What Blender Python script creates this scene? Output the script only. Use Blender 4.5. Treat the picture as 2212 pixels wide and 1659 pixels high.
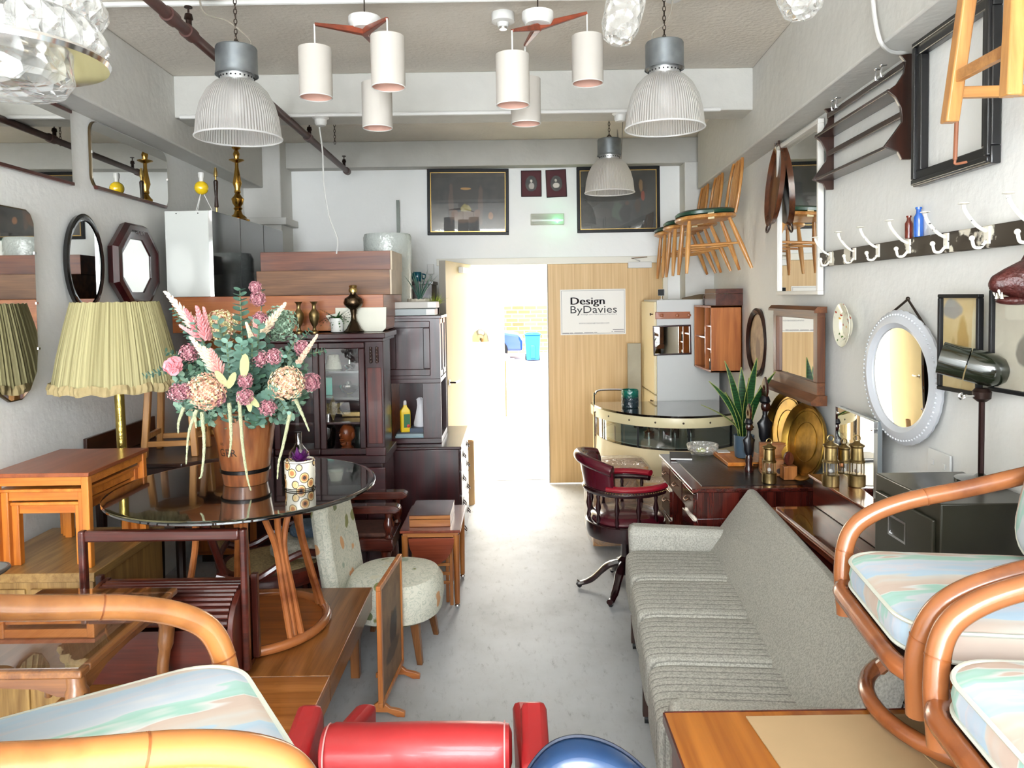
import bpy, bmesh, math, random
from math import pi, sin, cos, tan, radians, sqrt, atan2
from mathutils import Vector, Matrix, Euler
for _o in list(bpy.data.objects): bpy.data.objects.remove(_o)
C = bpy.context.scene.collection
V = Vector
H = 1.70           # eye height
# ---------- camera ----------
FPX = 1600.0
cam = bpy.data.cameras.new('camera'); camo = bpy.data.objects.new('camera', cam); C.objects.link(camo)
cam.sensor_width = 36; cam.lens = FPX/2212*36; cam.clip_start = .02; cam.clip_end = 200
cam.shift_x = 0; cam.shift_y = -119.5/2212
PITCH, ROLL = radians(-2.5), radians(-.83)
CM = Matrix.Translation((0,0,H)) @ Matrix.Rotation(pi/2+PITCH, 4, 'X') @ Matrix.Rotation(ROLL, 4, 'Z')
camo.matrix_world = CM
bpy.context.scene.camera = camo
R3 = CM.to_3x3()
def ray(u, v): return R3 @ V(((u-1106)/FPX, (710-v)/FPX, -1))
def P(u, v, Y): d = ray(u, v); return V((0,0,H)) + d*(Y/d.y)          # point seen there at depth Y
def PZ(u, v, z): d = ray(u, v); return V((0,0,H)) + d*((z-H)/d.z)      # ... at height z
# ---------- world, lights, exposure ----------
S = bpy.context.scene
S.view_settings.view_transform = 'Standard'; S.view_settings.look = 'None'; S.view_settings.gamma = 1
S.view_settings.use_curve_mapping = False; S.view_settings.exposure = 0.76
cy = S.cycles; cy.max_bounces = 7; cy.diffuse_bounces = 4; cy.glossy_bounces = 4; cy.transmission_bounces = 5; cy.transparent_max_bounces = 10; cy.caustics_reflective = False; cy.caustics_refractive = False; cy.adaptive_threshold = .02
W = bpy.data.worlds.new('sky'); S.world = W; W.use_nodes = True
wn = W.node_tree.nodes; wl = W.node_tree.links
bg = wn['Background']; bg.inputs[0].default_value = (.86,.93,1,1); bg.inputs[1].default_value = 2.6
def light(name, kind, loc, rot, energy, color=(1,1,1), size=1, size_y=None, **k):
    l = bpy.data.lights.new(name, kind); l.energy = energy; l.color = color
    if kind == 'AREA':
        l.size = size
        if size_y: l.shape = 'RECTANGLE'; l.size_y = size_y
    for a, b in k.items(): setattr(l, a, b)
    o = bpy.data.objects.new(name, l); C.objects.link(o); o.location = loc; o.rotation_euler = rot; return o
light('sun', 'SUN', (0,15,8), (radians(40), 0, radians(-18)), 9.0, (1,.97,.92), angle=radians(1.5))
# daylight through the shopfront behind the camera; the two lamps after it are added fill
light('shopfront_daylight', 'AREA', (-.2,-6.56,1.75), (radians(90),0,0), 700, (.9,.95,1), 3.2, 2.3)
light('added_overhead_fill', 'AREA', (-.25,-3.4,3.16), (0,0,0), 560, (.9,.95,1), 2.6, 3.2)  # added fill from above, behind the camera, to lift the side walls
light('added_lobby_fill', 'AREA', (.3,8.1,3.0), (0,0,0), 240, (1,.93,.82), 2.2, 1.6)  # added warm fill above the unroofed lobby, brightens the door end
# ---------- materials ----------
MATS = {}
def hexc(c):
    if isinstance(c, str):
        c = [int(c[i:i+2],16)/255 for i in (0,2,4)]
        c = [x/12.92 if x < .04045 else ((x+.055)/1.055)**2.4 for x in c]
    return (c[0], c[1], c[2], 1)
def pm(name, col, rough=.5, metal=0, coat=0, noise=0, nscale=30, bump=0, bscale=60, spec=.5, **k):
    if name in MATS: return MATS[name]
    m = bpy.data.materials.new(name); m.use_nodes = True; MATS[name] = m
    n = m.node_tree.nodes; l = m.node_tree.links; b = n['Principled BSDF']
    c = hexc(col); b.inputs['Base Color'].default_value = c
    b.inputs['Roughness'].default_value = rough; b.inputs['Metallic'].default_value = metal
    b.inputs['Coat Weight'].default_value = coat; b.inputs['Coat Roughness'].default_value = .08
    b.inputs['Specular IOR Level'].default_value = spec
    for a, v in k.items(): b.inputs[a.replace('_',' ')].default_value = v
    if noise or bump:
        tc = n.new('ShaderNodeTexCoord')
    if noise:
        nt = n.new('ShaderNodeTexNoise'); nt.inputs['Scale'].default_value = nscale; nt.inputs['Detail'].default_value = 4
        l.new(tc.outputs['Object'], nt.inputs['Vector'])
        r = n.new('ShaderNodeValToRGB'); l.new(nt.outputs[0], r.inputs[0])
        r.color_ramp.elements[0].position = .3; r.color_ramp.elements[1].position = .7
        r.color_ramp.elements[0].color = [x*(1-noise) for x in c[:3]]+[1]
        r.color_ramp.elements[1].color = [min(1,x*(1+noise)) for x in c[:3]]+[1]
        l.new(r.outputs[0], b.inputs['Base Color'])
    if bump:
        nb = n.new('ShaderNodeTexNoise'); nb.inputs['Scale'].default_value = bscale; nb.inputs['Detail'].default_value = 3
        l.new(tc.outputs['Object'], nb.inputs['Vector'])
        bu = n.new('ShaderNodeBump'); bu.inputs['Strength'].default_value = bump; bu.inputs['Distance'].default_value = .01
        l.new(nb.outputs[0], bu.inputs['Height']); l.new(bu.outputs[0], b.inputs['Normal'])
    return m
def wood(name, dark, lite, axis='X', scale=1, rough=.32, coat=.25, rings=.5):
    key = name+'_'+axis
    if key in MATS: return MATS[key]
    m = bpy.data.materials.new(key); m.use_nodes = True; MATS[key] = m
    n = m.node_tree.nodes; l = m.node_tree.links; b = n['Principled BSDF']
    tc = n.new('ShaderNodeTexCoord'); mp = n.new('ShaderNodeMapping'); l.new(tc.outputs['Object'], mp.inputs[0])
    s = [14*scale]*3; s['XYZ'.index(axis)] = 1.1*scale; mp.inputs['Scale'].default_value = s
    n1 = n.new('ShaderNodeTexNoise'); n1.inputs['Scale'].default_value = 1.6; n1.inputs['Detail'].default_value = 5; n1.inputs['Distortion'].default_value = rings
    l.new(mp.outputs[0], n1.inputs['Vector'])
    mp2 = n.new('ShaderNodeMapping'); l.new(tc.outputs['Object'], mp2.inputs[0])
    s2 = [170*scale]*3; s2['XYZ'.index(axis)] = 5*scale; mp2.inputs['Scale'].default_value = s2
    n2 = n.new('ShaderNodeTexNoise'); n2.inputs['Scale'].default_value = 1; n2.inputs['Detail'].default_value = 2
    l.new(mp2.outputs[0], n2.inputs['Vector'])
    mx = n.new('ShaderNodeMath'); mx.operation = 'MULTIPLY_ADD'; mx.inputs[1].default_value = .35
    l.new(n2.outputs[0], mx.inputs[0]); l.new(n1.outputs[0], mx.inputs[2])
    r = n.new('ShaderNodeValToRGB'); l.new(mx.outputs[0], r.inputs[0])
    r.color_ramp.elements[0].position = .5; r.color_ramp.elements[1].position = .86
    r.color_ramp.elements[0].color = hexc(dark); r.color_ramp.elements[1].color = hexc(lite)
    l.new(r.outputs[0], b.inputs['Base Color'])
    b.inputs['Roughness'].default_value = rough; b.inputs['Coat Weight'].default_value = coat; b.inputs['Coat Roughness'].default_value = .12
    return m
def nodes_mat(name):
    m = bpy.data.materials.new(name); m.use_nodes = True; MATS[name] = m; return m, m.node_tree.nodes, m.node_tree.links
def thin(name, col=(1,1,1), gloss=.12, rough=.02, trans=1.0, diff=0.0, dcol=(1,1,1)):
    """thin pane: transparent + reflection (+ a little diffuse body)"""
    if name in MATS: return MATS[name]
    m, n, l = nodes_mat(name); n.remove(n['Principled BSDF']); out = n['Material Output']
    t = n.new('ShaderNodeBsdfTransparent'); t.inputs[0].default_value = (*[c*trans for c in col],1)
    g = n.new('ShaderNodeBsdfGlossy'); g.inputs['Roughness'].default_value = rough
    f = n.new('ShaderNodeFresnel'); f.inputs[0].default_value = 1.5
    a = n.new('ShaderNodeMath'); a.operation = 'MULTIPLY_ADD'; a.inputs[1].default_value = 1; a.inputs[2].default_value = gloss-.04
    l.new(f.outputs[0], a.inputs[0])
    ge = n.new('ShaderNodeNewGeometry'); sb = n.new('ShaderNodeMath'); sb.operation = 'SUBTRACT'; sb.inputs[0].default_value = 1; l.new(ge.outputs['Backfacing'], sb.inputs[1])
    mu = n.new('ShaderNodeMath'); mu.operation = 'MULTIPLY'; l.new(a.outputs[0], mu.inputs[0]); l.new(sb.outputs[0], mu.inputs[1]); a = mu
    mx = n.new('ShaderNodeMixShader'); l.new(a.outputs[0], mx.inputs[0]); l.new(t.outputs[0], mx.inputs[1]); l.new(g.outputs[0], mx.inputs[2])
    last = mx
    if diff:
        d = n.new('ShaderNodeBsdfDiffuse'); d.inputs[0].default_value = (*dcol,1)
        tr = n.new('ShaderNodeBsdfTranslucent'); tr.inputs[0].default_value = (*dcol,1)
        m1 = n.new('ShaderNodeMixShader'); m1.inputs[0].default_value = .5; l.new(d.outputs[0], m1.inputs[1]); l.new(tr.outputs[0], m1.inputs[2])
        m2 = n.new('ShaderNodeMixShader'); m2.inputs[0].default_value = diff; l.new(mx.outputs[0], m2.inputs[1]); l.new(m1.outputs[0], m2.inputs[2]); last = m2
    l.new(last.outputs[0], out.inputs[0]); return m
def axmap(n, l, sc, rot=(0,0,0)):
    tc = n.new('ShaderNodeTexCoord'); mp = n.new('ShaderNodeMapping'); l.new(tc.outputs['Object'], mp.inputs[0])
    mp.inputs['Scale'].default_value = sc; mp.inputs['Rotation'].default_value = rot; return mp
def ramp(n, l, src, stops, interp='LINEAR'):
    r = n.new('ShaderNodeValToRGB'); l.new(src, r.inputs[0]); cr = r.color_ramp; cr.interpolation = interp
    while len(cr.elements) < len(stops): cr.elements.new(.5)
    for e, (p, c) in zip(cr.elements, stops): e.position = p; e.color = hexc(c)
    return r
MIR = pm('mirror_glass', (.9,.9,.87), .015, 1)
TEAK = lambda a='X': wood('teak', '8a4a1c', 'b8692c', a)
TEAKO = lambda a='X': wood('orange_teak', 'b05f1c', 'd98a3c', a)
MAH = lambda a='X': wood('mahogany', '1e0709', '3c1013', a, rough=.3, coat=.3)
MAHR = lambda a='X': wood('red_mahogany', '3c140e', '64261a', a, rough=.28, coat=.35)
DARK = lambda a='X': wood('dark_oak', '1c0d08', '3a1d12', a, rough=.3, coat=.4)
OAK = lambda a='X': wood('pale_oak', 'b98f5c', 'd6b27e', a, rough=.45, coat=.05)
BEECH = lambda a='X': wood('beech', '9c6630', 'c08a4c', a, rough=.35)
CHROME = pm('chrome', (.8,.8,.8), .12, 1)
BRASS = pm('brass', (.62,.44,.16), .22, 1)
OLDBRASS = pm('old_brass', (.32,.23,.1), .35, 1, noise=.5, nscale=14)
BLACK = pm('black_paint', (.012,.012,.013), .4, spec=.2)
WHITE = pm('white_plastic', (.66,.65,.62), .4)
CREAM = pm('cream_paint', 'e6d6ae', .4)
# ---------- mesh builder ----------
class MB:
    def __init__(s): s.bm = bmesh.new(); s.M = Matrix.Identity(4)
    def at(s, loc=(0,0,0), rot=(0,0,0)):
        s.M = Matrix.Translation(loc) @ Euler(rot).to_matrix().to_4x4(); return s
    def vs(s, pts): return [s.bm.verts.new(s.M @ V(p)) for p in pts]
    def f(s, vs):
        try: return s.bm.faces.new(vs)
        except ValueError: return None
    def box(s, a, b):
        (x0,y0,z0),(x1,y1,z1) = a, b
        v = s.vs([(x0,y0,z0),(x1,y0,z0),(x1,y1,z0),(x0,y1,z0),(x0,y0,z1),(x1,y0,z1),(x1,y1,z1),(x0,y1,z1)])
        for q in ((3,2,1,0),(4,5,6,7),(0,1,5,4),(1,2,6,5),(2,3,7,6),(3,0,4,7)): s.f([v[i] for i in q])
        return s
    def cb(s, c, d): return s.box([c[i]-d[i]/2 for i in range(3)], [c[i]+d[i]/2 for i in range(3)])
    def hexa(s, lo, hi):
        v = s.vs(list(lo)+list(hi)); k = len(lo)
        s.f(v[:k][::-1]); s.f(v[k:])
        for i in range(k): s.f([v[i], v[(i+1)%k], v[k+(i+1)%k], v[k+i]])
        return s
    def prism(s, poly, h0, h1, ax='Z'):
        def p(a, b, h): return {'Z':(a,b,h),'Y':(a,h,b),'X':(h,a,b)}[ax]
        return s.hexa([p(a,b,h0) for a,b in poly], [p(a,b,h1) for a,b in poly])
    def rings(s, rs, cap=True, closed=False):
        R_ = [s.vs(r) for r in rs]; k = len(R_[0]); m = len(R_)
        for i in range(m if closed else m-1):
            A, B = R_[i], R_[(i+1)%m]
            for j in range(k): s.f([A[j], A[(j+1)%k], B[(j+1)%k], B[j]])
        if cap and not closed: s.f(R_[0][::-1]); s.f(R_[-1])
        return s
    def tube(s, pts, r, seg=8, closed=False, cap=True, flat=1):
        pts = [V(p) for p in pts]; n = len(pts); rs = r if isinstance(r, (list,tuple)) else [r]*n
        out = []; prev = None
        for i, p in enumerate(pts):
            t = (pts[(i+1)%n]-pts[i-1]) if closed else (pts[min(i+1,n-1)]-pts[max(i-1,0)])
            if t.length < 1e-9: t = V((0,0,1))
            t.normalize()
            if prev is None:
                a = V((0,0,1)) if abs(t.z) < .9 else V((1,0,0)); u = t.cross(a).normalized()
            else:
                u = prev - t*prev.dot(t)
                u = u.normalized() if u.length > 1e-6 else t.orthogonal().normalized()
            prev = u; w = t.cross(u)
            out.append([p + u*rs[i]*cos(2*pi*j/seg) + w*rs[i]*flat*sin(2*pi*j/seg) for j in range(seg)])
        return s.rings(out, cap, closed)
    def lathe(s, prof, seg=24, ax='Z', c=(0,0,0), sx=1, sy=1, cap=True):
        out = []
        for r, h in prof:
            ring = []
            for j in range(seg):
                a, b = r*sx*cos(2*pi*j/seg), r*sy*sin(2*pi*j/seg)
                q = {'Z':(a,b,h),'Y':(a,h,b),'X':(h,a,b)}[ax]
                ring.append((q[0]+c[0], q[1]+c[1], q[2]+c[2]))
            out.append(ring)
        return s.rings(out, cap)
    def cyl(s, c, r, h, seg=24, ax='Z', r2=None): return s.lathe([(r,0),(r if r2 is None else r2,h)], seg, ax, c)
    def ell(s, c, r, nu=14, nv=8, e=1.0):
        if not hasattr(r, '__len__'): r = (r,r,r)
        pw = lambda x: (abs(x)**e)*(1 if x >= 0 else -1)
        out = []
        for i in range(nv+1):
            th = -pi/2+pi*i/nv; ct = max(pw(cos(th)), .02 if i in (0,nv) else 0); st = pw(sin(th))
            out.append([(c[0]+r[0]*ct*pw(cos(2*pi*j/nu)), c[1]+r[1]*ct*pw(sin(2*pi*j/nu)), c[2]+r[2]*st) for j in range(nu)])
        return s.rings(out)
    def ring(s, c, R, r, seg=32, rs=8, ax='Z', sx=1, sy=1):
        pts = []
        for j in range(seg):
            a, b = R*sx*cos(2*pi*j/seg), R*sy*sin(2*pi*j/seg)
            q = {'Z':(a,b,0),'Y':(a,0,b),'X':(0,a,b)}[ax]; pts.append((q[0]+c[0],q[1]+c[1],q[2]+c[2]))
        return s.tube(pts, r, rs, closed=True)
    def frame(s, w, h, t, d, y=0):      # rectangular frame in XZ centred at origin, border t, depth d towards -Y
        for (x0,z0,x1,z1) in ((-w/2,-h/2,w/2,-h/2+t),(-w/2,h/2-t,w/2,h/2),(-w/2,-h/2+t,-w/2+t,h/2-t),(w/2-t,-h/2+t,w/2,h/2-t)):
            s.box((x0,y-d,z0),(x1,y,z1))
        return s
    def grid(s, fn, nu, nv):
        v = [[s.bm.verts.new(s.M @ V(fn(i/nu, j/nv))) for j in range(nv+1)] for i in range(nu+1)]
        for i in range(nu):
            for j in range(nv): s.f([v[i][j], v[i+1][j], v[i+1][j+1], v[i][j+1]])
        return s
    def obj(s, name, mat, parent=None, bevel=0, sub=0, solid=0, sharp=.7, loc=None):
        bm = s.bm
        bmesh.ops.recalc_face_normals(bm, faces=bm.faces[:])
        for f_ in bm.faces: f_.smooth = True
        for e in bm.edges:
            if len(e.link_faces) == 2 and e.calc_face_angle(0) > sharp and not sub: e.smooth = False
        if loc is not None: bmesh.ops.translate(bm, verts=bm.verts[:], vec=-V(loc))
        me = bpy.data.meshes.new(name); bm.to_mesh(me); bm.free()
        for m in (mat if isinstance(mat, (list,tuple)) else [mat]): me.materials.append(m)
        o = bpy.data.objects.new(name, me); C.objects.link(o)
        if loc is not None: o.location = loc
        if parent: o.parent = parent
        if solid: md = o.modifiers.new('s','SOLIDIFY'); md.thickness = solid; md.offset = 0
        if bevel: md = o.modifiers.new('b','BEVEL'); md.width = bevel; md.segments = 2; md.limit_method = 'ANGLE'; md.angle_limit = .7
        if not sub: md = o.modifiers.new('w','WEIGHTED_NORMAL'); md.keep_sharp = True
        if sub: md = o.modifiers.new('u','SUBSURF'); md.levels = sub; md.render_levels = sub
        return o
def tag(o, label, cat, group=None):
    o['label'] = label; o['category'] = cat
    if group: o['group'] = group
    return o
def thing(name, label, cat, loc=(0,0,0), rotz=0, group=None, rot=None):
    o = bpy.data.objects.new(name, None); C.objects.link(o); o.empty_display_size = .1
    o.location = loc; o.rotation_euler = rot if rot else (0,0,rotz); return tag(o, label, cat, group)
def struct(o): o['kind'] = 'structure'; return o
def copy_tree(o, parent=None):
    c = o.copy(); C.objects.link(c)
    if parent: c.parent = parent
    for ch in o.children: copy_tree(ch, c)
    return c
def text(name, s, size, mat, parent, loc, rot=(pi/2,0,0), align='LEFT', ext=.0006, bold=0, sx=1):
    cu = bpy.data.curves.new(name, 'FONT'); cu.body = s; cu.size = size; cu.extrude = ext; cu.align_x = align; cu.offset = bold; cu.resolution_u = 3
    t = bpy.data.objects.new('t', cu); C.objects.link(t); bpy.context.view_layer.update()
    me = bpy.data.meshes.new_from_object(t.evaluated_get(bpy.context.evaluated_depsgraph_get()))
    bpy.data.objects.remove(t); me.materials.clear(); me.materials.append(mat)
    o = bpy.data.objects.new(name, me); C.objects.link(o); o.location = loc; o.rotation_euler = rot; o.scale = (sx,1,1)
    if parent: o.parent = parent
    return o
def bez(p0, p1, p2, p3, n=8):
    return [V(p0)*(1-t)**3+V(p1)*3*t*(1-t)**2+V(p2)*3*t*t*(1-t)+V(p3)*t**3 for t in [i/n for i in range(n+1)]]
def spline(pts, n=6):      # catmull-rom through points
    pts = [V(p) for p in pts]; q = [pts[0]*2-pts[1]]+pts+[pts[-1]*2-pts[-2]]; out = []
    for i in range(1, len(q)-2):
        a, b, c, d = q[i-1:i+3]
        for k in range(n):
            t = k/n; out.append(.5*((2*b)+(c-a)*t+(2*a-5*b+4*c-d)*t*t+(3*b-a-3*c+d)*t**3))
    out.append(pts[-1]); return out
rnd = random.Random(7)
# ---------- room shell ----------
ZC = 3.05; YB = 6.60
def XL(Y): return -1.985-.041*Y
def XR(Y): return 1.313+.068*Y
def onL(u, v, off=0):     # point on the left wall (off = distance into the room)
    d = ray(u, v); k = (-1.985+off)/(d.x+.041*d.y); return V((0,0,H))+d*k
def onR(u, v, off=0):
    d = ray(u, v); k = (1.313-off)/(d.x-.068*d.y); return V((0,0,H))+d*k
AL = -pi/2+math.atan(.041)*1    # wall frames: local +X runs along wall, local -Y points into the room
RL = radians(90)+math.atan(.041)   # left wall: object's -Y faces +X
RR = radians(-90)-math.atan(.068)  # right wall: object's -Y faces -X
m, n, l = nodes_mat('wall_paint'); b = n['Principled BSDF']; b.inputs['Roughness'].default_value = .75
mp = axmap(n, l, (1,1,1)); nt = n.new('ShaderNodeTexNoise'); nt.inputs['Scale'].default_value = 1.3; nt.inputs['Detail'].default_value = 6; l.new(mp.outputs[0], nt.inputs['Vector'])
rr = ramp(n, l, nt.outputs[0], [(.3,'ecece9'),(.7,'f4f4f1')]); l.new(rr.outputs[0], b.inputs['Base Color'])
nt2 = n.new('ShaderNodeTexNoise'); nt2.inputs['Scale'].default_value = 26; nt2.inputs['Detail'].default_value = 5; l.new(mp.outputs[0], nt2.inputs['Vector'])
bu = n.new('ShaderNodeBump'); bu.inputs['Strength'].default_value = .25; bu.inputs['Distance'].default_value = .01; l.new(nt2.outputs[0], bu.inputs['Height']); l.new(bu.outputs[0], b.inputs['Normal'])
WALL = m
CEIL = pm('ceiling_paint', 'd8d0c4', .85, noise=.04, nscale=3, bump=.5, bscale=40)
BEAM = pm('beam_paint', 'd2d0ca', .7, noise=.03, nscale=4, bump=.4, bscale=18)
m, n, l = nodes_mat('floor_paint'); b = n['Principled BSDF']
mp = axmap(n, l, (1,1,1)); nt = n.new('ShaderNodeTexNoise'); nt.inputs['Scale'].default_value = 1.1; nt.inputs['Detail'].default_value = 8; nt.inputs['Roughness'].default_value = .62; l.new(mp.outputs[0], nt.inputs['Vector'])
rr = ramp(n, l, nt.outputs[0], [(.3,'9fa1a2'),(.45,'b9bcbe'),(.55,'c2c5c8'),(.7,'cccfd2')])
mp2 = axmap(n, l, (14,5,5), (0,0,.6)); nt2 = n.new('ShaderNodeTexNoise'); nt2.inputs['Scale'].default_value = 2.2; nt2.inputs['Detail'].default_value = 9; nt2.inputs['Roughness'].default_value = .75; l.new(mp2.outputs[0], nt2.inputs['Vector'])
r2 = ramp(n, l, nt2.outputs[0], [(.30,(.3,.3,.3)),(.39,(.86,.86,.86)),(.47,(1,1,1)),(.75,(1.0,1.0,1.0))])
mx = n.new('ShaderNodeMix'); mx.data_type = 'RGBA'; mx.blend_type = 'MULTIPLY'; mx.inputs[0].default_value = .8
l.new(rr.outputs[0], mx.inputs[6]); l.new(r2.outputs[0], mx.inputs[7]); l.new(mx.outputs[2], b.inputs['Base Color'])
b.inputs['Roughness'].default_value = .5; b.inputs['Specular IOR Level'].default_value = .35
FLOOR = m
YF = -6.5
def wallquad(name, x0, y0, x1, y1, t, mat, z0=0, z1=ZC):      # wall between two floor points, thickness t outwards
    d = V((x1-x0, y1-y0, 0)).normalized(); nrm = V((d.y,-d.x,0))*t
    a = [(x0,y0),(x1,y1),(x1+nrm.x,y1+nrm.y),(x0+nrm.x,y0+nrm.y)]
    return struct(MB().prism(a, z0, z1).obj(name, mat))
struct(MB().box((-2.6,YF-.2,-.1),(2.3,YB+.2,0)).obj('floor', FLOOR))
w = MB(); RX0, RX1, RY0, RY1 = -1.6, 1.1, -5.05, -1.75
w.box((-2.6,YF-.2,ZC),(2.3,RY0,ZC+.1)).box((-2.6,RY1,ZC),(2.3,YB+.3,ZC+.1)).box((-2.6,RY0,ZC),(RX0,RY1,ZC+.1)).box((RX1,RY0,ZC),(2.3,RY1,ZC+.1)); struct(w.obj('ceiling', CEIL))
w = MB()
for x in (RX0, -.7, .16, RX1-.05): w.box((x,RY0,ZC+.02),(x+.05,RY1,ZC+.08))
w.box((RX0,RY0,ZC+.02),(RX1,RY0+.05,ZC+.08)); w.box((RX0,RY1-.05,ZC+.02),(RX1,RY1,ZC+.08)); wf2 = struct(w.obj('added_rooflight', BEAM)); MB().box((RX0,RY0,ZC+.085),(RX1,RY1,ZC+.09)).obj('pane', thin('window_pane'), wf2)  # rooflight added out of view, to go with the overhead fill lamp
wallquad('wall_left', XL(YF), YF, XL(YB+.2), YB+.2, -.15, WALL)
wallquad('wall_right', XR(YF), YF, XR(YB+.2), YB+.2, .15, WALL)
DX0, DX1, DZ = -.40, 1.345, 1.985      # door opening
w = MB(); x0, x1 = XL(YB)-.05, XR(YB)+.05
w.prism([(x0,0),(DX0,0),(DX0,DZ),(DX1,DZ),(DX1,0),(x1,0),(x1,ZC),(x0,ZC)], YB, YB+.18, 'Y'); struct(w.obj('wall_back', WALL))
# front wall: shopfront with a wide window
w = MB(); xa, xb = XL(YF)-.05, XR(YF)+.05
w.prism([(xa,0),(xb,0),(xb,.55),(xa,.55)], YF-.15, YF, 'Y'); w.prism([(xa,2.95),(xb,2.95),(xb,ZC),(xa,ZC)], YF-.15, YF, 'Y')
struct(w.obj('wall_front', WALL))
w = MB()
for x in (xa+.02, -1.0, .15, xb-.1): w.box((x,YF-.1,.55),(x+.06,YF-.02,2.95))
w.box((xa,YF-.1,.55),(xb,YF-.02,.62)); w.box((xa,YF-.1,2.88),(xb,YF-.02,2.95)); w.box((xa,YF-.1,2.3),(xb,YF-.02,2.36))
wf = struct(w.obj('window_1', pm('grey_window_paint', '3a3d40', .4)))
MB().box((xa,YF-.062,.6),(xb,YF-.058,2.9)).obj('pane', thin('window_pane'), wf)
# beams
BEAM2 = pm('beam_paint_dimmed', 'bfbdb6', .75, noise=.05, nscale=5, bump=.4, bscale=18)  # same beam paint, darkened in the colour to dim the front-lit cross beams
def beamside(name, fx, sgn, w_, z0, y0, y1):
    a = [(fx(y0)+sgn*w_,y0),(fx(y1)+sgn*w_,y1),(fx(y1)-sgn*.02,y1),(fx(y0)-sgn*.02,y0)]
    return struct(MB().prism(a, z0, ZC).obj(name, BEAM, bevel=.008))
beamside('trim_1', XL, 1, .165, 2.64, YF, 6.28)
beamside('trim_2', XR, -1, .155, 2.585, YF, 6.3)
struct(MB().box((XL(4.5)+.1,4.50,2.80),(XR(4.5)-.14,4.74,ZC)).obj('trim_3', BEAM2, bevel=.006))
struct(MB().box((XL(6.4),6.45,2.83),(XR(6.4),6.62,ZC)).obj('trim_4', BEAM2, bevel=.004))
# columns at the back corners
struct(MB().box((XL(6.4),6.28,0),(-1.93,6.62,ZC)).box((XL(6.4),6.24,2.33),(-1.88,6.62,2.39)).obj('trim_5', BEAM, bevel=.006))
struct(MB().box((1.50,6.40,0),(XR(6.4)+.02,6.62,2.83)).obj('trim_6', BEAM, bevel=.006))
# door surround
struct(MB().box((-.66,6.57,DZ-.005),(DX1+.03,6.66,DZ+.055)).box((DX1,6.57,0),(DX1+.04,6.66,DZ)).box((DX0-.05,6.58,0),(DX0,6.66,DZ)).obj('trim_7', pm('door_frame_paint','ddd9cc',.45), bevel=.003))
struct(MB().box((XL(6.5),6.585,0),(DX0-.05,6.60,.1)).obj('baseboard_back', BEAM))
# ================= beyond the door: lobby and yard =================
LOB = pm('lobby_paint', 'f4f1e8', .7)
struct(MB().box((-2.6,YB+.18,-.1),(2.6,9.6,0)).obj('floor_lobby', pm('lobby_floor','dcdad6',.5)))
struct(MB().box((-1.7,9.45,0),(-.10,9.6,2.7)).box((-.10,9.45,2.06),(2.2,9.6,2.7)).obj('wall_lobby_far', LOB))
struct(MB().box((-1.7,YB+.18,0),(-1.55,9.45,2.7)).obj('wall_lobby_left', LOB))
struct(MB().box((2.05,YB+.18,0),(2.2,9.45,2.7)).obj('wall_lobby_right', LOB))
m, n, l = nodes_mat('brick'); b = n['Principled BSDF']
mp = axmap(n, l, (1,1,1), (radians(90),0,0)); br = n.new('ShaderNodeTexBrick'); l.new(mp.outputs[0], br.inputs['Vector'])
br.inputs['Scale'].default_value = 1; br.inputs['Brick Width'].default_value = .45; br.inputs['Row Height'].default_value = .15; br.inputs['Mortar Size'].default_value = .014
br.inputs['Color1'].default_value = hexc('c98a5a'); br.inputs['Color2'].default_value = hexc('b8603e'); br.inputs['Mortar'].default_value = hexc('efe6d8')
l.new(br.outputs[0], b.inputs['Base Color'])
ZY = -.35
struct(MB().box((-14,9.6,ZY-.1),(16,34,ZY)).obj('ground_yard', pm('yard_concrete','cfccc6',.8,noise=.06,nscale=2)))
struct(MB().box((-9,27,ZY),(14,27.3,1.35)).obj('wall_yard', m))
# blue wheelie bin
t = thing('wheelie_bin', 'blue wheelie bin standing in the yard before the brick wall', 'bin', (*PZ(1151,779,ZY)[:2],ZY))
BLUE = pm('bin_blue', '1f78c8', .4)
MB().hexa([(-.2,-.2,.04),(.2,-.2,.04),(.2,.25,.04),(-.2,.25,.04)], [(-.24,-.25,.82),(.24,-.25,.82),(.24,.28,.82),(-.24,.28,.82)]).box((-.08,-.262,.1),(.08,-.2,.5)).obj('bin_body', BLUE, t, bevel=.02)
MB().box((-.26,-.28,.82),(.26,.3,.87)).ell((0,.02,.87),(.24,.27,.05)).obj('lid', BLUE, t, bevel=.015)
for sx in (-1,1): MB().cyl((sx*.2-.03,.26,.1),.1,.06,16,'X').obj('wheel', BLACK, t)
def car(label, x, y, rz, body, L=4.1):
    t = thing('car', label, 'car', (x,y,ZY), rz, None)
    pts = [(-L/2,.35),(-L/2,.8),(-L/2+.25,.92),(-L/2+.6,1.38),(.35,1.42),(1.1,.95),(L/2-.12,.82),(L/2,.6),(L/2,.3)]
    MB().prism(pts, -.83, .83, 'Y').obj('car_body', pm('car_paint_'+body, body, .25, coat=1), t, bevel=.07)
    MB().prism([(-L/2+.45,.95),(-L/2+.68,1.33),(.32,1.36),(.95,.96)], -.845, .845, 'Y').obj('side_windows', pm('car_glass','20262c',.05), t)
    for sx in (-1,1):
        for sy in (-1,1):
            w = MB().lathe([(.22,-.09),(.33,-.11),(.33,.11),(.22,.09)],24,'Y',(sx*1.25,sy*.78,.33)).obj('wheel', BLACK, t)
            MB().lathe([(.21,-.1),(.05,-.12),(.05,.12),(.21,.1)],10,'Y',(sx*1.25,sy*.78,.33)).obj('hubcap', CHROME, w)
    for sy in (-1,1): MB().cb((L/2-.02,sy*.55,.63),(.08,.4,.17)).obj('headlight', pm('headlight','e8eef4',.1), t)
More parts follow.
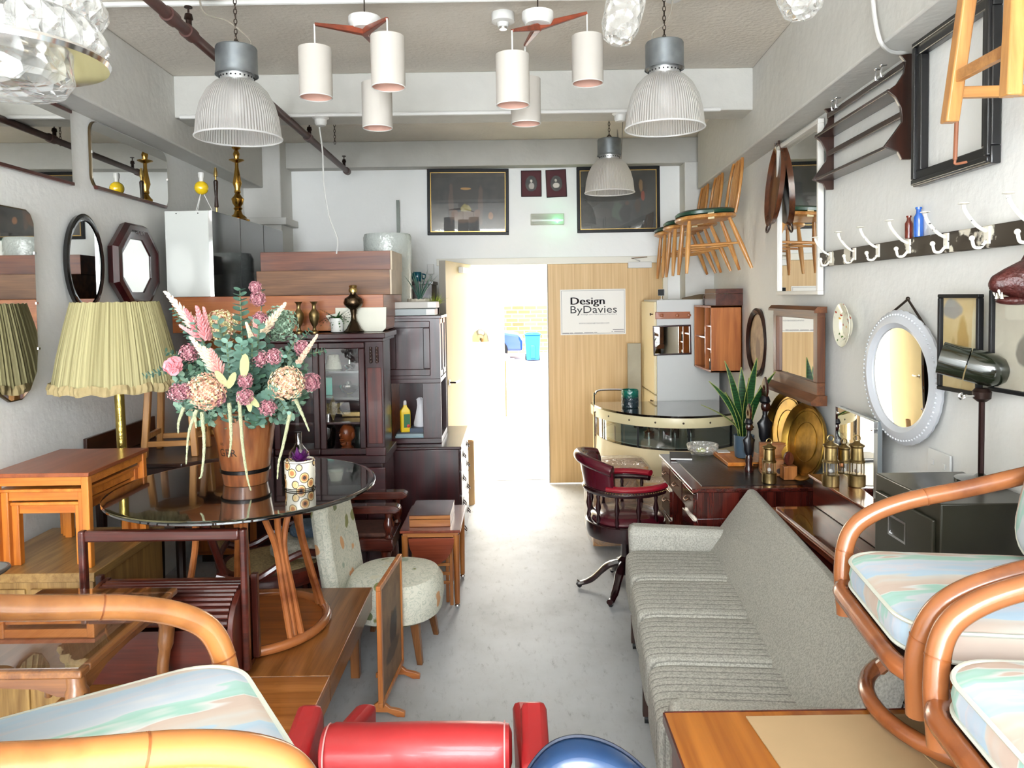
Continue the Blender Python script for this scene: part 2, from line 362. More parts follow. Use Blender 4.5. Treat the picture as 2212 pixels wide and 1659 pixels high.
car('blue car with its nose beside the blue wheelie bin', -1.72, 24.5, 0, '2c4a90')
car('pale car whose front wheel shows past the lobby wall', -1.78, 15.2, 0, 'a8acb0', 3.6)
p = PZ(1094,870,0)
t = MB(); t.box((-.02,-.02,0),(.02,.02,.95)).obj('barrier_post', pm('orange_paint','e0562a',.5)); o = C.objects[-1]; o.location = (-.13,12.6,ZY); tag(o,'thin orange marker post outside beyond the lobby wall','post')
# chrome dome lamp in the lobby
c = P(1037,738,8.4)
t = thing('arc_lamp', 'chrome dome arc lamp glowing bright in the white lobby', 'lamp', (c.x,c.y,0))
MB().lathe([(.105,c.z),(.104,c.z+.02),(.095,c.z+.07),(.07,c.z+.115),(.03,c.z+.14),(.008,c.z+.145)],28).obj('lamp_shade', pm('bronzed_chrome',(.16,.13,.08),.15,1), t)
MB().tube(spline([(0,0,c.z+.145),(0,.02,c.z+.2),(-.18,.1,c.z+.3),(-.5,.15,c.z+.2),(-.62,.2,.4),(-.62,.2,.03)]),.008).obj('arm', CHROME, t)
MB().lathe([(.14,0),(.14,.04),(.02,.05)],24,'Z',(-.62,.2,0)).obj('base', CHROME, t)
# ================= doors =================
LEAF = pm('door_edge_grey','8c8478',.5)
def at2(o, loc, rz): o.location = loc; o.rotation_euler = (0,0,rz); return o
# right leaf, closed, wood grained with sign
m, n, l = nodes_mat('pale_door_wood'); b = n['Principled BSDF']
mp = axmap(n, l, (60,60,1.2)); nt = n.new('ShaderNodeTexNoise'); nt.inputs['Scale'].default_value = 1; nt.inputs['Detail'].default_value = 3; l.new(mp.outputs[0], nt.inputs['Vector'])
rr = ramp(n, l, nt.outputs[0], [(.3,'c4a06c'),(.7,'d9b986')]); l.new(rr.outputs[0], b.inputs['Base Color']); b.inputs['Roughness'].default_value = .5
DOORW = m
d2 = struct(MB().box((.325,YB+.005,.015),(DX1,YB+.05,DZ-.005)).obj('door_2', DOORW, bevel=.002))
MB().box((.318,YB+.0,.015),(.3255,YB+.05,DZ-.005)).obj('edge_strip', LEAF, d2)
MB().box((1.035,YB-.035,1.935),(1.245,YB+.006,1.99)).obj('door_closer', WHITE, d2, bevel=.004)
MB().tube([(1.14,YB-.03,1.995),(1.06,YB-.06,2.02),(1.2,YB-.045,2.03)],.006).obj('closer_arm', CHROME, d2)
for z in (1.75,.3): MB().cyl((DX1+.004,YB-.004,z),.008,.1,10).obj('hinge', CHROME, d2)
hx, hy = DX0, YB+.02; ex, ey = -.555, 5.75
LL = sqrt((ex-hx)**2+(ey-hy)**2); ang = atan2(ey-hy, ex-hx)
d1 = struct(at2(MB().box((0,-.0,.01),(LL,.045,DZ)).obj('door_1', pm('cream_door','dcc68e',.5,noise=.03,nscale=6), bevel=.002), (hx,hy,0), ang))
MB().box((LL,-.003,.01),(LL+.004,.048,DZ)).obj('edge_strip', LEAF, d1)
MB().box((LL+.004,.012,.93),(LL+.007,.034,1.16)).box((LL+.004,.014,.86),(LL+.007,.03,.9)).obj('lock_plate', CHROME, d1)
MB().tube([(LL-.06,.045,1.03),(LL-.06,.095,1.03),(LL-.17,.1,1.03)],.009).cyl((LL-.06,.045,1.03),.024,.006,16,'Y').obj('door_handle', CHROME, d1, bevel=.001)
MB().box((LL-.62,.045,1.90),(LL-.42,.085,1.95)).obj('door_closer', WHITE, d1, bevel=.003)
# shop sign on the door
a = P(1210,626,YB); b_ = P(1352,722,YB); sw, sh = b_.x-a.x, a.z-b_.z
t = thing('shop_sign', 'printed white shop sign with grey and black lettering on the wooden door', 'sign', (a.x,YB-.002,b_.z))
t.rotation_euler = (0,-radians(.2),0)
MB().box((0,-.002,0),(sw,.004,sh)).obj('board', pm('sign_paper','e9e7e2',.5), t, bevel=.0005)
GR = pm('sign_grey_ink','7d7b80',.6); BK = pm('sign_black_ink','1c1c20',.6)
w = MB().at((sw/2,-.0022,sh/2)); w.frame(sw-.02,sh-.02,.003,.0008); w.obj('border', GR, t)
def fit(name, st, x0, x1, zb, hz, mat, bold=0):
    o = text(name, st, 1, mat, t, (x0,-.0035,zb), bold=bold, ext=.0)
    xs = [v.co.x for v in o.data.vertices]; ys = [v.co.y for v in o.data.vertices if True]
    o.scale = ((x1-x0)/(max(xs)-min(xs)), hz/.72, 1); o.location.x = x0-min(xs)*o.scale.x
    return o
for dd_ in (0,.0035,.007): fit('lettering','Design',.155*sw+dd_,.672*sw+dd_,.668*sh,.165*sh,GR)
fit('lettering','ByDavies',.155*sw,.865*sw,.478*sh,.165*sh,BK)
fit('lettering','Vintage and Mid-Century Furniture',.31*sw,.865*sw,.435*sh,.03*sh,GR)
fit('lettering','WWW.DESIGNBYDAVIES.COM',.28*sw,.745*sw,.235*sh,.034*sh,GR)
w = MB()
for (x0_,x1_,z_) in ((.03,.13,.035),(.14,.19,.036),(.21,.34,.038),(.36,.5,.04),(.51,.56,.042),(.8,.97,.1),(.78,.8,.055),(.82,.97,.058)): w.box((x0_*sw,-.0032,z_*sh),(x1_*sw,-.002,(z_+.012)*sh))
w.obj('small_print', GR, t)
# ================= pictures on the back wall =================
def blob_mat(name, cx, base, patches):
    m, n, l = nodes_mat(name); b = n['Principled BSDF']; tc = n.new('ShaderNodeTexCoord')
    nt = n.new('ShaderNodeTexNoise'); nt.inputs['Scale'].default_value = 14; nt.inputs['Detail'].default_value = 5; l.new(tc.outputs['Object'], nt.inputs['Vector'])
    base_r = ramp(n, l, nt.outputs[0], [(.35,base[0]),(.65,base[1])]); last = base_r.outputs[0]
    for (x,z,rx,rz,col) in patches:
        mp = n.new('ShaderNodeMapping'); mp.vector_type='POINT'; l.new(tc.outputs['Object'], mp.inputs[0])
        mp.inputs['Scale'].default_value = (1/rx,0,1/rz); mp.inputs['Location'].default_value = (-x/rx,0,-z/rz)
        vd = n.new('ShaderNodeVectorMath'); vd.operation = 'LENGTH'
        ad = n.new('ShaderNodeVectorMath'); ad.operation = 'MULTIPLY_ADD'; ad.inputs[1].default_value = (.9,.9,.9)
        l.new(nt.outputs['Color'], ad.inputs[0]); l.new(mp.outputs[0], ad.inputs[2])
        sb = n.new('ShaderNodeVectorMath'); sb.operation='SUBTRACT'; sb.inputs[1].default_value=(.45,.45,.45); l.new(ad.outputs[0], sb.inputs[0]); l.new(sb.outputs[0], vd.inputs[0])
        rr = ramp(n, l, vd.outputs['Value'], [(.75,(1,1,1)),(1.0,(0,0,0))])
        mx = n.new('ShaderNodeMix'); mx.data_type='RGBA'; l.new(rr.outputs[0], mx.inputs[0]); l.new(last, mx.inputs[6]); mx.inputs[7].default_value = hexc(col); last = mx.outputs[2]
    l.new(last, b.inputs['Base Color']); b.inputs['Roughness'].default_value = .5; b.inputs['Coat Weight'].default_value = 0; return m
PG = thin('picture_glass', gloss=.10)
def picture(name, label, cat, origin, rz, w_, h_, t_, fmat, pmat, tilt=0, inner=None, glass=True, depth=.025, group=None):
    o = thing(name, label, cat, origin, group=group, rot=(0,tilt,rz))
    MB().frame(w_, h_, t_, depth).obj('picture_frame', fmat, o, bevel=.003)
    if inner: MB().frame(w_-2*t_+.002, h_-2*t_+.002, inner[0], depth*.75).obj('slip', inner[1], o)
    if pmat: MB().box((-w_/2+t_*.8,-.006,-h_/2+t_*.8),(w_/2-t_*.8,-.001,h_/2-t_*.8)).obj('print', pmat, o)
    if glass: MB().box((-w_/2+t_*.8,-.011,-h_/2+t_*.8),(w_/2-t_*.8,-.009,h_/2-t_*.8)).obj('glass', PG, o)
    return o
def midq(u0,v0,u1,v1,Y): a=P(u0,v0,Y); b=P(u1,v1,Y); return (a+b)/2, abs(b.x-a.x), abs(a.z-b.z)
GOLD = pm('gilt','a8894e',.35,.8)
c, w_, h_ = midq(922,367,1100,507,YB)
pm1 = blob_mat('painting_dim_hall', 0, ('1e2022','34322f'), [(-.02,.04,.16,.21,'2a2724'),(-.15,-.02,.025,.2,'4a3a30'),(.11,-.02,.025,.2,'4a3a30'),(-.02,.12,.05,.012,'a87a3a'),(-.02,-.06,.05,.05,'8a7c3e'),(-.02,-.13,.14,.06,'5c4430'),(.2,-.12,.025,.04,'8a5c3a'),(-.12,-.1,.03,.04,'5c3c28'),(.08,-.1,.03,.04,'5c3c28')])
picture('framed_picture','large dark painting of a dim hall, framed black and gilt','picture',(c.x,YB-.001,c.z),0,w_,h_,.028,BLACK,pm1,radians(.6),(.007,GOLD))
c, w_, h_ = midq(1245,362,1425,501,YB)
pm2 = blob_mat('painting_dark_cave', 0, ('22241f','33322d'), [(.19,.1,.07,.1,'241a12'),(.2,.12,.02,.07,'8a6a40'),(.22,.03,.02,.05,'8a3c22'),(.17,-.05,.03,.07,'3a2a1c'),(0,-.1,.06,.1,'3c4a3c'),(.06,-.12,.06,.09,'181614'),(.08,-.03,.02,.02,'4a3424'),(-.15,-.12,.09,.06,'34322c')])
picture('framed_picture','large dark cave painting in a black and gilt frame behind the far pendant lamp','picture',(c.x,YB-.001,c.z),0,w_,h_,.028,BLACK,pm2,radians(-.2),(.007,GOLD))
MAR = pm('maroon_mount','4c1a20',.7)
for (q, lab, tl, pts) in (((1125,369,1170,425),'small maroon mounted oval portrait of a seated figure, nearer the hall painting',0,[(0,.022,.012,.016,'c8c0b4'),(.004,-.02,.026,.03,'a8a098')]),
                     ((1179,367,1224,426),'small maroon mounted oval portrait of a bearded figure, nearer the far pendant',radians(-2),[(-.004,.026,.012,.015,'b0a89c'),(0,-.016,.032,.024,'c8c0b4')])):
    c, w_, h_ = midq(*q, YB)
    o = picture('portrait', lab, 'picture', (c.x,YB-.001,c.z),0,w_,h_,.005,BLACK,MAR,tl,depth=.012,glass=False)
    MB().lathe([(.001,-.010),(.055,-.010),(.055,-.006)],28,'Y',(0,0,0),.95,1.25).obj('oval_photograph', blob_mat('portrait_print_%d'%len(MATS),0,('15130f','3a362e'),pts), o)
# emergency light
a = P(1146,487,YB); b_ = P(1218,462,YB)
t = thing('emergency_light','white emergency light with a green glow above the doorway','light',(a.x,YB,a.z)); w_=b_.x-a.x; h_=b_.z-a.z
MB().box((0,-.05,0),(w_,0,h_)).obj('housing', thin('clear_diffuser',diff=.75,dcol=(.85,.84,.75)), t, bevel=.006)
MB().box((.01,-.055,h_*.3),(w_-.01,-.05,h_*.46)).obj('tube', WHITE, t)
gm = pm('green_led',(.1,.8,.3),.5,Emission_Color=(.15,1,.4,1),Emission_Strength=9)
MB().ell((w_*.79,-.06,h_*.28),.009).obj('green_led', gm, t)
light('led_glow','POINT',(a.x+w_*.79,YB-.1,a.z+h_*.4),(0,0,0),.25,(.2,1,.45),shadow_soft_size=.03)
# ================= ceiling: pipe, conduits, cables =================
def one(mb, name, mat, label, cat, group=None, **k): return tag(mb.obj(name, mat, **k), label, cat, group)
PIPEM = pm('pipe_paint','4a2c26',.45,noise=.2,nscale=20)
p0 = PZ(318,-8,2.79); p1 = PZ(752,372,2.77)
t = thing('sprinkler_pipe','long brown sprinkler pipe running diagonally under the ceiling','pipe',tuple(p0))
dd = p1-p0; Ln = dd.length
MB().tube([V((0,0,0))-dd*.3, dd],.022,14).obj('pipe', PIPEM, t)
for k in (.0+.052,.1,.63,.985):
    q = dd*k; MB().tube([q-dd.normalized()*.035, q+dd.normalized()*.035],.029,14).obj('collar', PIPEM, t)
for k in (.1,.955,.64):
    q = dd*k; MB().at(q).lathe([(.012,0),(.012,.05),(.018,.055),(.014,.075),(.004,.08),(.004,.1),(.016,.1),(.016,.105)],12).obj('sprinkler_head', pm('dark_bronze','2a1a14',.4,.6), t)
CH = pm('chain_metal','4a4038',.4,.9)
def chain(parent, x, y, z0, z1, name='chain', r=.0022, s=.026):
    w = MB(); k = int((z1-z0)/(s*.78)); st = (z1-z0)/max(k,1)
    for i in range(k+1):
        w.at((x,y,z0+i*st),(0,0,(pi/2)*(i%2))); w.ring((0,0,0),s/2,r,10,5,'Y',.5,1)
    return w.obj(name, CH, parent)
GALV = pm('galvanised','8c9296',.38,.85,noise=.15,nscale=18)
def ribbed():
    m = thin('ribbed_plastic', gloss=.1, rough=.12, diff=.62, dcol=(.95,.93,.9)); n = m.node_tree.nodes; l = m.node_tree.links
    tc = n.new('ShaderNodeTexCoord'); sp = n.new('ShaderNodeSeparateXYZ'); l.new(tc.outputs['Object'], sp.inputs[0])
    at_ = n.new('ShaderNodeMath'); at_.operation = 'ARCTAN2'; l.new(sp.outputs[1], at_.inputs[0]); l.new(sp.outputs[0], at_.inputs[1])
    mu = n.new('ShaderNodeMath'); mu.operation = 'MULTIPLY'; mu.inputs[1].default_value = 90; l.new(at_.outputs[0], mu.inputs[0])
    si = n.new('ShaderNodeMath'); si.operation = 'SINE'; l.new(mu.outputs[0], si.inputs[0])
    bu = n.new('ShaderNodeBump'); bu.inputs['Distance'].default_value = .004; bu.inputs['Strength'].default_value = 1; l.new(si.outputs[0], bu.inputs['Height'])
    for x in n:
        if x.type in ('BSDF_GLOSSY','BSDF_DIFFUSE','BSDF_TRANSLUCENT'): l.new(bu.outputs[0], x.inputs['Normal'])
    return m
RIB = ribbed()
def pendant(label, u, v, Y, rs, cable):
    c = P(u, v, Y); t = thing('industrial_pendant_lamp', label, 'lamp', tuple(c), group=None)
    prof = [(rs,0),(rs*.985,rs*.12),(rs*.95,rs*.45),(rs*.86,rs*.8),(rs*.7,rs*1.1),(rs*.52,rs*1.28),(rs*.42,rs*1.33)]
    MB().lathe(prof,48,cap=False).obj('dome_shade', RIB, t)
    MB().ring((0,0,0),rs,.004,48).obj('rim', thin('clear_rim',diff=.6), t)
    co = MB().lathe([(rs*.38,rs*1.3),(rs*.4,rs*1.52)],32).obj('collar', pm('aluminium','c8cacc',.3,.9), t)
    w = MB()
    for j in range(24): w.ell((rs*.395*cos(j*pi/12),rs*.395*sin(j*pi/12),rs*1.41),.004,6,4)
    w.obj('vent_holes', BLACK, co)
    MB().lathe([(rs*.2,rs*1.5),(rs*.49,rs*1.5),(rs*.5,rs*1.47),(rs*.48,rs*1.55),(rs*.48,rs*2.1),(rs*.46,rs*2.14),(.01,rs*2.15)],40,cap=False).obj('cap', GALV, t)
    MB().ell((0,0,rs*.8),(.035,.035,.06)).obj('bulb', WHITE, t)
    top = ZC-c.z
    MB().ring((0,0,rs*2.2),.016,.004,14,6,'Y').obj('hook', CH, t)
    chain(t, 0, 0, rs*2.28, top)
    MB().tube(spline(cable(rs, top)),.004,6).obj('cable', pm('grey_cable','8c8478',.5), t)
    e = cable(rs, top)[-1]
    MB().lathe([(.03,top-.05),(.045,top-.04),(.045,top)],20,'Z',(e[0],e[1],0)).obj('ceiling_rose', WHITE, t)
    return t
pendant('industrial pendant with ribbed clear dome and grey cap, beside the brown pipe',516,298,3.2,.178,lambda r,t:[(.05,0,r*2.1),(.06,0,r*2.3),(-.03,0,r*2.75),(-.14,.02,t-.12),(-.16,.02,t-.02)])
pendant('industrial pendant with ribbed clear dome, hanging nearest the right wall beam',1436,277,3.35,.176,lambda r,t:[(-.05,0,r*2.1),(-.05,0,r*2.4),(0,0,r*2.6),(.03,0,t-.1),(.04,0,t-.02)])
pendant('industrial pendant with ribbed dome hanging in front of the dark cave painting',1317,416,5.38,.178,lambda r,t:[(.06,0,r*2.1),(.06,0,r*2.5),(.08,0,t-.4),(.1,-.02,t-.02)])
SHADE = pm('white_card_shade','bab4ab',.7); TK = TEAK('X')
SHIN = pm('pink_lining','dcae9c',.8)
def tripendant(label, hub, arms):
    hc = P(*hub); t = thing('cluster_pendant_lamp', label, 'lamp', tuple(hc))
    MB().lathe([(.02,.0),(.055,.005),(.07,.03),(.07,.055),(.0,.055)],28).obj('canopy', WHITE, t)
    MB().tube([(0,0,.055),(0,0,ZC-hc.z)],.003).obj('cord', CH, t)
    for (u,v,Y,zt,r) in arms:
        q = P(u,v,Y)-hc; d = V((q.x,q.y,0)); Ld = d.length; a = atan2(q.y,q.x); sl = atan2(q.z,Ld)
        am = MB().at((0,0,0),(0,-sl,a)).hexa([(0,-.016,-.02),(q.length,-.007,-.006),(q.length,.007,-.006),(0,.016,-.02)],[(0,-.016,.012),(q.length,-.007,.006),(q.length,.007,.006),(0,.016,.012)]).obj('arm', wood('teak_dark','6a2c18','94442a'), t, bevel=.003)
        z1 = zt-hc.z; hS = .205
        MB().tube([q, (q.x,q.y,z1)],.0035).obj('flex', WHITE, t)
        s_ = MB().lathe([(r,z1-hS),(r,z1),(r*.3,z1+.001)],40,'Z',(q.x,q.y,0),cap=False).obj('lamp_shade', SHADE, t)
        MB().lathe([(r-.004,z1-hS+.001),(r-.004,z1-.004),(.002,z1-.004)],40,'Z',(q.x,q.y,0),cap=False).obj('lining', SHIN, s_)
        MB().ring((q.x,q.y,z1-hS),r-.002,.0025,40).obj('shade_rim', WHITE, s_)
tripendant('three arm teak and white shade cluster pendant, nearest the brown pipe',(788,66,3.3),[(679,52,3.2,2.765,.07),(836,40,3.1,2.775,.07),(812,100,3.5,2.70,.07)])
tripendant('three arm teak and white shade cluster pendant, beside the textured glass shade',(1162,56,3.3),[(1106,66,3.12,2.70,.07),(1134,98,3.5,2.71,.07),(1268,28,3.35,2.85,.07)])
# conduits
one(MB().tube([(XL(4.45)+.2,4.485,2.80),(XR(4.45)-.35,4.485,2.80)],.012),'conduit',WHITE,'thin white conduit along the foot of the cross beam','conduit')
one(MB().tube([(XL(3.4)+.2,3.395,ZC-.012),(XR(3.4)-.2,3.395,ZC-.012)],.012),'conduit',WHITE,'thin white conduit crossing the ceiling above the hanging lamps','conduit')
a = onL(422,255,.09)
one(MB().tube([(a.x,a.y,2.80),tuple(onL(424,252,.09)),tuple(onL(424,335,.03)),tuple(onL(386,337,.012))],.014),'conduit',WHITE,'bent white conduit dropping from the cross beam onto the left wall','conduit')
for (u,v,lab) in ((690,259,'white ceiling rose under the cross beam, above the dangling flex'),(1345,243,'white ceiling rose under the cross beam by the right hand pendant')):
    q = PZ(u,v-6,2.79); one(MB().lathe([(.028,-.045),(.036,-.03),(.036,-.01),(.05,.0),(.05,.01)],24,'Z',(q.x,4.52,2.79)),'ceiling_rose',WHITE,lab,'ceiling rose')
c = P(690,275,4.5)
one(MB().tube(spline([c,P(697,330,4.5),P(700,400,4.52),P(712,470,4.55),P(729,515,4.6),P(727,548,4.62)],8),.0045,6),'hanging_flex',WHITE,'loose white flex dangling from a ceiling rose to the wooden drawers','cable')
q = P(1086,8,3.6)
t = thing('smoke_detector','white smoke detector on the ceiling at the top edge','detector',(q.x,3.6,ZC))
MB().lathe([(.025,-.065),(.03,-.045),(.055,-.04),(.055,0)],24).obj('housing',WHITE,t); MB().lathe([(.018,-.075),(.022,-.045)],16).obj('sensor',CHROME,t)
w = MB()
for k in (0,.02): w.tube(spline([onR(1884,-20,.17+k),onR(1890,40,.17+k*.8),onR(1902,90,.165+k*.5),onR(1925,112,.10),onR(1962,113,.01)],6),.0075)
one(w,'wall_cable',WHITE,'pair of white cables bending down the right beam above the dark plate rack','cable')
chn = thing('hanging_chain','loose rusty chain hanging from the ceiling behind the white shades','chain',(P(722,258,5.3).x,5.3,0)); chain(chn,0,0,P(722,308,5.3).z,ZC)
# ================= crystal lights =================
def crystal(name, sc, d=.03):
    m = thin(name, gloss=.25, rough=.05, diff=.22, dcol=(.95,.96,.93)); n = m.node_tree.nodes; l = m.node_tree.links
    tc = n.new('ShaderNodeTexCoord'); vo = n.new('ShaderNodeTexVoronoi'); vo.inputs['Scale'].default_value = sc; l.new(tc.outputs['Object'], vo.inputs['Vector'])
    bu = n.new('ShaderNodeBump'); bu.inputs['Distance'].default_value = d; bu.inputs['Strength'].default_value = 1; l.new(vo.outputs[0], bu.inputs['Height'])
    for x in n:
        if x.type in ('BSDF_GLOSSY','BSDF_DIFFUSE','BSDF_TRANSLUCENT','FRESNEL'): l.new(bu.outputs[0], x.inputs['Normal'])
    return m
CRY = crystal('cut_crystal', 28); ICE = crystal('ice_glass', 42, .02)
c = P(4,132,1.36)
t = thing('crystal_ceiling_light','round cut crystal and chrome ceiling light close to the camera','lamp',tuple(c))
w = MB()
for k in range(3):
    z = .01+k*.062; N = 26
    for j in range(N):
        a = 2*pi*(j+.5*(k%2))/N
        w.at((.158*cos(a),.158*sin(a),z+.031),(0,0,a)); w.rings([[(.001,-.019,-.03),(.001,.019,-.03),(.001,.019,.03),(.001,-.019,.03)],[(.017,-.003,-.004),(.017,.003,-.004),(.017,.003,.004),(.017,-.003,.004)]])
w.obj('crystal_prisms', CRY, t)
MB().lathe([(.172,.0),(.176,.008),(.172,.014)],48).lathe([(.10,-.004),(.172,.0),(.172,.004),(.10,.0)],48).obj('chrome_band', CHROME, t)
MB().lathe([(.112,-.002),(.115,-.03),(.10,-.052),(.05,-.06),(.005,-.062)],40,cap=False).obj('lower_bowl', CRY, t)
MB().lathe([(.15,.19),(.15,.2),(.03,.2),(.03,ZC-c.z)],32,cap=False).obj('ceiling_stem', CHROME, t)
for (lab,u,v,Y,rx,rz,tilt) in (('long textured clear glass shade beside the cluster pendant',1330,98,1.9,.05,.18,radians(-14)),('short textured clear glass shade below the top edge, before the right beam',1748,40,1.9,.055,.12,radians(24))):
    c = P(u,v,Y); t = thing('ice_glass_shade',lab,'lamp shade',tuple(c),rot=(0,-tilt,0))
    MB().lathe([(rx*.25,.0),(rx*.7,.012),(rx*.95,rz*.25),(rx,rz*.6),(rx*.85,rz*1.0),(rx*.8,rz*1.5)],28,cap=False).obj('glass_shade', ICE, t)
    MB().tube([(0,0,rz*1.2),(0,0,rz*1.5),(sin(tilt)*(ZC-c.z-rz*1.6),0,rz*1.5+cos(tilt)*(ZC-c.z-rz*1.6))],.006).lathe([(rx*.8,rz*1.5),(.01,rz*1.56)],20).obj('fitting', CHROME, t)
# ================= right wall =================
RR2 = radians(-90)+math.atan(.09)      # lower items hang a little off the wall at their far end
def rectR(uL, uR, vT, vB, off=0):
    """rectangle on the right wall: far edge uL, near edge uR"""
    a = onR(uL,(vT+vB)/2,off); b = onR(uR,(vT+vB)/2,off); um = (uL+uR)/2
    t_ = onR(um,vT,off); b2 = onR(um,vB,off)
    return (a+b)/2, (a-b).length, t_.z-b2.z
def mirror(name, label, origin, rz, w_, h_, t_, fmat, depth=.03, tilt=0, lean=0):
    o = thing(name, label, 'mirror', tuple(origin), rot=(lean,tilt,rz))
    MB().frame(w_,h_,t_,depth).obj('mirror_frame', fmat, o, bevel=.003)
    MB().box((-w_/2+t_*.9,-depth*.5,-h_/2+t_*.9),(w_/2-t_*.9,-.002,h_/2-t_*.9)).obj('mirror_glass', MIR, o)
    return o
WF = pm('white_frame','e9e6df',.35)
c = (onR(1692,439)+onR(1784,404))/2
mirror('wall_mirror','tall white framed wall mirror reflecting a dark picture, beside the plate rack',(c.x-.01,c.y,1.7+.42), RR, (onR(1692,400)-onR(1784,400)).length, .87, .022, WF, .03)
# plate rack
q0 = V((XR(2.79),2.79,0)); t = thing('plate_rack','dark wooden wall plate rack with shaped ends and two shelves','rack',(q0.x-.001,2.79,2.19),RR)
LR = .81
def endpanel(x):
    pts = [(0,0),(-.035,.0),(-.05,.03),(-.10,.05),(-.07,.09),(-.035,.14),(-.04,.19),(-.06,.23),(-.09,.255),(-.055,.28),(-.03,.32),(-.025,.36),(-.045,.385),(0,.39)]
    return MB().prism([(y,z) for y,z in pts], x, x+.016, 'X')
endpanel(-LR).obj('end_panel', DARK('Z'), t, bevel=.002); endpanel(-.016).obj('end_panel', DARK('Z'), t, bevel=.002)
for z in (.045,.25): MB().box((-LR,-.085,z),(-.01,0,z+.014)).obj('shelf', DARK(), t, bevel=.002)
for z in (.34,.16): MB().box((-LR,-.03,z),(-.01,-.018,z+.024)).obj('rail', DARK(), t, bevel=.002)
for x in (-.68,-.63,-.2,-.15):
    w = MB(); w.tube(spline([(x,-.03,.36),(x,-.05,.35),(x,-.05,.385),(x,-.03,.395)],4),.004,6); w.ell((x,-.05,.395),.008,8,5); w.obj('hook', CHROME, t)
# empty black frame
c, w_, h_ = rectR(1994,2163,250,250,0)
t = thing('empty_picture_frame','large empty black picture frame hanging behind the wooden stool','frame',(c.x-.002,c.y,2.335),RR)
w = MB(); w.frame(w_,.52,.055,.03); w.frame(w_-.01,.51,.02,.04); w.obj('frame', pm('black_frame','0d0d10',.3,coat=.4), t, bevel=.004)
o = tag(MB().at((XR(2.5)-.035,2.5,2.61)).tube([(0,0,.02),(0,0,-.01),(-.02,0,-.015),(-.02,0,.005)],.006).obj('wall_hook',WHITE),'small white hook holding the empty black frame','hook')
# hanging stool
def stool(label, loc, rz, h, sp, top, group=None, seat_r=.15, leg_t=.017, hang=0):
    t = thing('wooden_stool', label, 'stool', loc, rz, group)
    cs = [(-1,-1),(1,-1),(1,1),(-1,1)]; B = BEECH('Z')
    def lp(i, z): sx, sy = cs[i]; k = sp+(top-sp)*z/h; return V((sx*k, sy*k, z))
    for i in range(4):
        a, b = lp(i,0), lp(i,h)
        MB().hexa([a+V((x*leg_t,y*leg_t,0)) for x,y in ((-1,-1),(1,-1),(1,1),(-1,1))],[b+V((x*leg_t,y*leg_t,0)) for x,y in ((-1,-1),(1,-1),(1,1),(-1,1))]).obj('leg', B, t, bevel=.004)
    for i in range(4):
        z = h*(.24 if i%2 else .16)
        a, b = lp(i,z), lp((i+1)%4,z); d = (b-a).normalized(); n_ = V((-d.y,d.x,0))*.009
        MB().hexa([a+n_-V((0,0,.014)),b+n_-V((0,0,.014)),b-n_-V((0,0,.014)),a-n_-V((0,0,.014))],[a+n_+V((0,0,.014)),b+n_+V((0,0,.014)),b-n_+V((0,0,.014)),a-n_+V((0,0,.014))]).obj('stretcher', BEECH('X'), t, bevel=.002)
    MB().lathe([(seat_r*.9,h),(seat_r,h+.008),(seat_r,h+.024),(seat_r*.94,h+.032)],32).obj('seat', BEECH('X'), t)
    if hang: MB().tube([(.0,0,h+.03),(0,0,h+hang)],.003).obj('hanging_wire', CH, t)
    return t
stool('pale wooden stool hanging at the top right corner before the black frame',(1.24,1.775,2.125),radians(-3),.46,.125,.085,hang=.455)
o = tag(MB().tube(spline([PZ(2062,352,2.02) if 0 else P(2068,200,2.2),P(2066,270,2.2),P(2063,345,2.2)],5),.006).tube(spline([P(2063,345,2.2),P(2064,354,2.2),P(2088,350,2.2)],4),.004).obj('leather_strap', pm('strap_leather','8a5438',.6)),'thin brown leather strap with pale tip hanging below the stool','strap')
# coat rail
m, n, l = nodes_mat('chipped_rail'); b = n['Principled BSDF']; mp = axmap(n, l, (1,1,1)); nt = n.new('ShaderNodeTexNoise'); nt.inputs['Scale'].default_value = 9; nt.inputs['Detail'].default_value = 8; l.new(mp.outputs[0], nt.inputs['Vector'])
rr = ramp(n, l, nt.outputs[0], [(.57,'33291c'),(.6,'e6e0d0')]); l.new(rr.outputs[0], b.inputs['Base Color']); b.inputs['Roughness'].default_value = .6; RAILM = m
m, n, l = nodes_mat('chipped_white'); b = n['Principled BSDF']; mp = axmap(n, l, (1,1,1)); nt = n.new('ShaderNodeTexNoise'); nt.inputs['Scale'].default_value = 55; nt.inputs['Detail'].default_value = 3; l.new(mp.outputs[0], nt.inputs['Vector'])
rr = ramp(n, l, nt.outputs[0], [(.33,'1c1814'),(.37,'efeadc')]); l.new(rr.outputs[0], b.inputs['Base Color']); b.inputs['Roughness'].default_value = .4; CHIP = m
a = onR(1783,565); t = thing('coat_rail','weathered dark coat rail with chipped white double hooks','coat rail',(a.x-.001,a.y,1.825),RR)
RLn = a.y-1.75
MB().box((0,-.028,0),(RLn,0,.068)).obj('backboard', RAILM, t, bevel=.003)
for u in (1808,1862,1914,1982,2066,2157,2262):
    x = a.y-onR(u,560).y
    w = MB(); w.box((x-.013,-.034,.012),(x+.013,-.028,.064))
    w.tube(spline([(x,-.034,.05),(x,-.06,.066),(x,-.085,.095),(x,-.098,.118),(x,-.1,.13)],5),.0055,8)
    w.lathe([(.002,.131),(.016,.134),(.014,.137),(.001,.138)],14,'Z',(x,-.1,0))
    w.tube(spline([(x,-.034,.02),(x,-.05,.002),(x,-.068,.004),(x,-.074,.024)],5),.005,8); w.ell((x,-.075,.03),.0085,10,6)
    w.obj('double_hook', CHIP, t)
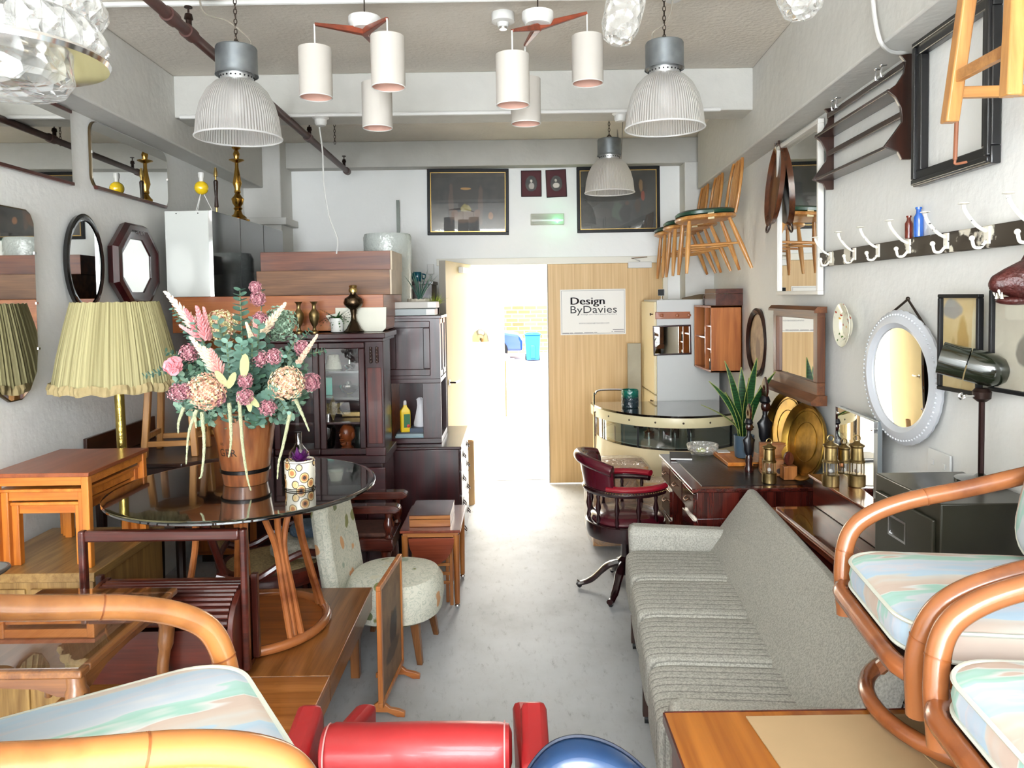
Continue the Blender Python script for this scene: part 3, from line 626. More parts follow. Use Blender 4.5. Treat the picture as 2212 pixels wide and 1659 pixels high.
for (u,hh,r,col,lab,vx) in ((1963,.085,.014,(.25,.03,.01),'small brown glass bottle on the coat rail beside the blue bottle',0),(1984,.108,.0165,(.02,.15,.65),'taller blue glass bottle standing on the coat rail',0)):
    q = onR(u,520,.016)
    t = thing('glass_bottle',lab,'bottle',(q.x,q.y,1.8935))
    MB().lathe([(.9*r,0),(r,.004),(r,hh*.66),(r*.55,hh*.8),(r*.5,hh*.93)],20).obj('bottle_body', pm('bottle_'+lab[6:11],col,.06,0,1,Transmission_Weight=.35), t)
    MB().lathe([(r*.5,hh*.92),(r*.68,hh*.93),(r*.68,hh),(r*.4,hh)],16).obj('bottle_neck', pm('bottle_'+lab[6:11],col,.06), t)
# three spindle back chairs hanging on the wall
GREENL = pm('green_leather','16402e',.3,coat=.3)
ELM = lambda a='Z': wood('golden_elm','a8692e','d09a58',a,rough=.3)
def windsor():
    t = thing('spindle_back_chair','', 'chair', (0,0,0))
    sz = .36
    def seat(z0,z1,k): return [(k*.2*cos(a)*(1+.08*sin(a)), k*.205*sin(a), z) for z in () for a in ()]
    N = 28
    def ringp(k,z): return [(k*.205*abs(cos(2*pi*j/N))**.8*(1 if cos(2*pi*j/N)>0 else -1)*(1-.12*sin(2*pi*j/N)), k*.2*abs(sin(2*pi*j/N))**.8*(1 if sin(2*pi*j/N)>0 else -1), z) for j in range(N)]
    MB().rings([ringp(.86,sz-.018),ringp(.98,sz-.006),ringp(1,sz+.006),ringp(.97,sz+.014)]).obj('seat', ELM('X'), t)
    MB().rings([ringp(.9,sz+.014),ringp(.97,sz+.022),ringp(.97,sz+.04),ringp(.88,sz+.052),ringp(.4,sz+.056)]).obj('seat_cushion', GREENL, t)
    for x in (-1,1): MB().box((x*.19-.006,-.02,sz-.02),(x*.19+.006,.02,sz+.03)).obj('cushion_strap', pm('pale_strap','d8c8a0',.6), t)
    tops = []
    for (x,y,fx,fy) in ((-.13,-.13,-.17,-.18),(.13,-.13,.17,-.18),(-.12,.13,-.17,.24),(.12,.13,.17,.24)):
        pts = [V((x,y,sz-.012)).lerp(V((fx,fy,0)),k) for k in (0,.3,.55,.8,1)]
        MB().tube(pts,[.012,.016,.018,.014,.010],12).obj('leg', ELM('Z'), t)
    for s_ in (-1,1): MB().tube([(s_*.148,-.153,sz*.5),(s_*.146,0,sz*.49),(s_*.145,.185,sz*.48)],[.007,.011,.007],10).obj('stretcher', ELM('Y'), t)
    MB().tube([(-.146,.02,sz*.49),(.146,.02,sz*.49)],.008,10).obj('stretcher', ELM('X'), t)
    bow = spline([(-.155,.165,sz+.01),(-.17,.19,sz+.12),(-.165,.22,sz+.26),(-.11,.245,sz+.37),(0,.255,sz+.41),(.11,.245,sz+.37),(.165,.22,sz+.26),(.17,.19,sz+.12),(.155,.165,sz+.01)],6)
    MB().tube(bow,.0105,10).obj('bow', ELM('Z'), t)
    for k in (-.09,-.045,0,.045,.09): MB().tube([(k,.175,sz+.01),(k*.85,.21,sz+.2),(k*.7,.25,sz+.40-abs(k)*.25)],[.006,.0085,.005],8).obj('spindle', ELM('Z'), t)
    MB().tube([(0,.255,sz+.395),(0,.285,sz+.43),(0,.3,sz+.44)],.004).ring((0,.265,sz+.43),.012,.003,12,6,'X').obj('wall_hook', CHROME, t)
    return t
wc = windsor(); G = 'golden spindle back chairs hanging on the right wall'
for i, (Y, lab) in enumerate(((5.02,'spindle back chair with green seat on the wall, nearest the tall white mirror'),(5.62,'middle spindle back chair of the three hanging on the right wall'),(6.16,'spindle back chair hanging on the wall nearest the wooden door'))):
    o = wc if i == 0 else copy_tree(wc)
    o.location = (XR(Y)-.315, Y, 1.845); o.rotation_euler = (radians(4),0,RR+radians(0)); tag(o, lab, 'chair', G)
# oval tray on the wall
c = onR(1676,400,.045); t = thing('oval_tray','dark oval tray with looped handles hanging beside the tall white mirror','tray',(c.x,c.y,c.z),rot=(radians(-6),0,RR))
MB().lathe([(.001,.0),(.13,.0),(.145,-.02),(.15,-.02),(.14,.01),(.001,.01)],40,'Y',(0,0,0),1,1.62).obj('tray_body', wood('tray_wood','3c1c10','6a3a20','Z',rough=.2,coat=.6), t)
for s_ in (-1,1): MB().tube(spline([(-.035,-.015,s_*.228),(-.03,-.02,s_*.262),(0,-.022,s_*.28),(.03,-.02,s_*.262),(.035,-.015,s_*.228)],5),.006).obj('handle', DARK('Z'), t)
# oval framed picture, lower
c = P(1636,741,4.85); t = thing('oval_picture','oval dark framed faded picture between the teak cubby and the oak mirror','picture',(c.x+.03,c.y+.06,c.z),RR2)
t.scale = (.82,1,1)
MB().lathe([(.150,0),(.185,0),(.187,-.02),(.175,-.03),(.155,-.015)],44,'Y',(0,0,0),1,1.22,cap=False).obj('picture_frame', DARK('Z'), t)
MB().lathe([(.001,-.006),(.155,-.006),(.155,-.002),(.001,-.002)],40,'Y',(0,0,0),1,1.22).obj('print', blob_mat('faded_print',0,('8a6a4a','b0906a'),[(0,-.05,.05,.09,'7a5c44'),(.02,.08,.03,.03,'9a7858')]), t)
# oak framed mirror with ledges
c = P(1722,757,3.92); t = thing('wall_mirror','oak framed wall mirror with moulded ledges, beside the small flowered plate','mirror',(c.x+.02,c.y,c.z),radians(-90)-.03)
w_, h_ = .70, .47; OKD = wood('brown_oak','4c2814','74441f','X',rough=.45,coat=.05); OKZ = wood('brown_oak','4c2814','74441f','Z',rough=.45,coat=.05)
w = MB(); w.box((-w_/2+.02,-.04,h_/2-.06),(w_/2-.02,0,h_/2)); w.box((-w_/2+.02,-.04,-h_/2),(w_/2-.02,0,-h_/2+.1)); w.obj('mirror_frame', OKD, t, bevel=.003)
for s_ in (-1,1): MB().box((s_*(w_/2-.045)-.027,-.04,-h_/2+.1),(s_*(w_/2-.045)+.027,0,h_/2-.05)).obj('side_rail', OKZ, t, bevel=.003)
MB().prism([(-.062,0),(-.062,.012),(-.045,.03),(0,.03),(0,0)], -w_/2, w_/2, 'X').obj('top_ledge', OKD, t).location = (0,0,h_/2-.028)
MB().prism([(-.075,0),(-.08,.02),(-.055,.04),(-.045,.05),(0,.05),(0,0)], -w_/2-.005, w_/2+.005, 'X').obj('bottom_ledge', OKD, t).location = (0,0,-h_/2-.01)
MB().box((-w_/2+.06,-.022,-h_/2+.095),(w_/2-.06,-.01,h_/2-.055)).obj('mirror_glass', MIR, t)
# flowered plate
m, n, l = nodes_mat('flowered_china'); b = n['Principled BSDF']; tc = n.new('ShaderNodeTexCoord'); vo = n.new('ShaderNodeTexVoronoi'); vo.inputs['Scale'].default_value = 42; l.new(tc.outputs['Object'], vo.inputs['Vector'])
r1 = ramp(n, l, vo.outputs['Distance'], [(.22,(1,1,1)),(.32,(0,0,0))]); hs = n.new('ShaderNodeSeparateColor'); l.new(vo.outputs['Color'], hs.inputs[0])
r2 = ramp(n, l, hs.outputs[0], [(0,'b8402a'),(.3,'e0ddc8'),(.5,'24304e'),(.62,'c8963c'),(.75,'e6e2cc'),(.9,'5a7a3c')], 'CONSTANT')
mx = n.new('ShaderNodeMix'); mx.data_type = 'RGBA'; l.new(r1.outputs[0], mx.inputs[0]); mx.inputs[6].default_value = hexc('eae6d0'); l.new(r2.outputs[0], mx.inputs[7]); l.new(mx.outputs[2], b.inputs['Base Color']); b.inputs['Roughness'].default_value = .12
c = onR(1829,702,.03)
o = tag(MB().lathe([(.001,0),(.055,0),(.06,-.012),(.098,-.026),(.1,-.024),(.062,-.006),(.055,.006),(.001,.006)],40,'Y').obj('china_plate', m),'cream flower patterned china plate hanging between the two mirrors','plate'); o.location = c; o.rotation_euler = (0,0,RR)
# scalloped round mirror with chain
c = P(1933,815,2.78); t = thing('round_mirror','round white mirror with scalloped beaded frame hanging on a dark chain','mirror',(c.x+.03,c.y,c.z),rot=(0,radians(6),radians(-90)))
WM = pm('white_satin','cdd0d6',.35); N = 120; RX, RZ = .275, .25
def sc(k, y, am=0): return [((RX*k+am*abs(sin(18*2*pi*j/N/1))*.5)*cos(2*pi*j/N), y, (RZ*k+am*abs(sin(18*2*pi*j/N))*.5)*sin(2*pi*j/N)) for j in range(N)]
MB().rings([sc(.98,0,.008),sc(1,-.012,.008),sc(.96,-.02,.004),sc(.9,-.026),sc(.82,-.03),sc(.745,-.018),sc(.735,-.008)],cap=False).obj('mirror_frame', WM, t)
w = MB()
for j in range(84): a_=2*pi*j/84; w.ell((RX*.945*cos(a_),-.022,RZ*.945*sin(a_)),(.0055,.005,.0045),6,4)
w.obj('beading', WM, t)
MB().lathe([(.001,-.014),(.205,-.014),(.212,-.010),(.212,-.004),(.001,-.004)],60,'Y',(0,0,0),1,.905).obj('mirror_glass', MIR, t)
w = MB(); w.tube([(-.13,-.004,RZ*.86),(0,0,RZ+.045)],.0045,6); w.tube([(0,0,RZ+.045),(.13,-.004,RZ*.86)],.0045,6); w.ell((0,0,RZ+.047),.008,8,5); w.obj('hanging_chain', CH, t)
# framed prints right
m1 = blob_mat('bird_print',0,('d8c08a','dfcb9c'),[(-.04,.11,.05,.035,'a8a49c'),(.01,.0,.03,.09,'c0a060'),(-.035,-.03,.012,.05,'c8ae78'),(.06,0,.012,.14,'e4dcbc')])
c = P(2072,742,2.36)
picture('framed_print','narrow black framed print of a bird behind the green lamp','picture',(c.x+.01,c.y,c.z),RR2,.19,.315,.012,BLACK,m1,depth=.02)
m2 = blob_mat('wolf_print',0,('c8c2b0','d4cebc'),[(.03,-.02,.06,.1,'5a554c'),(-.04,-.03,.04,.05,'8a857a'),(.05,.05,.03,.04,'4a443c'),(.0,-.12,.02,.01,'e8e4d8')])
c = P(2245,738,2.05)
picture('framed_print','black framed animal print below the carved beast head at the right edge','picture',(c.x,c.y,c.z),RR2,.34,.315,.012,BLACK,m2,depth=.02)
# carved beast head
c = P(2240,620,1.95); t = thing('beast_carving','carved dark brown beast head with open jaws on the right wall','carving',(c.x,c.y,c.z),RR)
BR = pm('carved_brown','3c1410',.4,noise=.4,nscale=30,bump=.6,bscale=70)
w = MB(); w.rings([[(0+r*cos(2*pi*j/14)*.9, y, z+r*sin(2*pi*j/14)) for j in range(14)] for (y,z,r) in ((.12,.02,.06),(.05,.02,.07),(-.02,.02,.06),(-.08,.015,.035),(-.11,.01,.022),(-.12,.008,.008))])
w.ell((0,-.05,-.035),(.022,.055,.012)); w.tube([(.035,.0,.07),(.045,.01,.11)],[.02,.004]); w.tube([(-.035,.0,.07),(-.045,.01,.11)],[.02,.004]); w.obj('head', BR, t)
for x in (-.012,.012): MB().tube([(x,-.105,.0),(x,-.1,-.022)],[.005,.001]).tube([(x,-.095,-.03),(x,-.095,-.012)],[.004,.001]).obj('tooth', pm('bone','e6e0cc',.4), t)
# wall socket
c = onR(2032,1003,.006); o = tag(MB().box((-.075,-.008,-.045),(.075,0,.045)).box((-.05,-.011,-.01),(-.03,-.008,.01)).box((.03,-.011,-.01),(.05,-.008,.01)).obj('wall_socket', pm('socket_plastic','d6d8d8',.4), bevel=.003),'white double wall socket above the dark metal filing cabinet','socket'); o.location = c; o.rotation_euler = (0,0,RR)
# ================= far right corner: larder, cubby, bar =================
t = thing('larder_cupboard','tall cream and white larder cupboard beside the wooden door','cupboard',(1.135,5.9,0))
LW = XR(5.9)-1.135-.06
MB().box((.02,0,.02),(LW,.58,1.655)).obj('carcass', pm('cold_white','cccdca',.35), t, bevel=.004)
for (z0,z1,zk) in ((.9,1.64,1.54),(.03,.89,.84)):
    d = MB().box((-.002,.005,z0),(.02,.575,z1)).obj('door', CREAM, t, bevel=.006)
    MB().lathe([(.004,0),(.004,-.014),(.011,-.016),(.011,-.024)],12,'X',(-.002,.05,zk)).obj('door_knob', pm('knob_bronze','3a2418',.3,.8), d)
a = P(1415,672,5.9); b_ = P(1490,688,5.9)
t = thing('peg_rail','short teak peg rail with round pegs on the larder side','coat rail',(a.x,5.898,b_.z)); w_ = b_.x-a.x
MB().box((0,-.012,0),(w_,0,.055)).obj('backboard', wood('warm_wood','8a4a2c','b06a42','X'), t, bevel=.003)
for x in (.045,w_/2+.03,w_-.015): MB().lathe([(.007,0),(.007,-.03),(.013,-.034),(.013,-.042),(.004,-.046)],12,'Y',(x,-.01,.028)).obj('peg', wood('warm_wood','8a4a2c','b06a42','Y'), t)
c, w_, h_ = midq(1410,703,1492,766,5.9)
mirror('wall_mirror','small dark framed rectangular mirror on the larder side',(c.x,5.897,c.z),0,w_,h_,.012,MAH('X'),.02,radians(-1.2))
c = (0,0,0)
t = thing('wall_cubby','orange teak wall cubby shelf beside the larder','shelf',(XR(5.36)-.235,5.36,1.125)); TO = wood('cubby_teak','96522a','bd763f','Z')
cw, cd, ch_ = .225, .50, .485
def cyz(y0,z0,y1,z1,x0=0,x1=cw): return MB().box((x0,y0,z0),(x1,y1,z1))
for (y0,z0,y1,z1,nm) in ((0,0,.014,ch_,'side_panel'),(cd-.014,0,cd,ch_,'side_panel'),(0,ch_-.014,cd,ch_,'top_panel'),(0,0,cd,.014,'bottom_panel'),(.165,.0,.177,ch_,'divider')):
    cyz(y0,z0,y1,z1).obj(nm, TO, t, bevel=.0015)
cyz(0,0,cd,ch_,cw-.008,cw).obj('back_panel', TO, t)
for (y0,y1,z) in ((.014,.165,.33),(.014,.165,.16),(.177,cd-.014,.24)): cyz(y0,z,y1,z+.01,.01).obj('shelf', TO, t)
k = 0
for (z,ys) in ((.34,(.035,.075)),(.17,(.04,)),(.014,(.03,.07,.11))):
    for y in ys:
        k += 1
        s_ = thing('spice_jar','small black labelled glass spice jar in the teak cubby','jar',(XR(5.36)-.235+.03,5.36+y,1.125+z),0,'spice jars in the teak cubby')
        MB().cyl((0,0,0),.014,.06,14).obj('jar_body', BLACK, s_); MB().cyl((0,0,.06),.015,.02,14).obj('lid', CHROME, s_)
for (z,h) in ((.25,.19),(.014,.2)):
    s_ = tag(MB().box((0,0,0),(.13,.2,h)).obj('storage_box', pm('grey_card','6a665e',.7),bevel=.003),'plain grey box inside the teak cubby, %s shelf'%('upper' if z > .1 else 'lower'),'box'); s_.location = (XR(5.36)-.235+.06,5.36+.2,1.125+z+.001)
a = P(1543,660,5.42)
t = thing('wooden_box','small dark wooden box on top of the teak cubby','box',(a.x,5.38,1.611))
MB().box((0,0,0),(.20,.3,.085)).obj('box_body', wood('box_wood','3a1a14','5c3024','Y'), t, bevel=.002); MB().box((-.001,-.001,.087),(.201,.301,.122)).obj('lid', wood('box_wood','3a1a14','5c3024','Y'), t, bevel=.002)
t = thing('elephant_figurine','small carved elephant figurine beside the dark wooden box','figurine',(P(1526,660,5.8).x,5.8,1.611),radians(90)); EB = wood('ebony','2a1410','4c2a1e','Z')
w = MB(); w.ell((0,0,.055),(.042,.026,.03)); w.ell((-.045,0,.065),(.02,.018,.02)); w.tube(spline([(-.06,0,.06),(-.072,0,.04),(-.07,0,.01)],4),[.008]*8+[.004]*1 if 0 else .006); w.tube([(-.04,.015,.07),(-.035,.03,.06)],[.016,.006]); w.tube([(-.04,-.015,.07),(-.035,-.03,.06)],[.016,.006]); w.obj('body', EB, t)
for x in (-.025,.025):
    for y in (-.012,.012): MB().tube([(x,y,.05),(x,y,0)],[.011,.009],8).obj('leg', EB, t)
a = P(1470,647,6.1); o = tag(MB().hexa([(0,-.02,0),(.36,-.025,0),(.36,.025,0),(0,.02,0)],[(0,-.005,.012),(.14,-.02,.04),(.36,-.02,.04),(.36,.02,.04)][:4]).obj('wooden_boat', wood('grey_wood','4a3c2a','6a583c','X')),'long pointed dark wooden carving on top of the larder','carving'); o.location = (a.x,6.05,1.656)
a = P(1427,645,6.0); t = thing('security_camera','small black and white camera on the larder edge by the door','camera',(a.x+.01,6.02,1.656),radians(-20))
MB().cyl((0,0,0),.018,.006).tube([(0,0,0),(0,.005,.03)],.004).obj('stand', WHITE, t); MB().box((-.027,-.012,.03),(.027,.02,.085)).obj('camera_body', WHITE, t, bevel=.008); MB().box((-.024,-.016,.033),(.024,-.012,.082)).obj('camera_face', BLACK, t, bevel=.003)
a = P(1356,742,6.4); b_ = P(1380,860,6.4)
o = tag(MB().box((0,0,0),(b_.x-a.x+.02,.03,a.z)).box((.01,-.004,a.z-.14),(.03,0,a.z-.03)).obj('stone_slab', pm('stone_grey','9c9684',.6,noise=.08,nscale=8)),'tall grey panel standing between the door and the larder','panel'); o.location = (a.x,6.4,0)
# curved cocktail bar
t = thing('cocktail_bar','curved cream cocktail bar with dark glass top and mirrored window band','bar',(1.23,5.86,0)); A_, B_ = .61, .75
def arc(ka, kb, z, n=40, close=True):
    p = [(A_*ka*cos(pi+pi*j/n), B_*kb*sin(pi+pi*j/n), z) for j in range(n+1)]
    return p
def curved(k0, z0, z1, name, mat, k1=None, solid=.0):
    k1 = k1 or k0; a_, b2 = arc(k0,k0,z0), arc(k1,k1,z1); w = MB(); va, vb = w.vs(a_), w.vs(b2)
    for j in range(len(a_)-1): w.f([va[j],va[j+1],vb[j+1],vb[j]])
    return w.obj(name, mat, t, solid=solid)
w = MB(); w.rings([arc(1.0,1.0,.835),arc(1.0,1.0,.85)]); w.obj('glass_top', pm('black_glass','14100c',.04,coat=1), t)
tr = curved(.995,.765,.834,'trim_band', pm('bar_cream','d8cca4',.35), solid=.012)
w = MB()
for j in range(3,38,4): p = arc(1.0,1.0,.8)[j]; w.ell(p,(.008,.008,.008),8,5)
w.obj('trim_studs', pm('stud_brown','3a2a1a',.4), tr)
curved(.93,.60,.765,'window_glass', thin('bar_glass',(.8,.86,.84),gloss=.25), solid=.004)
for j in (0,12,20,28,40): p = arc(.935,.935,.6)[j]; MB().box((p[0]-.006,p[1]-.006,.6),(p[0]+.006,p[1]+.006,.765)).obj('window_post', CHROME if j in (0,40) else BLACK, t)
curved(.9,.59,.602,'black_bead',BLACK,solid=.03)
w = MB(); w.rings([arc(.92,.92,.04),arc(.95,.95,.3),arc(.93,.93,.595)]); w.obj('bar_body', CREAM, t)
MB().box((-.52,-.03,.6),(.52,-.02,.765)).obj('mirror_back', MIR, t); 
MB().rings([arc(.86,.86,.6),arc(.86,.86,.606)]).obj('inner_shelf', pm('white_shelf','d8dcd8',.2), t)
MB().tube(spline([(-.60,-.12,.05),(-.60,-.12,.86),(-.59,-.12,.93),(-.55,-.12,.96),(-.36,-.12,.96),(-.32,-.12,.93),(-.31,-.12,.85)],5),.008).tube([(-.60,-.16,.03),(-.60,-.16,.80)],.007).obj('chrome_rail', CHROME, t)
for (x,z) in ((.07,.43),): MB().ell((x,-.735,z),.01,8,5).obj('rivet', BLACK, t)
for i, x in enumerate((-.2,.0,.12)):
    s_ = tag(MB().lathe([(.03,0),(.032,.08),(.02,.1),(.018,.13)] if i else [(.04,0),(.04,.05),(.01,.06),(.006,.11)],16).obj('glass_decanter', thin('smoke_glass',(.5,.5,.5),gloss=.3)),['small glass dish on the left inside the bar window','clear glass decanter in the middle of the bar window','glass decanter at the right inside the bar window'][i],'decanter'); s_.location = (1.23+x,5.6,.607)
a = PZ(1361,880,.85)
m, n, l = nodes_mat('studio_glaze'); b = n['Principled BSDF']; tc = n.new('ShaderNodeTexCoord'); sp = n.new('ShaderNodeSeparateXYZ'); l.new(tc.outputs['Object'], sp.inputs[0])
nt = n.new('ShaderNodeTexNoise'); nt.inputs['Scale'].default_value = 60; l.new(tc.outputs['Object'], nt.inputs['Vector'])
ad = n.new('ShaderNodeMath'); ad.operation='MULTIPLY_ADD'; ad.inputs[1].default_value = .03; l.new(nt.outputs[0], ad.inputs[0]); l.new(sp.outputs[2], ad.inputs[2])
rr = ramp(n, l, ad.outputs[0], [(.0,'1a2c30'),(.085,'26343a'),(.1,'0c4a40'),(.13,'0f6656')]); l.new(rr.outputs[0], b.inputs['Base Color']); b.inputs['Roughness'].default_value = .15
bu = n.new('ShaderNodeBump'); bu.inputs['Strength'].default_value=.6; bu.inputs['Distance'].default_value=.01; l.new(nt.outputs[0], bu.inputs['Height']); l.new(bu.outputs[0], b.inputs['Normal'])
o = tag(MB().lathe([(.06,0),(.065,.006),(.066,.12),(.062,.135),(.056,.135),(.055,.02),(.001,.015)],32).obj('planter_pot', m),'dark teal glazed planter standing on the curved bar','pot'); o.location = (a.x,a.y,.8505)
# wrapped cabinet
t = thing('wrapped_box','cardboard box wrapped in clear plastic film behind the swivel chair','box',(.49,4.86,0))
CB = pm('cardboard','b8956a',.8,noise=.06,nscale=5)
MB().box((.03,0,.03),(.40,.27,.56)).obj('box_body', wood('pack_wood','9c7048','b88a5c','Z'), t, bevel=.004)
m = thin('stretch_film', gloss=.22, rough=.12, diff=.18, dcol=(.95,.9,.8)); n = m.node_tree.nodes; l = m.node_tree.links
tc = n.new('ShaderNodeTexCoord'); nt = n.new('ShaderNodeTexNoise'); nt.inputs['Scale'].default_value = 11; nt.inputs['Distortion'].default_value = 3; l.new(tc.outputs['Object'], nt.inputs['Vector']); bu = n.new('ShaderNodeBump'); bu.inputs['Distance'].default_value=.06; bu.inputs['Strength'].default_value = 1; l.new(nt.outputs[0], bu.inputs['Height'])
for x in n:
    if x.type in ('BSDF_GLOSSY','FRESNEL'): l.new(bu.outputs[0], x.inputs['Normal'])
MB().ell((.215,.135,.3),(.225,.16,.292),28,16,.35).obj('plastic_film', m, t)
t = thing('wrapped_parcel','low flat parcel in crinkled clear film before the curved bar','box',(.80,4.66,0))
MB().box((0,0,0),(.24,.16,.50)).obj('box_body', CB, t, bevel=.01); MB().ell((.12,.08,.26),(.128,.088,.25),24,12,.3).obj('plastic_film', m, t)
# ================= captain's swivel chair =================
OX = pm('oxblood_leather','4a0f1c',.24,coat=.35,bump=.08,bscale=25); OXR = pm('red_leather_worn','8a1424',.24,coat=.4)
CW = wood('chair_mahogany','160a0c','321418','Z',rough=.18,coat=.7)
t = thing('captains_chair','oxblood leather swivel captain\'s chair with turned spindles at the desk','chair',(.635,4.20,0),radians(4)); t.scale = (.86,.86,1)
for k in range(5):
    a = 2*pi*k/5+pi*.93
    MB().at((0,0,0),(0,0,a)).tube(spline([(.02,0,.17),(.12,0,.14),(.22,0,.06),(.30,0,.03),(.33,0,.035)],4),[.03]*6+[.026]*4+[.022]*7,8,flat=.7).obj('foot', CW, t)
    MB().at((0,0,0),(0,0,a)).ell((.31,0,.02),.018,10,6).obj('castor', BLACK, t)
MB().lathe([(.05,.1),(.055,.18),(.03,.2),(.03,.3),(.05,.33)],20).obj('pedestal', CW, t)
MB().lathe([(.22,.33),(.255,.34),(.265,.37),(.265,.42),(.25,.43)],40).obj('seat_frame', CW, t)
MB().ell((.01,0,.435),(.24,.24,.05),32,10,.8).obj('seat_cushion', OX, t)
NA = 9
def ap(th, r=.255): return (r*cos(th), r*sin(th))
for k in range(NA):
    th = radians(50)+radians(260)*k/(NA-1); x, y = ap(th,.245)
    MB().lathe([(.010,.43),(.016,.45),(.009,.48),(.019,.52),(.010,.56),(.014,.58),(.010,.60)],12,'Z',(x,y,0)).obj('spindle', CW, t)
def armpts(z, r, a0, a1, n=26):
    return [(r*cos(a0+(a1-a0)*k/n)*(1.0 if abs((a0+(a1-a0)*k/n)-pi)<1.2 else 1.08), r*sin(a0+(a1-a0)*k/n), z) for k in range(n+1)]
MB().tube(armpts(.612,.262,radians(42),radians(318)),.024,10,flat=.8).obj('arm_rail', CW, t)
for s_ in (-1,1):
    a0 = radians(40) if s_ > 0 else radians(320); a1 = radians(128) if s_ > 0 else radians(232)
    ar = MB().tube(armpts(.64,.262,a0,a1,14),.03,12,flat=.6).obj('arm_pad', OXR, t)
    w = MB()
    for p in armpts(.622,.29,a0,a1,26): w.ell((p[0],p[1],p[2]),.0035,6,4)
    w.obj('brass_studs', BRASS, ar)
def bk(u, v):
    th = radians(118)+radians(124)*u; rr_ = .25+.035*v+.03*max(0,v-.8)*5*(v-.8)
    return (rr_*cos(th), rr_*sin(th), .62+.17*v*(1-.25*(2*u-1)**2))
MB().grid(bk,20,8).obj('backrest', OX, t, solid=.045)
MB().tube([ (lambda p:(p[0]*1.06,p[1]*1.06,p[2]))(bk(k/20,1)) for k in range(21)],.032,12).obj('back_roll', OX, t)
# ================= pedestal desk and what stands on it =================
DM = lambda a='Y': wood('desk_mahogany','2a0c0a','5a2018',a,rough=.2,coat=.6)
t = thing('pedestal_desk','mahogany pedestal desk with dark leather top behind the grey sofa','desk',(.89,3.635,0),0); t.scale = (1,1,.971); dw, dl = .60, .80
MB().box((-.012,-.012,.735),(dw+.01,dl+.01,.757)).obj('desk_top', DM('Y'), t, bevel=.005)
MB().box((.05,.04,.757),(dw-.03,dl-.04,.7595)).obj('leather_inset', pm('black_leather','15110f',.3,bump=.1,bscale=80), t)
MB().box((.015,.0,.60),(dw,dl,.735)).box((.015,0,.05),(dw,.26,.6)).box((.015,.56,.05),(dw,dl,.6)).box((.45,.26,.05),(.47,.56,.6)).obj('carcass', DM('Z'), t, bevel=.003)
MB().box((.0,-.006,.0),(dw,.27,.05)).box((.0,.55,.0),(dw,dl+.006,.05)).obj('plinth', DM('Y'), t, bevel=.003)
def drawer(y0,y1,z0,z1,slide=.0):
    d = MB().box((.0-slide,y0,z0),(.02,y1,z1)).obj('drawer', DM('Y'), t, bevel=.003)
    ym, zm = (y0+y1)/2, (z0+z1)/2
    MB().tube(spline([(-.002-slide,ym-.028,zm+.006),(-.014-slide,ym-.02,zm-.006),(-.015-slide,ym+.02,zm-.006),(-.002-slide,ym+.028,zm+.006)],4),.0035,8).obj('handle', pm('drop_brass','6e4a34',.35,.9), d)
for (y0,y1) in ((.01,.25),(.27,.55),(.565,.79)): drawer(y0,y1,.615,.725)
for (z0,z1) in ((.43,.585),(.25,.41),(.07,.235)):
    for (y0,y1) in ((.01,.25),(.565,.79)): drawer(y0,y1,z0,z1)
DT = .7385
q = PZ(1468,985,DT); t = thing('notebook','black covered notebook lying on the desk corner','notebook',(q.x,q.y-.03,DT),radians(-10))
MB().box((-.06,-.085,.0015),(.06,.085,.011)).obj('pages', WHITE, t); MB().box((-.062,-.087,.011),(.062,.087,.0135)).box((-.062,-.087,0),(.062,.087,.0015)).obj('cover', BLACK, t)
q = PZ(1514,978,DT)
o = tag(MB().lathe([(.045,0),(.06,.004),(.09,.03),(.094,.06),(.091,.062),(.086,.032),(.055,.009),(.001,.007)],48).obj('glass_bowl', crystal('ribbed_bowl',60,.01)),'ribbed clear glass bowl on the desk behind the notebook','bowl'); o.location = (q.x,q.y-.04,DT)
s_ = tag(MB().ell((0,0,.024),(.03,.024,.014)).obj('yellow_sponge', pm('yellow_green','c8d040',.6)),'yellow green piece inside the ribbed glass bowl','sponge'); s_.location = (q.x-.01,q.y-.04,DT)
t = thing('wooden_board','flat oak box board under the blue plant pot','board',(1.187,4.073,DT)); MB().box((0,0,0),(.24,.30,.022)).obj('board', TEAKO('Y'), t, bevel=.002)
MB().box((.14,-.004,.004),(.22,0,.012)).obj('groove', DARK('X'), t)
t = thing('card_stack','small stack of pale cards on the oak board','cards',(1.197,4.298,DT+.0225)); MB().box((0,0,0),(.07,.07,.006)).obj('lower_cards', wood('card_brown','8a5a34','a06a3c','X'), t); MB().box((.0,.0,.006),(.07,.07,.010)).obj('upper_cards', WHITE, t)
q = V((1.315,4.196,DT+.0225))
o = tag(MB().lathe([(.04,0),(.05,.006),(.056,.06),(.057,.13),(.052,.13),(.05,.115),(.001,.113)],32).obj('plant_pot', pm('slate_blue','42586a',.45)),'slate blue plant pot on the oak board','pot'); o.location = q
m, n, l = nodes_mat('snake_leaf'); b = n['Principled BSDF']; tc = n.new('ShaderNodeTexCoord'); 
nt = n.new('ShaderNodeTexWave'); nt.bands_direction='Z'; nt.inputs['Scale'].default_value = 18; nt.inputs['Distortion'].default_value = 7; l.new(tc.outputs['Object'], nt.inputs['Vector'])
rr = ramp(n, l, nt.outputs[0], [(.2,'143018'),(.8,'1f4a26')]); l.new(rr.outputs[0], b.inputs['Base Color']); b.inputs['Roughness'].default_value = .35; SNK = m
t = thing('snake_plant','tall snake plant with pale edged upright leaves in the blue pot','plant',(q.x,q.y,q.z+.113))
YE = pm('leaf_edge','8c9448',.4)
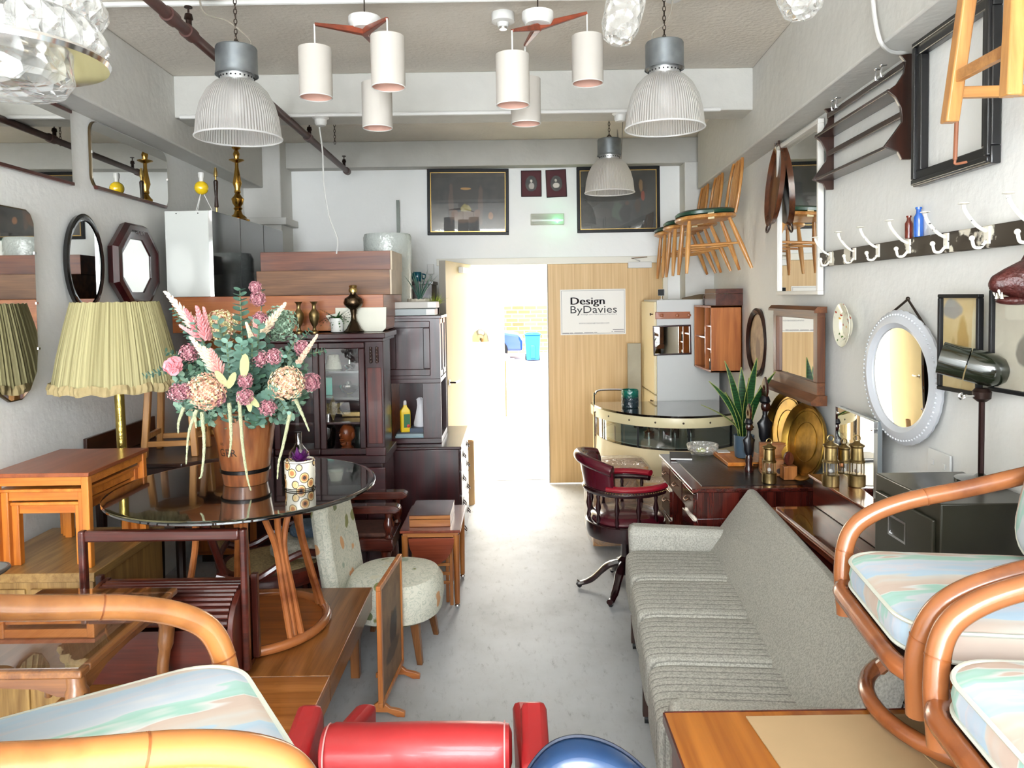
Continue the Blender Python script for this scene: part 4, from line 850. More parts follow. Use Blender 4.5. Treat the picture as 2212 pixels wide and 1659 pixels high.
for (lean, az, hgt, wd, tw) in ((.17,185,.33,.028,.3),(.10,200,.27,.024,1),(.08,170,.44,.026,.4),(.03,90,.40,.03,0),(.05,330,.46,.03,.2),(.14,350,.38,.034,.5),(.10,260,.30,.026,.8),(.22,190,.2,.018,1.2),(.08,10,.3,.022,1.5),(.1,60,.33,.026,.9)):
    a = radians(az); dx, dy = cos(a), sin(a); N = 9; rows = []
    bx, by = dx*.018, dy*.018
    for k in range(N+1):
        s = k/N; wv = wd*(.55+.9*s-1.45*s**3+.0) if s < 1 else .0005; wv = max(wv,.0006)
        cx, cy, cz = bx+dx*lean*s*s*1.1, by+dy*lean*s*s*1.1, hgt*s
        ang = tw; px, py = cos(ang), sin(ang)*.6
        rows.append(((cx-px*wv,cy-py*wv-.004*0,cz),(cx,cy+.006*(1-s),cz),(cx+px*wv,cy+py*wv,cz)))
    w = MB()
    vv = [w.vs(r) for r in rows]
    for k in range(N):
        for j in range(2): w.f([vv[k][j],vv[k][j+1],vv[k+1][j+1],vv[k+1][j]])
    lf = w.obj('leaf', SNK, t, solid=.003)
    MB().tube([r[0] for r in rows],.002,5).tube([r[2] for r in rows],.002,5).obj('leaf_margin', YE, lf)
# carved african figures
def figure(label, loc, hgt, crest):
    t = thing('carved_figure', label, 'figurine', loc, radians(100))
    k = hgt/.48; E1 = pm('carved_ebony','2e120e',.22,coat=.5); E2 = pm('carved_black','0e0e14',.35)
    MB().lathe([(.03*k,0),(.032*k,.02*k),(.022*k,.05*k),(.026*k,.09*k),(.018*k,.12*k)],16).obj('base', E1, t)
    MB().rings([[(r*k*cos(2*pi*j/14)*sx, r*k*sin(2*pi*j/14), z*k) for j in range(14)] for (r,sx,z) in ((.018,.9,.11),(.034,.8,.15),(.036,.75,.19),(.046,.55,.225),(.02,.8,.25),(.013,1,.27),(.014,1,.29))]).obj('torso', E2, t)
    h_ = MB(); h_.ell((0,-.004*k,.315*k),(.021*k,.026*k,.033*k),16,12); h_.ell((0,-.031*k,.312*k),(.005*k,.008*k,.008*k),8,6); h_.ell((0,-.027*k,.297*k),(.008*k,.006*k,.004*k),8,6); h_.obj('head', E1, t)
    MB().lathe([(.024*k,.335*k),(.03*k,.345*k),(.022*k,.37*k),(.014*k,.375*k)],14).obj('headwrap', E2, t)
    if crest:
        pts = [(-.02,.37),(-.032,.40),(-.026,.44),(-.004,.48),(.02,.45),(.03,.41),(.02,.37)]
        w = MB(); ring_o = [(a*k,b*k) for a,b in pts]; cx, cz = 0,.41
        ri = [(cx+(a-cx)*.45, (cz+(b-cz)*.4)*k) for a,b in [(p[0],p[1]) for p in pts]]; ri = [(x*k,z) for x,z in ri]
        for y in (0,):
            A = w.vs([(a,-.006,b) for a,b in ring_o]); B = w.vs([(a,.006,b) for a,b in ring_o]); C_ = w.vs([(a,-.006,b) for a,b in ri]); D = w.vs([(a,.006,b) for a,b in ri]); n_ = len(A)
            for j in range(n_):
                j2 = (j+1)%n_; w.f([A[j],A[j2],C_[j2],C_[j]]); w.f([B[j],B[j2],D[j2],D[j]]); w.f([A[j],A[j2],B[j2],B[j]]); w.f([C_[j],C_[j2],D[j2],D[j]])
        w.obj('crest', E1, t)
figure('tall carved dark wooden figure with pierced crest, nearer the brass trays',(1.417,4.145,DT),.49,True)
figure('shorter carved dark wooden figure beside the blue pot',(1.264,3.950,DT),.37,True)
# carved crate
t = thing('carved_box','small carved wooden box leaning among the desk ornaments','box',(1.305,3.848,DT),radians(-8))
MB().box((0,0,0),(.15,.03,.09)).box((0,.09,0),(.15,.12,.16)).box((0,.03,0),(.15,.09,.02)).obj('box_body', wood('carved_orange','7a4420','c07c44','X'), t, bevel=.003)
m = blob_mat('burnt_carving',0,('8a5228','c08850'),[(.03,.02,.02,.02,'2c140a'),(.09,.03,.025,.02,'2c140a'),(.12,.07,.02,.015,'2c140a')])
MB().box((.008,-.003,.01),(.142,0,.08)).obj('carved_panel', m, t); MB().box((.008,.086,.095),(.142,.09,.15)).obj('carved_panel', m, t)
t = thing('round_ornament','small carved round wooden ornament beside the miner\'s lamp','ornament',(1.417,3.787,DT)); MB().box((-.035,-.03,0),(.035,.03,.07)).obj('block', wood('carved_orange','7a4420','c07c44','Z'), t, bevel=.004); MB().lathe([(.001,-.01),(.03,-.008),(.03,.008),(.001,.01)],20,'Y',(0,0,.105),.8,1.2).obj('disc', MAHR('Z'), t)
def minerlamp(label, loc, k=1):
    t = thing('miners_lamp', label, 'lamp', loc)
    MB().lathe([(.034,0),(.036,.004),(.036,.05),(.03,.055)],24).obj('oil_base', OLDBRASS, t)
    MB().lathe([(.024,.055),(.024,.105)],20,cap=False).obj('lamp_glass', thin('lamp_glass',gloss=.2), t)
    for j in range(5): a=2*pi*j/5; MB().tube([(.03*cos(a),.03*sin(a),.05),(.03*cos(a),.03*sin(a),.108)],.0022,6).obj('guard_rod', OLDBRASS, t)
    MB().lathe([(.034,.105),(.034,.112),(.028,.118),(.026,.17),(.032,.176),(.032,.182),(.015,.19),(.008,.2)],24).obj('bonnet', OLDBRASS, t)
    MB().ring((0,0,.21),.014,.003,16,6,'Y').obj('hook', OLDBRASS, t)
    MB().ell((0,0,.066),.01,10,6).obj('wick', WHITE, t)
minerlamp('small brass miner\'s lamp on the near edge of the desk',(1.292,3.715,DT))
# brass trays leaning on the wall
def brasstray(label, loc, r, lean, rz, mat):
    t = thing('brass_tray', label, 'tray', loc, rot=(lean,0,rz))
    MB().lathe([(.001,0),(r*.86,0),(r*.9,-.012),(r*.98,-.024),(r,-.02),(r*.97,-.004),(r*.92,.006),(.001,.006)],56,'Y',(0,0,r)).obj('tray', mat, t)
    MB().ring((0,-.001,r),r*.5,.002,56,6,'Y').ring((0,-.001,r),r*.8,.002,56,6,'Y').obj('engraving', mat, t)
TB = pm('tray_brass','a8843c',.42,1,noise=.62,nscale=9,bump=.15,bscale=30)
brasstray('round tarnished brass tray, in front and nearer the camera',(1.458,3.746,DT),.20,radians(-9),RR2+radians(3),TB)
brasstray('round brass tray leaning behind the nearer brass tray',(1.475,4.06,DT),.21,radians(-9),RR2,pm('tray_brass_dark','8a6c2a',.3,1,noise=.5,nscale=8))
# ================= dressing table =================
t = thing('dressing_table','low teak dressing table with glass top and bow front drawer','dressing table',(1.205,2.50,0)); RT = lambda a='Y': wood('vanity_teak','6a2c18','94492a',a,rough=.22,coat=.5)
VW = .295
MB().box((0,0,.66),(VW,.95,.69)).obj('table_top', RT(), t, bevel=.004)
MB().box((.02,.02,.691),(VW-.09,.93,.698)).obj('glass_top', thin('table_glass',gloss=.3), t)
MB().box((0.01,.0,.16),(VW,.03,.66)).box((.01,.92,.16),(VW,.95,.66)).box((.27,.03,.16),(.29,.92,.66)).box((.02,.03,.3),(VW,.92,.34)).obj('carcass', RT('Z'), t, bevel=.003)
w = MB(); w.prism([(.0,.1),(-.02,.25),(-.035,.47),(-.02,.7),(.0,.85),(.03,.85),(.03,.1)], .5, .65); dr = w.obj('drawer', MAHR('Y'), t, bevel=.003)
MB().tube(spline([(-.03,.44,.58),(-.045,.45,.575),(-.045,.51,.575),(-.03,.52,.58)],3),.004).obj('handle', CHROME, dr)
MB().box((.20,.25,.698),(VW,.95,.835)).obj('back_box', MAHR('Y'), t, bevel=.004)
MB().box((.17,.28,.838),(VW,.93,.85)).obj('upper_shelf', RT(), t, bevel=.002)
for (x,y) in ((.03,.03),(.03,.92),(.26,.03),(.26,.92)): MB().tube([(x,y,.16),(x,y,0)],[.02,.012],10).obj('leg', RT('Z'), t)
t = thing('vanity_mirror','frameless rectangular mirror standing on the dressing table','mirror',(1.445,3.10,1.0),radians(-90)-.07)
MB().box((-.205,-.012,-.15),(.205,.004,.185)).obj('mirror_glass', MIR, t); MB().box((-.208,.004,-.152),(.208,.02,.187)).obj('backing', pm('steel_grey','8c9498',.4,.5), t)
for (x,z) in ((-.18,.16),(.18,.15)): MB().cyl((x,-.016,z),.006,.004,14,'Y').obj('screw', CHROME, t)
minerlamp('dark brass miner\'s lamp before the frameless vanity mirror',(1.385,3.21,.8505))
o = tag(MB().box((0,0,0),(.03,.05,.14)).obj('red_wood_block', MAHR('Z'), bevel=.008),'upright red wooden block between the vanity mirror and the filing cabinet','block'); o.location = (1.44,2.62,.8505)
# ================= filing cabinet and green lamp =================
OLV = pm('olive_metal','2c2b20',.35,.2,coat=.3,noise=.12,nscale=6)
t = thing('filing_cabinet','dark olive metal filing cabinet behind the rattan chair','cabinet',(1.156,1.985,0))
MB().box((0,0,0),(XR(2)-1.17,.36,1.12)).obj('cabinet_body', OLV, t, bevel=.004)
for (z0,z1) in ((.80,1.07),(.53,.79),(.26,.52),(.02,.25)):
    d = MB().box((-.012,.02,z0),(.0,.34,z1)).obj('drawer', OLV, t, bevel=.004); zm = (z0+z1)/2
    w = MB(); w.at((-.012,.2,z0+.19),(0,0,-pi/2)); w.frame(.10,.065,.007,.004); w.obj('label_holder', CHROME, d)
    MB().tube(spline([(-.012,.12,z0+.07),(-.04,.14,z0+.06),(-.045,.2,z0+.055),(-.04,.26,z0+.06),(-.012,.28,z0+.07)],4),.007,8,flat=.6).obj('handle', CHROME, d)
t = thing('desk_lamp','dark green metal lamp with bullet shaped head on the filing cabinet','lamp',(1.40,2.20,1.1205))
GRN = pm('green_enamel','1a1f14',.18,coat=1)
MB().lathe([(.07,0),(.07,.012),(.02,.02),(.008,.03)],28).obj('base', GRN, t)
MB().tube([(0,0,.02),(0,0,.26)],.0085).obj('pole', pm('bronze_pole','3a2826',.25,.8), t)
MB().lathe([(.012,.245),(.024,.255),(.026,.275),(.018,.285)],20).obj('swivel', pm('dark_bronze','2a1a14',.4,.6), t)
w = MB().at((.005,0,.345),(0,radians(-76),radians(-36))); w.M = w.M @ Matrix.Scale(.8,4)
R0 = .062
w.lathe([(.001,-.085),(.03,-.078),(.05,-.058),(.06,-.03),(R0,-.0),(R0,.05)],32,cap=False); w.obj('head_dome', GRN, t, solid=.003)
w = MB().at((.005,0,.345),(0,radians(-76),radians(-36))); w.M = w.M @ Matrix.Scale(.8,4); N=24
va, vb = [], []
for j in range(N+1):
    a = -radians(165)+radians(265)*j/N; va.append((R0*cos(a)*.98, R0*sin(a)*.98, .055)); vb.append((R0*cos(a)*.98, R0*sin(a)*.98, .145))
A, B = w.vs([(x,y,z) for x,y,z in va]), w.vs(vb)
for j in range(N): w.f([A[j],A[j+1],B[j+1],B[j]])
w.obj('head_hood', GRN, t, solid=.003)
MB().tube([(-.06,0,.262),(-.02,0,.262)],.004).ring((-.06,0,.262),.009,.003,12,6,'Y').obj('wing_nut', CHROME, t)
# ================= left wall mirrors =================
def yL(u): return -1.985/((u-1106)/FPX*0+ray(u,640).x/ray(u,640).y+.041)
def shaped_mirror(name, label, origin, rz, pts, mat, depth=.012, inset=.006, edge=None, cat='mirror'):
    """mirror of any outline: pts (x,z) local, faces -Y"""
    o = thing(name, label, cat, tuple(origin), rz)
    cx = sum(p[0] for p in pts)/len(pts); cz = sum(p[1] for p in pts)/len(pts)
    MB().prism(pts, -depth, 0, 'Y').obj('backing', mat, o, bevel=.001)
    inn = [(cx+(x-cx)*(1-inset/ max(.01,sqrt((x-cx)**2+(z-cz)**2))), cz+(z-cz)*(1-inset/max(.01,sqrt((x-cx)**2+(z-cz)**2)))) for x,z in pts]
    MB().prism(inn, -depth-.003, -depth+.001, 'Y').obj('mirror_glass', MIR, o)
    return o
def rrect(w_, h_, r, n=5):
    out = []
    for cx, cz, a0 in ((w_/2-r,h_/2-r,0),(-w_/2+r,h_/2-r,90),(-w_/2+r,-h_/2+r,180),(w_/2-r,-h_/2+r,270)):
        out += [(cx+r*cos(radians(a0+90*k/n)), cz+r*sin(radians(a0+90*k/n))) for k in range(n+1)]
    return out
REDT = MAHR('X')
Y0, Y1 = 2.55, 3.62
t = shaped_mirror('wall_mirror','wide frameless mirror with teak strips high at the left edge',(XL(3.085)+.002,3.085,2.45),RL,rrect(Y1-Y0,.34,.004),WHITE)
for z in (-.175,.172): MB().box((-.54,-.02,z-.008),(.54,-.001,z+.008)).obj('teak_strip', REDT, t, bevel=.002)
t = shaped_mirror('wall_mirror','rounded frameless mirror with teak base strip, reflecting the yellow lamp',(XL(4.26)+.002,4.26,2.46),RL,rrect(.92,.34,.06),pm('bronze_edge','5a4a30',.4,.6))
MB().prism([(-.42,-.178),(.42,-.178),(.43,-.16),(-.43,-.16)],-.022,-.001,'Y').obj('teak_strip', REDT, t, bevel=.002)
for x in (-.455,.45): MB().box((x-.004,-.02,.0),(x+.004,0,.012)).obj('clip', CHROME, t)
pts = [(.17,.36),(.15,.395),(.12,.41),(-.12,.41),(-.15,.395),(-.17,.36),(-.165,-.2),(-.15,-.3),(-.10,-.37),(-.04,-.405),(.04,-.405),(.10,-.37),(.15,-.3),(.165,-.2)]
t = shaped_mirror('wall_mirror','tall frameless mirror with rounded tapering foot at the left edge',(XL(3.1)+.012,3.10,1.695),RL,pts,pm('bronze_edge','5a4a30',.4,.6))
for z in (.0,.22,-.2): MB().box((.16,-.018,z),(.175,-.002,z+.01)).obj('clip', CHROME, t)
t = thing('wall_mirror','oval black edged mirror above the pleated lampshade','mirror',(XL(3.67)+.02,3.67,1.895),RL)
N = 44
MB().lathe([(.150,0),(.172,0),(.175,-.018),(.165,-.024),(.150,-.02)],N,'Y',(0,0,0),1,1.38,cap=False).obj('mirror_frame', pm('black_gloss','0c0c0c',.2,coat=.5), t)
w = MB(); w.rings([[(.152*cos(2*pi*j/24)*(1.0 if j%2 else .97), y, .152*1.38*sin(2*pi*j/24)*(1.0 if j%2 else .97)) for j in range(24)] for y in (-.012,-.016)]); w.obj('mirror_glass', MIR, t)
t = thing('wall_mirror','octagonal mahogany framed mirror beside the white wardrobe','mirror',(XL(4.17)+.02,4.17,1.90),RL)
def octo(kx, kz, y, c=.42): return [(x*kx,y,z*kz) for x,z in ((1,c),(c,1),(-c,1),(-1,c),(-1,-c),(-c,-1),(c,-1),(1,-c))]
MB().rings([octo(.25,.225,0),octo(.26,.235,-.03),octo(.245,.22,-.055),octo(.22,.195,-.06),octo(.205,.18,-.045),octo(.17,.15,-.04),octo(.165,.145,-.03)],cap=False).obj('mirror_frame', MAH('Z'), t)
MB().rings([octo(.17,.15,-.028),octo(.166,.146,-.034)]).obj('mirror_glass', MIR, t)
w = MB(); 
for k in (-2,-1,0,1,2): w.ring((k*.018,-.062,.185),.009,.003,10,5,'Y')
w.obj('carved_crest', DARK('X'), t)
# ================= back left: wardrobe, boxes, rolls =================
BTK = lambda a='X': wood('box_teak','50281a','7c4428',a,rough=.45,coat=.1); BTK2 = lambda a='X': wood('box_teak_pale','5a3820','845a38',a,rough=.5,coat=.05); OTK = lambda a='X': wood('drawer_orange','8a4418','b46a2e',a,rough=.4)
t = thing('tall_cabinet','large plain teak cabinet behind the dark glazed display cabinet','cabinet',(-2.06,4.74,0))
MB().box((0,0,.05),(1.25,.95,1.5)).obj('cabinet_body', TEAK('X'), t, bevel=.004); MB().box((.02,.02,0),(1.23,.93,.05)).obj('plinth', DARK('X'), t)
for k in range(3): MB().box((.02+k*.41,-.012,.08),(.42+k*.41,0,1.47)).obj('door', TEAK('Z'), t, bevel=.003)
t = thing('long_drawer_box','long orange teak drawer box lying under the white wardrobe','box',(-2.04,4.45,1.508))
for y in (0,.72): MB().box((0,y,0),(1.27,y+.012,.215)).obj('side_panel', OTK('X'), t, bevel=.002)
for x in (0,1.256): MB().box((x,.012,0),(x+.014,.72,.215)).obj('end_panel', OTK('Y'), t, bevel=.002)
MB().box((.014,.012,.19),(1.256,.72,.2)).obj('base_board', BTK('X'), t)
for (lab,x0,x1,y0,z0,h,mt) in (('long brown wooden box stacked directly on the orange drawer box',-1.572,-.738,4.58,1.7235,.153,BTK2),('long reddish wooden box on top of the box stack',-1.585,-.752,4.70,1.8785,.122,BTK)):
    t = thing('long_wooden_box',lab,'box',(x0,y0,z0),0,'long wooden boxes stacked on the cabinets')
    MB().box((0,0,0),(x1-x0-.012,.42,h)).obj('box_body', mt('X'), t, bevel=.002); MB().box((x1-x0-.012,0,0),(x1-x0,.42,h)).obj('end_panel', pm('pale_ply','c8b8a0',.6,noise=.08,nscale=12), t, bevel=.001)
t = thing('white_wardrobe_unit','white wall unit with glossy dark grey doors standing on the stacked furniture','cabinet',(-2.07,4.46,1.7245))
MB().box((0,0,0),(.262,1.38,.515)).obj('carcass', pm('gloss_white','ced0ca',.25,coat=.3), t, bevel=.002)
GD = pm('gloss_grey','26282a',.06,coat=1)
for k in range(3): MB().box((.264,.004+k*.46,.0),(.284,.456+k*.46,.515)).obj('door', GD, t, bevel=.002)
MB().box((.262,-.002,0),(.284,.002,.515)).obj('edge_strip', CHROME, t)
for x in (.07,.2): MB().cyl((x,-.001,.5),.004,.003,8,'Y').obj('screw', BLACK, t)
MB().tube([(.28,1.36,.22),(.4,1.37,.205)],.014,8).obj('black_fitting', BLACK, t)
BW = pm('bubble_wrap','c6ccc6',.18,spec=.7,coat=.5,bump=.7,bscale=45)
o = tag(MB().lathe([(.165,0),(.175,.02),(.172,.5),(.175,.64),(.165,.665),(.02,.66)],40).obj('bubble_wrap_roll', BW),'big roll of bubble wrap standing beside the stacked wooden boxes','roll'); o.location = (-.905,5.46,1.502)
o = tag(MB().lathe([(.15,0),(.16,.02),(.158,.5),(.14,.54),(.02,.545)],36).obj('bubble_wrap_roll', BW),'lower roll of bubble wrap between the dark doors and the wooden boxes','roll'); o.location = (-1.52,5.45,1.502)
o = tag(MB().box((-.014,-.004,0),(.014,.004,2.56)).obj('metal_strip', pm('grey_steel','5a5e58',.4,.6)),'narrow grey metal strip standing against the back wall','strip'); o.location = (P(858,470,6.5).x,6.55,0)
# lamps on the wardrobe
ZW = 2.2405
t = thing('yellow_lamp','round yellow lamp base on thin white wire legs','lamp',(P(431,455,4.56).x,4.60,ZW))
MB().ell((0,0,.155),(.042,.042,.042),24,14).obj('ball', pm('gloss_yellow','f0c818',.15,coat=1), t)
for k in range(3): a=2*pi*k/3+.5; MB().tube([(.012*cos(a),.012*sin(a),.12),(.065*cos(a),.065*sin(a),.003)],.0028,6).obj('wire_leg', WHITE, t)
MB().lathe([(.012,.195),(.014,.2),(.014,.215),(.018,.22),(.018,.245),(.014,.25)],16).obj('lamp_holder', WHITE, t)
t = thing('slim_lamp','slim teak and brass lamp base between the yellow lamp and the brass lamp','lamp',(-1.93,4.90,ZW))
MB().lathe([(.05,0),(.052,.01),(.045,.018),(.008,.02)],24).obj('base', DARK('X'), t); MB().lathe([(.006,.02),(.006,.27),(.012,.272),(.012,.30),(.008,.32),(.008,.33)],14).obj('stem', BRASS, t)
MB().lathe([(.008,.07),(.014,.075),(.010,.14),(.015,.24),(.009,.25)],14).obj('teak_sleeve', DARK('Z'), t)
t = thing('brass_lamp','tall turned brass lamp base standing on the grey door wardrobe','lamp',(-1.87,5.12,ZW))
MB().lathe([(.075,0),(.078,.012),(.06,.02),(.055,.03),(.03,.05),(.022,.075),(.03,.09),(.02,.10),(.035,.125),(.042,.155),(.028,.17),(.016,.19),(.022,.20),(.018,.22),(.03,.26),(.02,.32),(.012,.37),(.012,.40),(.05,.415),(.05,.42),(.016,.43),(.022,.46),(.012,.485),(.03,.50),(.03,.505),(.014,.51),(.014,.55)],32).obj('brass_stem', pm('polished_brass','c89a4a',.15,1), t)
# ================= display cabinet =================
t = thing('display_cabinet','dark carved mahogany display cabinet with glazed doors behind the glass table','cabinet',(-1.50,4.26,0)); DW = .755; M_ = MAH
MB().box((.0,.0,.0),(DW,.42,.06)).box((.02,.02,.06),(DW-.02,.42,.74)).box((.0,.0,.74),(DW,.42,.79)).obj('lower_body', M_('X'), t, bevel=.004)
MB().box((.03,.395,.79),(DW-.03,.42,1.45)).obj('back_board', M_('X'), t)
for x in (.03,DW-.05): MB().box((x,.04,.79),(x+.02,.4,1.45)).obj('side_panel', M_('Z'), t)
MB().box((.0,.0,1.45),(DW,.42,1.47)).box((-.015,-.015,1.47),(DW+.015,.42,1.5)).obj('cornice', M_('X'), t, bevel=.004)
for z in (.965,1.11,1.265): MB().box((.05,.06,z),(DW-.05,.395,z+.012)).obj('shelf', thin('shelf_glass',(.8,.85,.82),gloss=.06) if z > 1 else M_('X'), t)
for x0 in (.0,DW-.105):
    p_ = MB().box((x0,.0,.79),(x0+.105,.04,1.45)).obj('pilaster', M_('Z'), t, bevel=.003)
    w = MB()
    for dx in (.035,.07):
        w.tube([(x0+dx,-.004,1.33),(x0+dx,-.004,1.42)],.009,8)
        for k in range(5): w.ell((x0+dx,-.012,1.335+k*.02),(.008,.006,.009),8,5)
    w.obj('carving', DARK('Z'), p_)
    MB().box((x0+.012,-.006,.86),(x0+.093,.0,1.30)).obj('raised_panel', MAHR('Z'), p_, bevel=.002)
    MB().box((x0-.006,-.016,.79),(x0+.111,.0,.84)).box((x0-.002,-.01,.06),(x0+.107,.0,.72)).obj('pilaster_base', M_('X'), t, bevel=.004)
for x0 in (.11,.3775):
    d = MB().frame(.2675-.002,.655,.036,.02).obj('door', M_('Z'), t, bevel=.005); d.location = (x0+.134,.03,1.1205)
    MB().box((-.1,-.012,-.3),(.1,-.008,.3)).obj('door_glass', thin('door_glass',gloss=.06), d)
for z0,z1 in ((.42,.72),(.1,.4)):
    for x0 in (.12,.385):
        d = MB().box((x0,-.008,z0),(x0+.25,.02,z1)).obj('drawer', M_('X'), t, bevel=.004); MB().ell((x0+.125,-.018,(z0+z1)/2),.011,10,6).obj('knob', M_('X'), d)
def put(o, x, y, z, label, cat, group=None): o.location = (x,y,z); return tag(o, label, cat, group)
def dx(u, Y=4.45): return P(u,850,Y).x
put(MB().lathe([(.05+.003*0,0),(.032,.085)],28,cap=False).obj('pleated_lampshade', pm('cream_pleats','dcdcc8',.6,bump=.6,bscale=120), solid=.002), dx(722),4.45,1.278,'small cream pleated lampshade inside the display cabinet','lamp shade')
put(MB().box((0,0,0),(.105,.1,.105)).obj('teal_box', pm('teal_card','4fb8a4',.5), bevel=.002), dx(684),4.40,1.1235,'bright teal box on a shelf in the display cabinet','box').rotation_euler = (0,0,.3)
put(MB().lathe([(.02,0),(.045,.02),(.06,.05),(.055,.06),(.02,.065),(.012,.08)],24).obj('silver_bowl', CHROME), dx(754),4.45,1.1235,'silver lidded bowl beside the teal box in the cabinet','bowl')
put(MB().lathe([(.02,0),(.03,.01),(.035,.025),(.01,.03),(.005,.055)],20).obj('silver_dish', CHROME), dx(757),4.45,1.278,'small silver lidded dish on the top cabinet shelf','dish')
w = MB(); sp_ = []
for k in range(12): r = .075 if k%2==0 else .034; sp_.append((r*sin(pi*k/6), r*cos(pi*k/6)+.068))
w.prism(sp_, -.006, .006, 'Y'); put(w.obj('brass_star', pm('antique_brass','6a5c38',.4,.8,noise=.4,nscale=60,bump=.5,bscale=160)), dx(723),4.40,.979,'openwork brass star ornament in the display cabinet','ornament')
put(MB().lathe([(.035,0),(.035,.035),(.05,.04),(.001,.042)],20).obj('silver_tin', CHROME), dx(703),4.50,.979,'round silver tin behind the brass star','tin')
put(MB().box((0,0,0),(.13,.06,.03)).obj('brass_box', OLDBRASS, bevel=.003), dx(733),4.50,.979,'long low brass box on the lower cabinet shelf','box')
t = thing('head_bust','small carved brown head bust in the cabinet above the tabletop','bust',(dx(752),4.40,.792),radians(-35)); BB = pm('bust_brown','7a3c1c',.3,coat=.3)
w = MB(); w.ell((0,0,.105),(.042,.05,.058),20,14); w.ell((0,-.05,.10),(.009,.014,.014),8,6); w.ell((0,-.042,.072),(.02,.014,.006),10,6); w.ell((0,-.04,.062),(.018,.012,.008),10,6); w.ell((0,-.03,.048),(.02,.02,.014),10,6); w.obj('head', BB, t)
for s_ in (-1,1): MB().ell((s_*.043,.008,.095),(.007,.013,.02),10,6).obj('ear', BB, t); MB().ell((s_*.018,-.041,.112),(.009,.008,.005),8,5).obj('eye', pm('bust_dark','4c2412',.3), t)
MB().lathe([(.04,0),(.038,.02),(.024,.035),(.024,.065)],18).obj('neck', BB, t)
put(MB().lathe([(.035,0),(.05,.03),(.062,.12),(.05,.15),(.03,.16)],22).obj('black_vase', pm('black_ceramic','0a0a0a',.06,coat=1,bump=.3,bscale=20)), dx(705),4.42,.792,'glossy black vase in the display cabinet, left of the bust','vase')
put(MB().lathe([(.03,0),(.035,.05),(.025,.11),(.03,.14)],18).obj('patterned_vase', pm('green_pattern','1c2420',.3,noise=.9,nscale=40)), dx(777),4.44,.792,'dark patterned vase half hidden right of the bust','vase')
# on the display cabinet
ZD = 1.5015
for i,(u,lab) in enumerate(((650,'slender brass vase on the display cabinet, further from the fern'),(683,'slender brass vase on the display cabinet, beside the potted fern'))):
    put(MB().lathe([(.024,0),(.024,.006),(.010,.02),(.009,.035),(.022,.06),(.030,.09),(.030,.115),(.015,.135),(.010,.15),(.013,.17),(.024,.185)],28).obj('brass_vase', OLDBRASS), dx(u,4.36),4.36,ZD,lab,'vase','brass vases on the display cabinet')
t = thing('potted_fern','small green trailing fern in a white pot on the display cabinet','plant',(dx(732,4.37),4.37,ZD))
MB().lathe([(.03,0),(.036,.005),(.042,.085),(.038,.085),(.035,.07),(.001,.07)],28).obj('white_pot', pm('white_ceramic','e6e6e2',.2), t)
w = MB(); r_ = random.Random(3)
for k in range(26):
    a = r_.uniform(0,2*pi); L = r_.uniform(.07,.13); dr_ = r_.uniform(.0,.14); pts = [V((L*s*cos(a), L*s*sin(a)*.6, .075+.07*s-dr_*s*s)) for s in [j/8 for j in range(9)]]
    for j in range(1,9):
        p = pts[j]; d_ = (pts[j]-pts[j-1]).normalized(); n_ = V((-d_.y,d_.x,.2)).normalized()*(.017*(1.1-j/9))
        v_ = w.vs([p-d_*.006,p+n_,p+d_*.006,p-n_]); w.f(v_)
w.obj('fern_fronds', pm('fern_green','2c5c24',.5), t)
t = thing('oil_lamp','tall brass oil lamp on the display cabinet beside the fern','lamp',(dx(768,4.37),4.37,ZD))
MB().lathe([(.058,0),(.06,.008),(.045,.02),(.018,.07),(.014,.10),(.022,.135),(.05,.155),(.058,.175),(.05,.20),(.03,.212),(.018,.225),(.018,.235)],36).obj('lamp_body', pm('dark_brass','4a3c2c',.25,.9), t)
MB().lathe([(.024,.235),(.026,.25),(.02,.262),(.024,.275),(.012,.28)],20).obj('burner', BRASS, t)
w = MB(); w.prism([(0,0),(.26,0),(.28,.02),(.285,.145),(-.02,.145),(-.02,.11),(-.1+.02,.1),(-.05,.05)], 0, .01, 'Y'); put(w.obj('white_board', pm('painted_board','dedccc',.5), bevel=.002), -1.035,4.43,ZD,'shaped white painted board leaning before the orange drawer box','board')
# ================= bureau bookcase and chest =================
t = thing('chest_of_drawers','dark mahogany chest of drawers with drop handles beside the doorway','chest',(-.80,4.76,0)); 
MB().box((0,0,.05),(.445,.76,.715)).obj('carcass', MAH('Z'), t, bevel=.004); MB().box((-.012,-.012,.715),(.462,.772,.735)).obj('chest_top', MAH('Y'), t, bevel=.005); MB().box((0.01,.01,0),(.43,.75,.05)).obj('plinth', MAH('Y'), t)
for (z0,z1,ys) in ((.57,.70,((.02,.375),(.385,.74))),(.41,.56,((.02,.74),)),(.24,.40,((.02,.74),)),(.06,.23,((.02,.74),))):
    for (a,b_) in ys:
        d = MB().box((.445,a,z0),(.458,b_,z1)).obj('drawer', MAH('Y'), t, bevel=.003)
        for y in ((a+b_)/2,) if b_-a < .5 else (a+.15,b_-.15):
            MB().box((.458,y-.03,(z0+z1)/2-.01),(.461,y+.03,(z0+z1)/2+.03)).tube(spline([(.46,y-.025,(z0+z1)/2+.01),(.475,y-.02,(z0+z1)/2-.012),(.475,y+.02,(z0+z1)/2-.012),(.46,y+.025,(z0+z1)/2+.01)],4),.0035,6).obj('handle', pm('dark_handle','2a1c14',.35,.8), d)
ZS = .7365
t = thing('bureau_bookcase','dark mahogany bookcase with panelled side and open niche on the chest','bookcase',(-.83,4.86,ZS)); bw, bd, bh = .355, .42, .845
